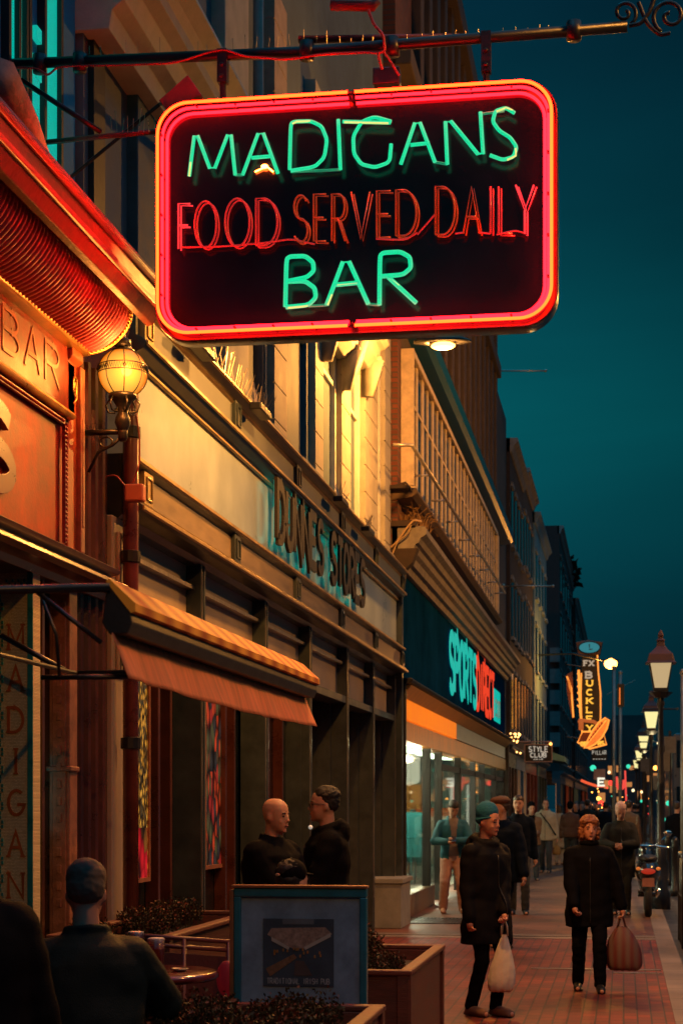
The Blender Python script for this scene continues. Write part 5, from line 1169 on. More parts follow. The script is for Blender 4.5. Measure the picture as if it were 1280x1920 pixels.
for i in range(60):
    px = random.uniform(1105, 1270); py = random.gauss(1502, 14); y = random.uniform(70, 140); k = random.choice(['amber', 'amber', 'amber', 'amber', 'amber', 'white', 'red', 'green']); lights[k].ball(Q(px, py, y), random.uniform(.02, .05), 6, 4)
for k, m_ in lights.items():
    tag(m_.build('distant_lights', emis('distant %s light' % k, *CL[k]), None, True), {'amber': 'scattered amber points of street and car lights at the far end of the street', 'red': 'scattered red tail lights among the far crowd', 'green': 'scattered green signal lights at the far end of the street', 'white': 'scattered white head lights at the far end of the street'}[k], 'lights', kind='stuff')
r = empty('neon_hook_sign', Q(1160, 1460, 70), 'red neon U shape between the steel poles far down the street', 'sign')
b = MB(); b.tube([Q(x, y_, 70) for x, y_ in rnd([(1154, 1456), (1155, 1470), (1160, 1480), (1168, 1477), (1169, 1462)])], .06, 6); b.tube([Q(1171, 1445, 70), Q(1174, 1530, 70)], .035, 6); b.build('neon_tube', emis('pink red neon', (1, .08, .06), .9), r, True)
# double-deck bus
by, bxx = 62, Q(1259, 1500, 62).x
bus = empty('bus', (bxx+1.2, by, 0), 'dark bus front with an orange destination display at the right frame edge', 'bus')
b = MB(); b.ext([(bxx, .35), (bxx, 3.9), (bxx+.1, 4.2), (bxx+2.4, 4.2), (bxx+2.5, 3.9), (bxx+2.5, .35)], by, by+10.5); b.build('body', mat('dark blue bus paint', (.02, .05, .09), .3, coat=.6), bus, bevel=.06)
MB().box(bxx+.15, bxx+2.35, by-.03, by, 1.1, 2.35).build('windscreen', DGLASS, bus); MB().box(bxx+.15, bxx+2.35, by-.03, by, 3.0, 3.95).build('windscreen', DGLASS, bus)
b = MB(); flat_text(b, 'PARNELL', bxx+.45, bxx+1.9, 2.52, 2.78, by-.04, .05, .01, gap=.2); b.build('destination_display', emis('orange display', (1, .16, .02), 1.6), bus)
MB().box(bxx+.3, bxx+2.2, by-.036, by-.005, 2.42, 2.88).build('display_case', BLK, bus)
b = MB(); b.box(bxx+.1, bxx+.8, by-.05, by, 1.0, 1.1); b.build('light_strip', emis('amber strip', (1, .35, .05), 1.2), bus)
for sx in (.35, 2.15):
    b = MB(); b.ball((bxx+sx, by-.02, .75), (.14, .06, .10)); b.build('headlight', emis('bus headlight', (1, .85, .55), 2.0), bus)
    b = MB(); b.tube([(bxx+sx-.12, by+1.2, .48), (bxx+sx+.12, by+1.2, .48)], .48, 16); b.build('wheel', DARK, bus, True)

# ================================================================== FOREGROUND FURNITURE
WOODR = mat('dark red stained timber', (.13, .035, .02), .55, var=.4, bump=.25, scale=3, stretch=(1, 1, 8), bscale=25)
def planter(x0, x1, y0, y1, h, label, group='timber planters in front of the pub'):
    r = empty('planter', ((x0+x1)/2, (y0+y1)/2, 0), label, 'planter', group)
    t = .05; b = MB(); b.box(x0, x1, y0, y0+t, .05, h-.03).box(x0, x1, y1-t, y1, .05, h-.03).box(x0, x0+t, y0+t, y1-t, .05, h-.03).box(x1-t, x1, y0+t, y1-t, .05, h-.03).box(x0+t, x1-t, y0+t, y1-t, .05, .1); b.build('box', WOODR, r, bevel=.006)
    b = MB(); b.box(x0-.025, x1+.025, y0-.025, y0+.05, h-.03, h).box(x0-.025, x1+.025, y1-.05, y1+.025, h-.03, h).box(x0-.025, x0+.05, y0+.05, y1-.05, h-.03, h).box(x1-.05, x1+.025, y0+.05, y1-.05, h-.03, h); b.build('rim', WOODR, r, bevel=.008)
    b = MB()
    for yy in (y0-.012, y1-.06): b.box(x1-.02, x1+.02, yy, yy+.075, 0, h-.03)
    for yy in (y0-.015,): b.box(x0-.01, x0+.06, yy, yy+.03, 0, h-.03); b.box(x1-.06, x1+.012, yy, yy+.03, 0, h-.03)
    b.build('corner_post', WOODR, r, bevel=.005)
    b = MB(); b.box(x0+t, x1-t, y0+t, y1-t, h-.14, h-.10); b.build('soil', mat('potting soil', (.03, .02, .015), .95, bump=.8), r)
    return r
LEAF = mat('dark heather foliage', (.055, .045, .018), .7, var=.6, scale=12); LEAF2 = mat('rusty heather tips', (.20, .055, .025), .7, var=.5, scale=14)
def heather(x0, x1, y0, y1, z, hh, n, name, label, group):
    random.seed(int(n+x0*10)); b = MB(); b2 = MB()
    clumps = [(random.uniform(x0, x1), random.uniform(y0, y1), random.uniform(.10, .2), random.uniform(.6, 1.0)) for _ in range(max(4, n//260))]
    for k in range(n):
        cx, cy_, cr, ch = random.choice(clumps); a = random.uniform(0, 6.28); rr = cr*math.sqrt(random.random())
        x = min(max(cx+rr*math.cos(a), x0-.03), x1+.03); yv = min(max(cy_+rr*math.sin(a), y0-.02), y1+.02); l = hh*ch*random.uniform(.45, 1.0)*(1-.5*(rr/cr)**2)
        tip = Vector((x+math.cos(a)*.25*l, yv+math.sin(a)*.25*l, z+l)); base = Vector((x-.0, yv, z-.06)); tgt = b2 if random.random() < .28 else b
        if k % 3 == 0: b.tube([base, tip], [.0025, .0012], 3)
        for j in range(5):
            c = base.lerp(tip, .35+.16*j+random.uniform(-.05, .05)); s = Vector((random.uniform(-1, 1), random.uniform(-1, 1), random.uniform(.1, 1))).normalized()*random.uniform(.014, .03); u = s.cross(Vector((random.random(), random.random(), .3))).normalized()*.007; tgt.add([c, c+s*.5+u, c+s, c+s*.5-u], [(0, 1, 2, 3)])
    r = empty(name, ((x0+x1)/2, (y0+y1)/2, z-.05), label, 'shrub', group); b.build('foliage', LEAF, r); b2.build('flower_tips', LEAF2, r); return r
planter(-2.25, -1.20, 9.86, 11.7, .77, 'tall dark red timber planter standing on the bricks right of the menu board')
heather(-2.15, -1.27, 9.95, 11.6, .72, .22, 2600, 'heather', 'rusty dark heather filling the planter right of the menu board', 'heather plants in the planters')
planter(-2.25, -1.13, 6.5, 8.22, .76, 'nearest timber planter, only its corner showing below the menu board')
heather(-2.15, -1.28, 7.0, 8.12, .71, .19, 2200, 'heather', 'dark heather overlapping the bottom of the menu board', 'heather plants in the planters')
planter(-3.1, -2.45, 9.3, 11.6, .99, 'long planter against the pub windows behind the beer glasses')
heather(-3.05, -2.5, 9.4, 11.5, .96, .14, 1500, 'heather', 'low dark hedge of heather behind the beer glasses', 'heather plants in the planters')
# menu A-board
y = 8.62; bd = empty('menu_board', (-1.76, y, 0), 'dark framed menu board with a pub interior picture, standing between the planters', 'menu board')
TL, TR, BL, BR = Q(440, 1664, y), Q(688, 1664, y), Q(437, 1912, y), Q(690, 1912, y)
x0, x1, z1 = TL.x, TR.x, TL.z
FRM = mat('dark teal board frame', (.02, .16, .22), .35, var=.3, coat=.5)
b = MB(); b.box(x0, x1, y-.02, y+.03, z1-.045, z1); b.box(x0, x0+.035, y-.02, y+.03, .06, z1-.045); b.box(x1-.035, x1, y-.02, y+.03, .06, z1-.045); b.box(x0, x1, y-.02, y+.03, .48, .52); b.build('frame', FRM, bd, bevel=.006)
b = MB(); b.box(x0-.012, x1+.004, y-.03, y+.04, z1, z1+.014); b.box(x0-.02, x0, y-.03, y+.04, .06, z1-.01); b.build('edge_strip', mat('rusty edge strip', (.42, .18, .08), .35, metal=.5), bd, bevel=.003)
MB().box(x0+.035, x1-.035, y+.0, y+.02, .52, z1-.045).build('backing', mat('blue grey board paper', (.20, .31, .44), .35, var=.35, scale=6, coat=.4), bd)
pa, pb_ = Q(494, 1722, y), Q(626, 1850, y)
MB().box(pa.x, pb_.x, y-.008, y-.001, pb_.z, pa.z).build('picture', mat('dark picture print', (.05, .075, .11), .4), bd)
PW, PH = pb_.x-pa.x, pa.z-pb_.z
def pp(u, v, d=.010): return (pa.x+PW*u, y-d, pa.z-PH*v)
def poly(name, pts, m, d=.010): MB().add([pp(u, v, d) for u, v in pts], [tuple(range(len(pts)))]).build(name, m, bd)
poly('picture_ceiling', [(.12, .14), (.88, .12), (.98, .22), (.62, .44), (.42, .44), (.06, .24)], mat('print tan', (.34, .24, .20), .5, var=.5, scale=40))
poly('picture_floor', [(.46, .62), (.58, .62), (.70, .84), (.44, .84)], mat('print brown', (.10, .07, .07), .5), .0104)
poly('picture_counter', [(.04, .74), (.44, .52), (.48, .58), (.10, .86)], mat('print ochre', (.22, .12, .07), .5, var=.4, scale=60), .0108)
poly('picture_beam', [(.12, .27), (.38, .42), (.36, .46), (.12, .33)], mat('print white', (.45, .42, .38), .5), .0112); poly('picture_beam', [(.96, .20), (.96, .26), (.60, .46), (.58, .42)], mat('print white', (.45, .42, .38), .5), .0112)
poly('picture_caption', [(.28, 0), (.72, 0), (.72, .08), (.28, .08)], mat('print slate', (.13, .16, .20), .5), .0108)
b = MB(); ax, bx_ = pp(.06, .965), pp(.94, .885); flat_text(b, 'TRADITIONAL IRISH PUB', ax[0], bx_[0], ax[2], bx_[2], y-.0108, .0042, .0008, gap=.25); b.build('lettering', mat('print slate letters', (.35, .38, .42), .5), bd)
b = MB()
for i in range(16): u, v = .15+random.random()*.7, .46+random.random()*.12; q = pp(u, v, .012); b.box(q[0], q[0]+.008, y-.0125, y-.0115, q[2], q[2]+.014)
b.build('picture_bottles', mat('print amber', (.4, .18, .05), .5), bd)
# high table, beer glasses, red pillow light
tb = empty('bar_table', (-2.25, 8.35, 0), 'dark round high bar table with a glinting rim beside the seated man', 'table')
b = MB(); b.lathe([(0, -.0), (.33, 0), (.345, .012), (.345, .03), (.33, .04), (0, .04)], (-2.28, 8.3, .855), 36); b.build('table_top', mat('glossy red table top', (.14, .02, .02), .18, var=.3, coat=.8), tb, True)
b = MB(); b.lathe([(.24, 0), (.24, .02), (.05, .05), (.035, .1), (.035, .80), (.08, .855)], (-2.28, 8.3, 0), 16); b.build('pedestal', IRON, tb, True)
STOUT = mat('dark stout with painted red glow', (.06, .01, .008), .08, coat=1, emit=(.5, .02, .01), es=.03); FOAM = mat('cream beer foam', (.95, .82, .70), .8, var=.1)  # red light on the stout is put in as a faint glow
for i, (px, y) in enumerate(((255, 8.55), (293, 8.15))):
    c = Q(px, 1845, y); gz = .897
    r = empty('beer_glass', (c.x, y, gz), ('pint of dark stout with cream head, partly behind the seated man', 'pint of dark stout with cream head, nearer the menu board')[i], 'beer glass', 'pints on the high table')
    b = MB(); b.lathe([(.030, 0), (.032, .01), (.036, .08), (.041, .12), (.040, .148)], (c.x, y, gz), 18); b.build('stout', STOUT, r, True)
    b = MB(); b.lathe([(.0402, .148), (.0412, .165), (.039, .170), (0, .171)], (c.x, y, gz), 18); b.build('foam', FOAM, r, True)
    b = MB(); b.lathe([(.033, -.002), (.0345, .01), (.0385, .08), (.0435, .12), (.0425, .172), (.0415, .172), (.042, .12)], (c.x, y, gz), 18); b.build('glass', glass('beer glass glass', (.95, .95, .95), .03), r, True)
b = MB(); q0 = Q(236, 1752, 8.9); q1 = Q(432, 1766, 9.2); b.tube([q0, q1], .012, 8); b.tube([q0+Vector((0, 0, -.045)), q1+Vector((0, 0, -.045))], .012, 8)
for u in (.05, .55, .98): q = q0.lerp(q1, u); b.tube([q, (q.x, q.y, 0)], .014, 8)
rl = empty('rail_screen', (q0.x, 8.9, 0), 'low windbreak screen with a dull red rail behind the high table', 'screen')
b.build('rail', mat('dull red rail', (.12, .03, .03), .4), rl, True)
b = MB(); b.add([q0+Vector((0, 0, -.08)), q1+Vector((0, 0, -.08)), Vector((q1.x, q1.y, .08)), Vector((q0.x, q0.y, .08))], [(0, 1, 2, 3)]); o = b.build('screen_cloth', mat('oxblood canvas', (.07, .012, .016), .8, bump=.2), rl); o.modifiers.new('t', 'SOLIDIFY').thickness = .01
c = Q(425, 1835, 9.0); b = MB(); b.ball(c, (.055, .03, .095), 16, 10); b.build('reflector', mat('red plastic disc', (.16, .01, .02), .6, emit=(1, .03, .05), es=.04), rl, True)
# ashtray glint
b = MB(); c = Q(345, 1840, 8.3); b.lathe([(.03, 0), (.045, .012), (.04, .014), (.026, .004)], (c.x-.02, 8.3, .897), 14); tag(b.build('ashtray', STEEL, None, True), 'tiny metal ashtray glinting on the high table', 'ashtray')

# ---------------- parked scooter seen from behind
sx, sy = .37, 27.3
sc = empty('scooter', (sx, sy, 0), 'parked dark motor scooter seen from behind with red tail light beside the lamp post', 'scooter')
RUB = mat('tyre rubber', (.015, .015, .016), .8); BLKP = mat('glossy black plastic', (.02, .02, .024), .2, coat=.8); CHR = mat('chrome', (.6, .6, .6), .12, metal=1)
for yy in (0, 1.3):
    w_ = empty('wheel_hub', (sx, sy+yy, .27), None, None); del w_
    b = MB(); b.tube([(sx, sy+yy+.24*math.cos(R(a)), .28+.24*math.sin(R(a))) for a in range(0, 360, 15)], .055, 10, closed=True); wh = b.build('wheel', RUB, sc, True)
    b = MB(); b.tube([(sx-.03, sy+yy, .28), (sx+.03, sy+yy, .28)], .15, 14); b.build('rim', CHR, wh, True)
b = MB(); b.ball((sx, sy+.15, .68), (.19, .42, .20), 18, 12); b.ball((sx, sy+.05, .50), (.13, .22, .16)); b.ball((sx, sy+1.05, .65), (.16, .16, .42)); b.box(sx-.15, sx+.15, sy+.45, sy+1.0, .28, .36); b.ball((sx, sy+1.1, .95), (.14, .14, .16)); b.build('body', BLKP, sc, True)
b = MB(); b.ball((sx, sy+.25, .88), (.15, .38, .07), 16, 8); b.build('seat', mat('black vinyl', (.02, .02, .02), .5), sc, True)
b = MB(); b.ball((sx, sy-.25, .70), (.11, .04, .045), 12, 8); b.build('tail_light', emis('red tail light', (1, .05, .02), .35), sc, True)
for k in (-1, 1):
    b = MB(); b.ball((sx+k*.15, sy-.24, .74), (.035, .03, .028), 10, 6); b.build('indicator', mat('amber plastic', (.7, .2, .03), .3, emit=(1, .3, .05), es=.3), sc, True)
    b = MB(); b.tube([(sx+k*.12, sy+1.0, 1.05), (sx+k*.30, sy+1.0, 1.22)], .007, 6); b.ball((sx+k*.32, sy+1.0, 1.26), (.07, .02, .045)); b.build('mirror', CHR, sc, True)
b = MB(); b.tube([(sx-.34, sy+.85, 1.03), (sx-.12, sy+1.0, 1.06), (sx+.12, sy+1.0, 1.06), (sx+.34, sy+.85, 1.03)], .018, 8); b.build('handlebar', CHR, sc, True)
b = MB(); b.box(sx-.09, sx+.09, sy-.30, sy-.29, .47, .60); b.build('number_plate', mat('dull red plate', (.45, .18, .12), .5), sc)
b = MB(); b.tube([(sx+.13, sy+.3, .30), (sx+.15, sy-.2, .40)], [.03, .045], 10); b.build('exhaust', CHR, sc, True)
b = MB(); b.grid(lambda u, v: (sx-.17+.34*u, sy+1.2-.1*v+.08*(2*u-1)**2, 1.1+.42*v), 8, 4); b.build('windscreen', glass('scooter screen', (.8, .8, .8), .12), sc, True)

# ================================================================== PEOPLE
SKIN = mat('skin', (.50, .27, .19), .5, var=.12, bump=.05, spec=.4); SKIN2 = mat('ruddy skin', (.55, .25, .17), .5, var=.12, bump=.05)
HAIRS = {'black': mat('black hair', (.006, .005, .005), .6, var=.4, bump=.6, bscale=140, stretch=(1, 1, .3)), 'brown': mat('brown hair', (.05, .028, .016), .45, var=.4, bump=.6, bscale=140, stretch=(1, 1, .3)),
         'auburn': mat('auburn hair', (.30, .10, .035), .5, var=.5, bump=.9, bscale=90), 'stubble': mat('shaved scalp', (.12, .08, .06), .8, var=.2)}
EYE_ = mat('dark eye', (.02, .015, .015), .2); LIP = mat('lips', (.32, .09, .07), .5)
TMPSC = bpy.data.scenes.new('scratch')
def remesh(name, mb, m, parent, vox, noise_amp=0.0, nscale=6.0, smooth_it=4, vfn=None):
    me = bpy.data.meshes.new('tmp'); me.from_pydata(mb.v, [], mb.f)
    bm = bmesh.new(); bm.from_mesh(me); bmesh.ops.recalc_face_normals(bm, faces=bm.faces); bm.to_mesh(me); bm.free()
    o = bpy.data.objects.new('tmp', me); TMPSC.collection.objects.link(o)
    r = o.modifiers.new('r', 'REMESH'); r.mode = 'VOXEL'; r.voxel_size = vox
    s = o.modifiers.new('s', 'SMOOTH'); s.factor = .5; s.iterations = smooth_it
    with bpy.context.temp_override(scene=TMPSC, view_layer=TMPSC.view_layers[0]): dg = bpy.context.evaluated_depsgraph_get()
    dg.update()
    me2 = bpy.data.meshes.new_from_object(o.evaluated_get(dg)); bpy.data.objects.remove(o); bpy.data.meshes.remove(me)
    me2.name = name
    if noise_amp:
        nr = [v.normal.copy() for v in me2.vertices]; cs = [v.co.copy() for v in me2.vertices]
        for v, c, nv in zip(me2.vertices, cs, nr):
            k = noise.noise(Vector((c.x*nscale, c.y*nscale, c.z*nscale*1.9+7)))*.7+noise.noise(Vector((c.x*nscale*2.3, c.y*nscale*2.3, c.z*nscale*3+3)))*.3
            v.co = c+nv*k*noise_amp
    me2.materials.clear(); me2.materials.append(m)
    for p in me2.polygons: p.use_smooth = True
    q = bpy.data.objects.new(name, me2); COL.objects.link(q); q.parent = parent
    return q
def limb(mb, pts, rs, n=12):
    """tapered limb with rounded ends"""
    pts = [Vector(p) for p in pts]; P2 = []; R2 = []
    for i in range(len(pts)-1):
        for k in range(4): P2.append(pts[i].lerp(pts[i+1], k/4)); R2.append(rs[i]+(rs[i+1]-rs[i])*k/4)
    P2.append(pts[-1]); R2.append(rs[-1]); mb.tube(P2, R2, n); mb.ball(pts[0], rs[0], n, 8); mb.ball(pts[-1], rs[-1], n, 8)
    for p, r in zip(pts[1:-1], rs[1:-1]): mb.ball(p, r, n, 8)
def torso(mb, lv, n=20, M=None):
    """stack of ellipses: (cx,cy,z,rx,ry)"""
    vs = []; fs = []
    for cx, cy_, z, rx, ry in lv:
        for j in range(n):
            a = 2*math.pi*j/n; ca, sa = math.cos(a), math.sin(a); e = .85
            v = Vector((cx+rx*math.copysign(abs(ca)**e, ca), cy_+ry*math.copysign(abs(sa)**e, sa), z)); vs.append(M @ v if M else v)
    m_ = len(lv)
    for i in range(m_-1): fs += [(i*n+j, i*n+(j+1) % n, (i+1)*n+(j+1) % n, (i+1)*n+j) for j in range(n)]
    fs += [tuple(range(n))[::-1], tuple(range((m_-1)*n, m_*n))]
    mb.add(vs, fs)
def ik(a, b_, l1, l2, pole):
    a = Vector(a); b_ = Vector(b_); d = b_-a; L = min(d.length, (l1+l2)*.995); dn = d.normalized(); b2 = a+dn*L
    k = (l1*l1-l2*l2+L*L)/(2*L); h = math.sqrt(max(0, l1*l1-k*k)); p = Vector(pole); p = p-dn*p.dot(dn)
    p = p.normalized() if p.length > 1e-5 else Vector((0, 1, 0)); return a+dn*k+p*h, b2
def person(loc, rz, H, label, pose=None, wear=None, vox=.011, group=None, detail=True):
    """faces -Y before rz; local units metres"""
    po = dict(lh=(.26, -.02, .78), rh=(-.26, -.02, .78), lf=(.09, -.02, 0), rf=(-.09, .02, 0), pelvis=(0, 0, .925), lean=(0, 0), head=(0, 0), lpole=(.4, .9, 0), rpole=(-.4, .9, 0), curl=.5, sit=False, lpn=(-1, 0, 0), rpn=(1, 0, 0)); po.update(pose or {})
    we = dict(coat=None, coat_len=.80, bulk=1.0, trousers=None, shoes=DARK, hair='black', hairstyle='short', hat=None, skin=SKIN, collar=None, shirt=None, open=False, hood=False, glasses=False, belly=0, scarf=None, legw=1.0); we.update(wear or {})
    r = empty('person', loc, label, 'person', group, rz); r.scale = (H/1.75,)*3
    pv = Vector(po['pelvis']); lx, ly = po['lean']; ch = pv+Vector((lx*.45, ly*.45, .50)); nk = ch+Vector((lx*.12, ly*.12, .05)); bk_ = we['bulk']
    hy, hp = po['head']; HM = Matrix.Translation(nk+Vector((0, -.012, .075))) @ Matrix.Rotation(R(hy), 4, 'Z') @ Matrix.Rotation(R(hp), 4, 'X')
    hc = Vector((0, -.015, .105)); skin = we['skin']
    shw = .165
    sh = {1: ch+Vector((shw, .0, -.04)), -1: ch+Vector((-shw, 0, -.04))}
    hd = {1: Vector(po['lh']), -1: Vector(po['rh'])}; ft = {1: Vector(po['lf']), -1: Vector(po['rf'])}
    el = {}; wr = {}; kn = {}; an = {}; hip = {}
    for s in (1, -1):
        el[s], wr[s] = ik(sh[s], hd[s], .295, .255, po['lpole'] if s == 1 else po['rpole'])
        hip[s] = pv+Vector((s*.085, 0, -.02)); kn[s], an[s] = ik(hip[s], ft[s]+Vector((0, .02, .085)), .43, .42, (s*.05, -1, 0.15))
    # ---- body: one continuous surface
    b = MB()
    torso(b, [(pv.x, pv.y, pv.z-.10, .13, .09), (pv.x, pv.y, pv.z, .155, .10), (pv.x+lx*.1, pv.y+ly*.1, pv.z+.15, .13, .085), (ch.x, ch.y, ch.z-.16, .155, .10), (ch.x, ch.y, ch.z-.05, .16, .095), (ch.x, ch.y+.01, ch.z+.02, .10, .06), (nk.x, nk.y, nk.z+.02, .055, .055)])
    for s in (1, -1):
        limb(b, [sh[s], el[s], wr[s]], [.048, .038, .026]); limb(b, [hip[s], kn[s], an[s]], [.085, .055, .038]); limb(b, [an[s]+Vector((0, .02, -.03)), ft[s]+Vector((s*.01, -.16, .03))], [.04, .03])
    limb(b, [nk+Vector((0, .01, -.03)), HM @ Vector((0, .012, .06))], [.058, .052])
    hb = MB()
    torso(hb, [(0, -.050, -.012, .022, .022), (0, -.040, .004, .043, .048), (0, -.025, .035, .058, .075), (0, -.012, .075, .068, .088), (0, -.004, .115, .073, .094), (0, 0, .155, .074, .096), (0, .002, .19, .064, .086), (0, .004, .215, .044, .062), (0, .004, .228, .018, .028)], 20, HM)
    b.v, b.f = b.v+hb.v, b.f+[tuple(i+len(b.v) for i in f) for f in hb.f]
    def hball(c, rr, n=10): 
        t = MB(); t.ball((0, 0, 0), rr, n, 8); k = len(b.v); b.v += [tuple(HM @ (Vector(v)+Vector(c))) for v in t.v]; b.f += [tuple(i+k for i in f) for f in t.f]
    hball((0, -.108, .078), (.014, .02, .013)); hball((0, -.100, .098), (.010, .016, .024)); hball((0, -.088, .002), (.020, .016, .014)); hball((0, -.093, .042), (.024, .012, .012))
    for s in (1, -1): hball((s*.074, .004, .092), (.010, .018, .030)); hball((s*.030, -.088, .125), (.022, .012, .008)); hball((s*.038, -.072, .068), (.020, .020, .020))
    body = remesh('body', b, skin, r, vox if vox < .012 else .012, smooth_it=2)
    # ---- hands: part of the same body mesh, fingers kept fine
    for s in (1, -1):
        w0 = wr[s]; d = (w0-el[s]).normalized(); pn = Vector(po['lpn'] if s == 1 else po['rpn']); pn = (pn-d*pn.dot(d)).normalized(); side = d.cross(pn)*(s)
        hm = MB(); palm = w0+d*.055
        hm.tube([w0-d*.02, w0+d*.01, w0+d*.05, w0+d*.085], [.024, .026, .030, .024], 10)
        cu = po['curl']
        for k, (off, ln) in enumerate(((.026, .068), (.009, .078), (-.009, .073), (-.025, .058))):
            p0 = w0+d*.078+side*off; a1 = cu*.7; a2 = cu*1.9; a3 = cu*2.8
            p1 = p0+(d*math.cos(a1)+pn*math.sin(a1))*ln*.42; p2 = p1+(d*math.cos(a2)+pn*math.sin(a2))*ln*.34; p3 = p2+(d*math.cos(a3)+pn*math.sin(a3))*ln*.28
            hm.tube([p0, p1, p2, p3], [.0095, .0088, .008, .006], 8)
        t0 = w0+d*.025+side*.024; t1 = t0+(d*.7+side*.55+pn*.35).normalized()*.038; t2 = t1+(d*.85+side*.1+pn*.5).normalized()*.032; hm.tube([t0, t1, t2], [.013, .011, .008], 8)
        bm = bmesh.new(); bm.from_mesh(body.data); tmp = bpy.data.meshes.new('t'); tmp.from_pydata(hm.v, [], hm.f); bm.from_mesh(tmp); bm.to_mesh(body.data); bm.free(); bpy.data.meshes.remove(tmp)
        for p in body.data.polygons: p.use_smooth = True
    # ---- face details
    if detail:
        for s in (1, -1):
            t = MB(); t.ball((0, 0, 0), (.013, .007, .0065), 8, 6); o = MB(); o.v = [tuple(HM @ (Vector(v)+Vector((s*.030, -.0905, .108)))) for v in t.v]; o.f = t.f; o.build('eye', EYE_, r, True, local=True)
        t = MB(); t.ball((0, 0, 0), (.022, .006, .006), 8, 6); o = MB(); o.v = [tuple(HM @ (Vector(v)+Vector((0, -.1035, .042)))) for v in t.v]; o.f = t.f; o.build('mouth', LIP, r, True, local=True)
        t = MB()
        for s in (1, -1): t.tube([(s*.014, -.098, .128), (s*.03, -.099, .133), (s*.048, -.088, .128)], .0042, 5)
        if we['hair'] != 'stubble' or True: t.v = [tuple(HM @ Vector(v)) for v in t.v]; t.build('eyebrows', HAIRS['brown' if we['hair'] in ('stubble', 'auburn') else we['hair']], r, True, local=True)
    if we['glasses']:
        t = MB()
        for s in (1, -1): t.tube([(s*.032+.024*math.cos(R(a)), -.108, .105+.017*math.sin(R(a))) for a in range(0, 360, 20)], .0028, 5, closed=True); t.tube([(s*.056, -.105, .112), (s*.078, -.03, .112), (s*.078, .01, .100)], .0028, 5)
        t.tube([(-.008, -.11, .108), (.008, -.11, .108)], .0028, 5); t.v = [tuple(HM @ Vector(v)) for v in t.v]; t.build('glasses', DARK, r, True, local=True)
    # ---- hair
    hs = we['hairstyle']
    def headpart(name, fn, m, amp=.0, ns=30): 
        t = MB(); fn(t); t.v = [tuple(HM @ Vector(v)) for v in t.v]; return remesh(name, t, m, r, max(vox*.6, .006), amp, ns, 2)
    if hs == 'short': headpart('hair', lambda t: (t.ball((0, .015, .172), (.085, .099, .077), 18, 12), t.ball((0, .028, .130), (.082, .082, .085), 16, 12)), HAIRS[we['hair']], .008)
    elif hs == 'crew': headpart('hair', lambda t: (t.ball((0, .006, .166), (.083, .103, .079), 18, 12), t.ball((0, .026, .128), (.0795, .082, .088), 16, 12)), HAIRS[we['hair']], .004)
    elif hs == 'bob': headpart('hair', lambda t: (t.ball((0, .010, .165), (.100, .108, .090), 18, 12), t.ball((0, .055, .08), (.100, .072, .10), 14, 10), t.ball((.080, .0, .065), (.034, .060, .085), 12, 8), t.ball((-.080, .0, .065), (.034, .060, .085), 12, 8), t.ball((.03, -.072, .185), (.062, .034, .034), 12, 8), t.ball((-.04, -.068, .187), (.05, .034, .032), 12, 8)), HAIRS[we['hair']], .016, 26)
    elif hs == 'ring': headpart('hair', lambda t: (t.ball((0, .030, .095), (.0775, .078, .060), 16, 10), t.ball((0, .02, .14), (.0765, .086, .06), 16, 10)), HAIRS['stubble'], .002)
    elif hs == 'long': headpart('hair', lambda t: (t.ball((0, .012, .158), (.086, .098, .085), 18, 12), t.ball((0, .055, .06), (.088, .06, .13), 14, 10)), HAIRS[we['hair']], .012)
    if we['hat']:
        kind, m = we['hat']
        if kind == 'beanie': headpart('beanie', lambda t: (t.ball((0, .018, .182), (.089, .104, .098), 20, 14), t.ball((0, .010, .150), (.086, .101, .055), 20, 10), t.ball((0, .035, .115), (.083, .083, .05), 20, 8)), m, .004, 40)
        if kind == 'beanie': headpart('beanie_cuff', lambda t: t.tube([(.078*math.cos(R(a)), .010+.093*math.sin(R(a)), .130-.024*math.sin(R(a))) for a in range(0, 360, 15)], .012, 8, closed=True), m, .002, 40)
        if kind == 'cap': headpart('cap', lambda t: (t.ball((0, .010, .165), (.090, .104, .085), 18, 12), t.ball((0, -.115, .150), (.065, .055, .010), 14, 6)), m)
        if kind == 'flat': headpart('cap', lambda t: (t.ball((0, -.005, .185), (.105, .125, .055), 18, 12), t.ball((0, -.12, .155), (.07, .05, .010), 14, 6)), m)
    # ---- trousers, shoes
    if we['trousers']:
        b = MB(); lw = we['legw']
        torso(b, [(pv.x, pv.y, pv.z-.12, .155, .11), (pv.x, pv.y, pv.z-.04, .17, .118), (pv.x, pv.y, pv.z+.10, .15, .105)])
        for s in (1, -1): limb(b, [hip[s], kn[s], an[s]+Vector((0, 0, .0))], [.100*lw, .074*lw, .062*lw])
        remesh('trousers', b, we['trousers'], r, vox, .010, 9, 3)
    for s in (1, -1):
        f = ft[s]; b = MB(); b.tube([f+Vector((0, .07, .045)), f+Vector((0, .02, .05)), f+Vector((s*.006, -.06, .042)), f+Vector((s*.012, -.14, .034)), f+Vector((s*.013, -.18, .030))], [.034, .045, .045, .042, .026], 12)
        b.box(f.x-.035, f.x+.045, f.y-.18, f.y+.085, .004+f.z, .03+f.z); b.ball(f+Vector((0, .02, .085)), (.045, .05, .045)); remesh('shoe', b, we['shoes'], r, max(vox, .009))
    # ---- coat
    if we['shirt']:
        b = MB(); torso(b, [(pv.x, pv.y, pv.z-.04, .165, .118), (ch.x, ch.y, ch.z-.18, .165, .12), (ch.x, ch.y, ch.z-.03, .15, .10), (nk.x, nk.y, nk.z+.03, .07, .065)]); remesh('shirt', b, we['shirt'], r, vox, .006, 10)
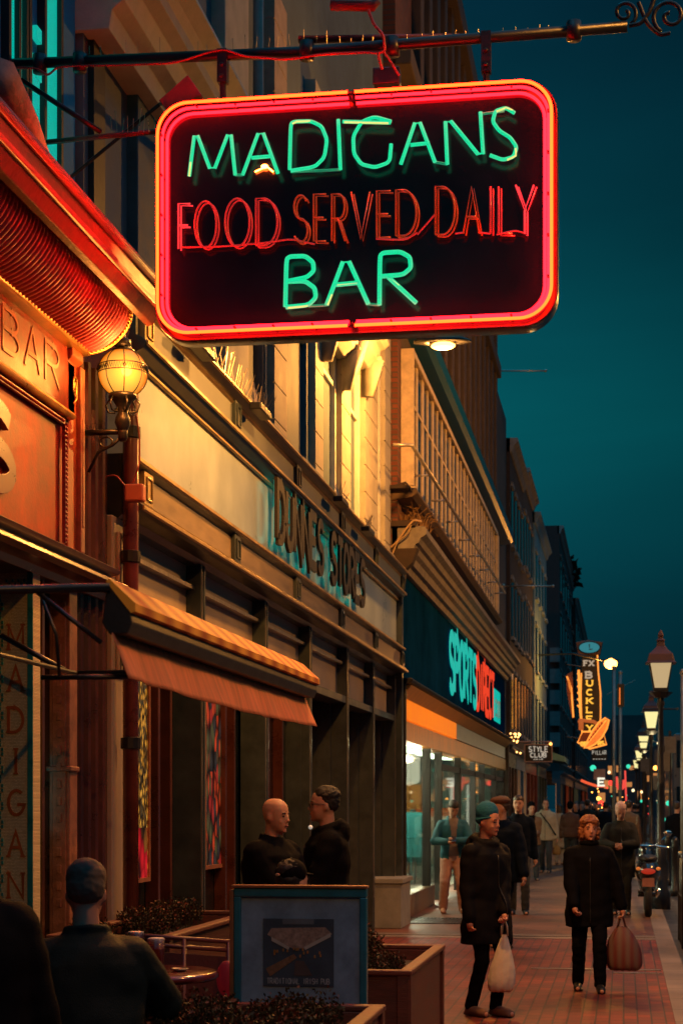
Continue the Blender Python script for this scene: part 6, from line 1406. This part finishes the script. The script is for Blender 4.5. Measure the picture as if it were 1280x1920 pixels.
    if we['coat']:
        b = MB(); g = bk_; z0 = pv.z+.925-.925; hem = we['coat_len']
        lv = []
        if hem < pv.z-.1: lv += [(pv.x, pv.y, hem, .205*g, .155*g), (pv.x, pv.y, (hem+pv.z)/2, .205*g, .155*g)]
        else: lv += [(pv.x, pv.y, hem, .185*g, .130*g)]
        lv += [(pv.x, pv.y-we['belly']*.5, pv.z+.02, .195*g, .145*g), (pv.x+lx*.15, pv.y+ly*.15-we['belly'], pv.z+.18, .185*g, .138*g+we['belly']*.5), (ch.x, ch.y, ch.z-.17, .195*g, .140*g), (ch.x, ch.y, ch.z-.05, .190*g, .125*g), (ch.x, ch.y+.01, ch.z+.02, .135*g, .095*g), (nk.x, nk.y+.005, nk.z+.035, .075, .075)]
        torso(b, lv, 24)
        for s in (1, -1): limb(b, [ch+Vector((s*.10, 0, -.02)), sh[s]+Vector((s*.01, 0, 0)), el[s], wr[s]-(wr[s]-el[s]).normalized()*.01], [.07*g, .078*g, .066*g, .050*g], 14)
        if we['hood']:
            b.tube([nk+Vector((math.cos(R(a))*.10, .01+math.sin(R(a))*.085, .02+.035*math.sin(R(a)))) for a in range(0, 360, 20)], .038, 8, closed=True); b.ball(nk+Vector((0, .11, -.01)), (.12, .06, .09), 12, 8)
        else: b.tube([nk+Vector((math.cos(R(a))*.078, .008+math.sin(R(a))*.07, .03+.015*math.sin(R(a)))) for a in range(0, 360, 20)], .022, 8, closed=True)
        co = remesh('coat', b, we['coat'], r, vox, .016, 5, 3)
        if we['open']:   # open front: cut a wedge so that the shirt shows
            bm = bmesh.new(); bm.from_mesh(co.data)
            dl = [v for v in bm.verts if v.co.y < pv.y-.05 and abs(v.co.x-pv.x-.01) < .055+.02*math.sin(v.co.z*9) and v.co.z < nk.z+.06 and abs(v.co.y-pv.y) < .19]
            bmesh.ops.delete(bm, geom=dl, context='VERTS'); bm.to_mesh(co.data); bm.free()
        if detail and not we['open']:
            t = MB(); zz = hem+.03; pts = []
            while zz < ch.z-.02:
                # zip line down the front
                fr = min((v.co for v in co.data.vertices if abs(v.co.x-pv.x) < .03 and abs(v.co.z-zz) < .02), key=lambda c: c.y, default=None)
                if fr is not None: pts.append((pv.x, fr.y-.001, zz))
                zz += .045
            if len(pts) > 2: t.tube(pts, .005, 5); t.build('zip', DARK, r, True, local=True)
    if we['scarf']:
        b = MB(); b.tube([nk+Vector((math.cos(R(a))*.075, math.sin(R(a))*.07, .035)) for a in range(0, 360, 20)], .030, 8, closed=True); remesh('scarf', b, we['scarf'], r, vox, .006, 20)
    r['_wr'] = 0; del r['_wr']
    return r, wr
def cloth(name, c, **k): return mat(name, c, k.pop('rough', .8), var=k.pop('var', .12), bump=.25, bscale=180, **k)
BLKC = cloth('black wool coat', (.004, .004, .006), spec=.06); NAVC = cloth('navy jacket', (.003, .007, .016), spec=.08); PUFF = cloth('black padded nylon', (.006, .006, .009), rough=.7, spec=.08)
KHAK = cloth('tan jacket', (.16, .09, .045)); PALE = cloth('pale stone parka', (.38, .32, .23)); TEALJ = cloth('teal jacket', (.006, .10, .15)); GRYS = cloth('grey jumper', (.24, .18, .15)); CHIN = cloth('washed pink chinos', (.42, .22, .17)); JEAN = cloth('dark jeans', (.03, .035, .045)); TEALH = cloth('teal knit', (.001, .10, .19), rough=.9); PINK = cloth('pale pink knit', (.62, .42, .38), rough=.9); OLIV = cloth('olive dark jacket', (.014, .016, .014), spec=.2); BRWN = cloth('brown jacket', (.09, .035, .02)); PALT = cloth('pale trousers', (.35, .33, .28)); TANS = cloth('tan shoe leather', (.45, .20, .10), rough=.4)
def bag(name, p, w_, h, dpt, m, label, hm=None, sway=0.0, n=26, prof=None):
    """carrier bag hanging from point p; handles gather at the hand"""
    r = empty(name, (p[0], p[1], p[2]-h-.14), label, 'bag'); random.seed(int(abs(p[0]*100)))
    prof = prof or [(0, .55, .45), (.02, .85, .9), (.18, 1.0, 1.05), (.45, .96, 1.0), (.7, .80, .8), (.88, .52, .5), (1.0, .26, .25)]
    vs = []; fs = []
    for t_, a_, c_ in prof:
        for j in range(n):
            u = 2*math.pi*j/n; k = 1+.06*math.sin(j*3.1+t_*7)+.05*math.sin(j*1.7-t_*11)
            vs.append((p[0]+sway*(1-t_)+w_/2*a_*k*math.cos(u), p[1]+dpt/2*c_*k*math.sin(u), p[2]-.12-h*(1-t_)+.01*math.sin(j*2.3)))
    for i in range(len(prof)-1): fs += [(i*n+j, i*n+(j+1) % n, (i+1)*n+(j+1) % n, (i+1)*n+j) for j in range(n)]
    fs.append(tuple(range(n))[::-1]); o = MB().add(vs, fs).build('bag_body', m, r, True); su = o.modifiers.new('s', 'SUBSURF'); su.levels = 1; su.render_levels = 2
    b = MB()
    for s in (-1, 1): b.tube([(p[0]+s*w_*.12, p[1]-.01, p[2]-.13), (p[0]+s*.022, p[1]-.008, p[2]-.05), (p[0], p[1], p[2]+.002), (p[0]+s*.015, p[1]+.02, p[2]-.06), (p[0]+s*w_*.10, p[1]+.03, p[2]-.13)], .006, 6)
    b.build('handle', hm or m, r, True); return r
# red-haired woman walking toward the viewer
g_ = G(1110, 1858); pr1, w1 = person((g_.x-.03, g_.y, 0), R(4), 1.57, 'red haired woman in a long black coat walking toward the viewer with a striped bag',
    dict(lh=(.36, -.10, .74), rh=(-.16, -.24, .88), lf=(.10, -.16, 0), rf=(-.11, .10, 0), head=(8, 2), rpole=(-1, .5, 0), lpole=(.9, .5, 0), curl=.75, rpn=(1, 0, -.2)),
    dict(coat=BLKC, coat_len=.66, bulk=1.20, trousers=BLKC, hair='auburn', hairstyle='bob', skin=SKIN2, hood=False, scarf=BLKC), vox=.011)
def hand_w(pr, wr_, s, off=(0, 0, -.07)):
    M = Matrix.Translation(pr.location) @ pr.rotation_euler.to_matrix().to_4x4() @ Matrix.Diagonal((*pr.scale, 1)); return M @ (wr_[s]+Vector(off))
STB = bpy.data.materials.new('striped shopper cloth'); STB.use_nodes = True; t = STB.node_tree; bs = t.nodes['Principled BSDF']; tcn = t.nodes.new('ShaderNodeTexCoord'); wv = t.nodes.new('ShaderNodeTexWave'); wv.bands_direction = 'X'; wv.inputs['Scale'].default_value = 4.2; wv.inputs['Distortion'].default_value = 1.0
t.links.new(tcn.outputs['Object'], wv.inputs[0]); rr = t.nodes.new('ShaderNodeValToRGB'); rr.color_ramp.elements[0].color = (.12, .022, .020, 1); rr.color_ramp.elements[1].color = (.13, .075, .06, 1); t.links.new(wv.outputs[0], rr.inputs[0]); t.links.new(rr.outputs[0], bs.inputs['Base Color']); bs.inputs['Roughness'].default_value = .6
hw = hand_w(pr1, w1, 1); bag('shopping_bag', hw, .34, .40, .17, STB, 'large brown and red striped bag carried by the red haired woman', sway=.03)
# woman in the teal beanie with a white carrier bag
g_ = G(915, 1905); pr2, w2 = person((g_.x-.02, g_.y, 0), R(48), 1.66, 'woman in a teal beanie and long black coat standing with a white carrier bag',
    dict(lh=(-.02, -.26, .78), rh=(-.24, -.05, .80), lf=(.07, -.06, 0), rf=(-.08, .08, 0), head=(12, 6), lpole=(.8, .7, 0), curl=.8),
    dict(coat=PUFF, coat_len=.62, bulk=1.12, trousers=BLKC, hair='brown', hairstyle='none', hat=('beanie', TEALH), skin=SKIN2, hood=True, legw=.88, shoes=cloth('worn brown boots', (.14, .07, .05))), vox=.011)
hw = hand_w(pr2, w2, 1); bag('carrier_bag', hw, .225, .46, .15, mat('white plastic bag', (.62, .55, .47), .35, var=.12, bump=.5, bscale=18), 'full white plastic carrier bag held by the woman in the teal beanie', sway=-.03, prof=[(0, .62, .5), (.02, .86, .8), (.12, 1.0, 1.0), (.32, .98, .95), (.52, .80, .8), (.72, .56, .6), (.88, .34, .4), (1.0, .16, .2)])
# man in navy behind her
g_ = G(958, 1778); person((g_.x-.12, g_.y, 0), R(-20), 1.77, 'broad man in a dark navy jacket and flat cap behind the woman in the beanie',
    dict(lh=(.34, -.12, .86), rh=(-.3, .0, .82), lf=(.13, -.12, 0), rf=(-.10, .14, 0), head=(-50, 0)), dict(coat=NAVC, coat_len=.78, bulk=1.28, trousers=NAVC, hair='brown', hairstyle='short', hat=('flat', BRWN)), vox=.013)
# man with a phone by the sports shop door
g_ = G(848, 1712); pr3, w3 = person((g_.x, g_.y, 0), R(8), 1.76, 'man in a teal jacket and pink trousers looking down at his phone by the shop',
    dict(lh=(.05, -.30, 1.14), rh=(-.09, -.29, 1.12), lf=(.15, -.03, 0), rf=(-.15, -.02, 0), head=(10, 30), lean=(0, -.08), curl=.6, lpn=(-.4, .3, 1), rpn=(.4, .3, 1), lpole=(.9, .3, -.4), rpole=(-.9, .3, -.4)),
    dict(coat=TEALJ, coat_len=.84, bulk=1.02, shirt=GRYS, open=True, trousers=CHIN, shoes=TANS, hair='black', hairstyle='crew', legw=1.12), vox=.012)
q = hand_w(pr3, w3, 1, (-.05, -.06, .03)); b = MB(); b.box(-.035, .035, -.07, .07, -.004, .004); o = b.build('mobile_phone', BLKP, None, bevel=.003); o.location = q; o.rotation_euler = (R(35), 0, R(8)); tag(o, 'small dark mobile phone in the hands of the man in the teal jacket', 'phone')
b = MB(); 
# younger man looking at the camera further back
g_ = Vector((-1.62, 27.6, 0)); person((g_.x, g_.y, 0), R(4), 1.82, 'short haired man in a dark top facing the viewer behind the broad navy man', dict(head=(-8, 0), lf=(.1, -.1, 0)), dict(coat=NAVC, coat_len=.84, bulk=1.0, trousers=JEAN, hair='brown', hairstyle='crew'), vox=.015)
g_ = G(995, 1650); person((g_.x, g_.y, 0), R(10), 1.72, 'person in a black cap and tan jacket walking with hands together', dict(lh=(.05, -.28, 1.05), rh=(-.05, -.28, 1.05), lf=(.10, -.16, 0), rf=(-.09, .14, 0), head=(5, 10)), dict(coat=KHAK, coat_len=.80, bulk=1.10, trousers=JEAN, hair='black', hat=('beanie', BLKC), open=True, shirt=BLKC), vox=.018)
g_ = G(1022, 1636); pr4, w4 = person((g_.x, g_.y, 0), R(-3), 1.82, 'person in a pale stone parka and dark trousers walking beside the tan jacket', dict(lh=(.28, -.05, .82), lf=(.10, -.16, 0), rf=(-.09, .12, 0), head=(10, 0)), dict(coat=PALE, coat_len=.78, bulk=1.22, trousers=JEAN, hair='black', hairstyle='long', hood=True), vox=.018)
hw = hand_w(pr4, w4, 1); bag('handbag', hw, .22, .24, .1, cloth('ochre handbag', (.25, .14, .04)), 'small ochre handbag held by the person in the pale parka')
b = MB(); M4 = pr4.location; b.tube([M4+Vector((-.12, -.2, 1.5)), M4+Vector((.08, -.25, 1.25)), M4+Vector((.26, -.12, .95))], .015, 6); b.tube([M4+Vector((-.12, -.2, 1.5)), M4+Vector((-.1, .12, 1.5))], .015, 6)
tag(b.build('shoulder_strap', BLKC, None, True), 'black strap slung across the pale stone parka', 'strap')
g_ = G(1068, 1628); person((g_.x, g_.y, 0), R(175), 1.74, 'person seen from behind in a brown jacket and dark beanie walking away', dict(lf=(.1, -.12, 0)), dict(coat=BRWN, coat_len=.84, bulk=1.18, trousers=JEAN, hat=('beanie', BLKC)), vox=.018)
g_ = G(1052, 1624); person((g_.x-.1, g_.y+1.2, 0), R(170), 1.70, 'person in a long pale coat seen from behind left of the brown jacket', dict(), dict(coat=PALE, coat_len=.5, bulk=1.15, trousers=PALT, hair='brown', hairstyle='long'), vox=.02)
g_ = Vector((-.05, 27.8, 0)); pr5, w5 = person((g_.x, g_.y, 0), R(5), 1.70, 'person in a pale pink knitted hat looking at a phone behind the red haired woman', dict(lh=(.02, -.28, 1.12), rh=(-.12, -.28, 1.10), head=(0, 26), lf=(.1, -.1, 0), lpole=(.9, .3, -.4), rpole=(-.9, .3, -.4)), dict(coat=OLIV, coat_len=.60, bulk=1.2, trousers=OLIV, hat=('beanie', PINK), hair='brown', hairstyle='none'), vox=.014)
# pub side: two men talking
pB = Q(512, 1500, 12.1); person((pB.x-.02, 12.1, 0), R(62), 1.72, 'bald man in a black jacket talking, face turned to the right', dict(lh=(.12, -.34, .98), rh=(-.06, -.33, .95), head=(8, 4), lean=(0, -.04)), dict(coat=BLKC, coat_len=.75, bulk=1.30, trousers=BLKC, hair='stubble', hairstyle='none', belly=.05), vox=.010)
pG = Q(612, 1500, 12.7); person((pG.x, 12.7, 0), R(-72), 1.80, 'man with glasses and short dark hair in a black hooded jacket, facing left', dict(lh=(.16, -.30, .96), rh=(-.12, -.30, .92), head=(-4, 0)), dict(coat=BLKC, coat_len=.75, bulk=1.18, trousers=BLKC, hair='black', hairstyle='short', hood=True, glasses=True), vox=.010)
b = MB(); q = Q(582, 1551, 12.42); b.ball(q, .016, 8, 6); tag(b.build('badge', WHT, None, True), 'small round white badge on the chest of the man with glasses', 'badge')
# seated figures
pC = Q(545, 1640, 9.75); person((pC.x, 9.75, -.31), R(150), 1.66, 'seated person in a black cap with pale emblem, only the head above the board', dict(lf=(.12, -.35, .42), rf=(-.12, -.35, .42), lh=(.2, -.3, 1.05), rh=(-.2, -.3, 1.05), head=(0, 0), pelvis=(0, 0, .93)), dict(coat=BLKC, coat_len=.8, bulk=1.1, trousers=BLKC, hat=('cap', BLKC), hair='black'), vox=.013)
b = MB(); q = Q(521, 1640, 9.66); b.ball((q.x, q.y-.008, q.z), (.014, .004, .009), 10, 6); tag(b.build('cap_emblem', mat('tarnished emblem', (.4, .25, .15), .4)), 'small pale emblem on the black cap above the menu board', 'emblem')
pS = Q(166, 1650, 6.9); person((pS.x, 6.9, -.36), R(205), 1.80, 'bald man in a black padded jacket sitting with his back to the viewer', dict(lf=(.15, -.4, .35), rf=(-.15, -.4, .35), lh=(.22, -.42, 1.16), rh=(-.22, -.42, 1.16), head=(-12, 10), lean=(0, -.12), lpole=(.9, .6, -.3), rpole=(-.9, .6, -.3)), dict(coat=cloth('dark green padded jacket', (.006, .012, .015), rough=.6, spec=.1), coat_len=.8, bulk=1.22, trousers=BLKC, hair='stubble', hairstyle='crew', skin=SKIN2, hood=False), vox=.010)
pK = Q(-75, 1600, 5.4); person((pK.x, 5.4, 0), R(190), 1.64, 'dark silhouetted person at the lower left edge, turned away', dict(lh=(.25, -.2, .9), rh=(-.25, -.2, .9), lf=(.1, -.1, 0)), dict(coat=BLKC, coat_len=.5, bulk=1.36, trousers=BLKC, hair='black', hairstyle='short', hood=True), vox=.014)
# stool under the seated men
for i, (p_, z_) in enumerate(((pS, .56), (pC, .42))):
    r = empty('bar_stool', (p_.x, p_.y, 0), ('black bar stool under the bald seated man', 'black stool under the person in the cap')[i], 'stool', 'bar stools')
    b = MB(); b.lathe([(.19, 0), (.20, .02), (.19, .05)], (p_.x, p_.y, z_-.05), 16); b.build('seat', IRON, r, True)
    for k in range(4): a = R(45+90*k); b = MB(); b.tube([(p_.x+.15*math.cos(a), p_.y+.15*math.sin(a), z_-.05), (p_.x+.22*math.cos(a), p_.y+.22*math.sin(a), 0)], .014, 6); b.build('leg', IRON, r, True)
# far pedestrians
random.seed(44)
far = [(1090, 57, 0, 1.74, BLKC, JEAN, 'black', 'dark coated pedestrian just left of the first steel pole'), (1135, 50, 180, 1.76, NAVC, JEAN, 'black', 'pedestrian in navy seen from behind, left of the pink knitted hat'), (1103, 64, 180, 1.7, BRWN, JEAN, 'brown', 'pedestrian in a brown jacket deep in the crowd'), (1118, 72, 0, 1.72, OLIV, JEAN, 'brown', 'small far pedestrian in dark olive in the crowd'), (1178, 42, 175, 1.78, KHAK, JEAN, 'brown', 'pedestrian in a tan coat half hidden behind the pink knitted hat'),
       (1124, 84, 0, 1.75, PALE, JEAN, 'black', 'tiny far pedestrian in a pale coat'), (1268, 40, 160, 1.75, BLKC, JEAN, 'brown', 'dark pedestrian at the right frame edge beside the bus'), (1143, 95, 0, 1.7, BLKC, JEAN, 'brown', 'tiniest far pedestrian in black between the steel poles')]
for k in range(24): far.append((random.choice((1080, 1088, 1097, 1108, 1116, 1128, 1139, 1148, 1170, 1186, 1192))+random.uniform(-4, 4), random.uniform(52, 105), random.choice((0, 180)), random.uniform(1.6, 1.85), random.choice((BLKC, NAVC, OLIV)), JEAN, random.choice(('brown', 'black')), 'tiny dark coated pedestrian merging into the distant crowd'))
for px, y, rz, H, c_, tr, hr, lb in far:
    x = Q(px, 1512, y).x; person((x, y, 0), R(rz+random.uniform(-15, 15)), H, lb, dict(lf=(.1, -.14, 0), rf=(-.09, .12, 0)), dict(coat=c_, coat_len=.74, bulk=1.15, trousers=tr, hair=hr, hairstyle='short'), vox=.028, group='pedestrians far down the street', detail=False)

bpy.data.scenes.remove(TMPSC)
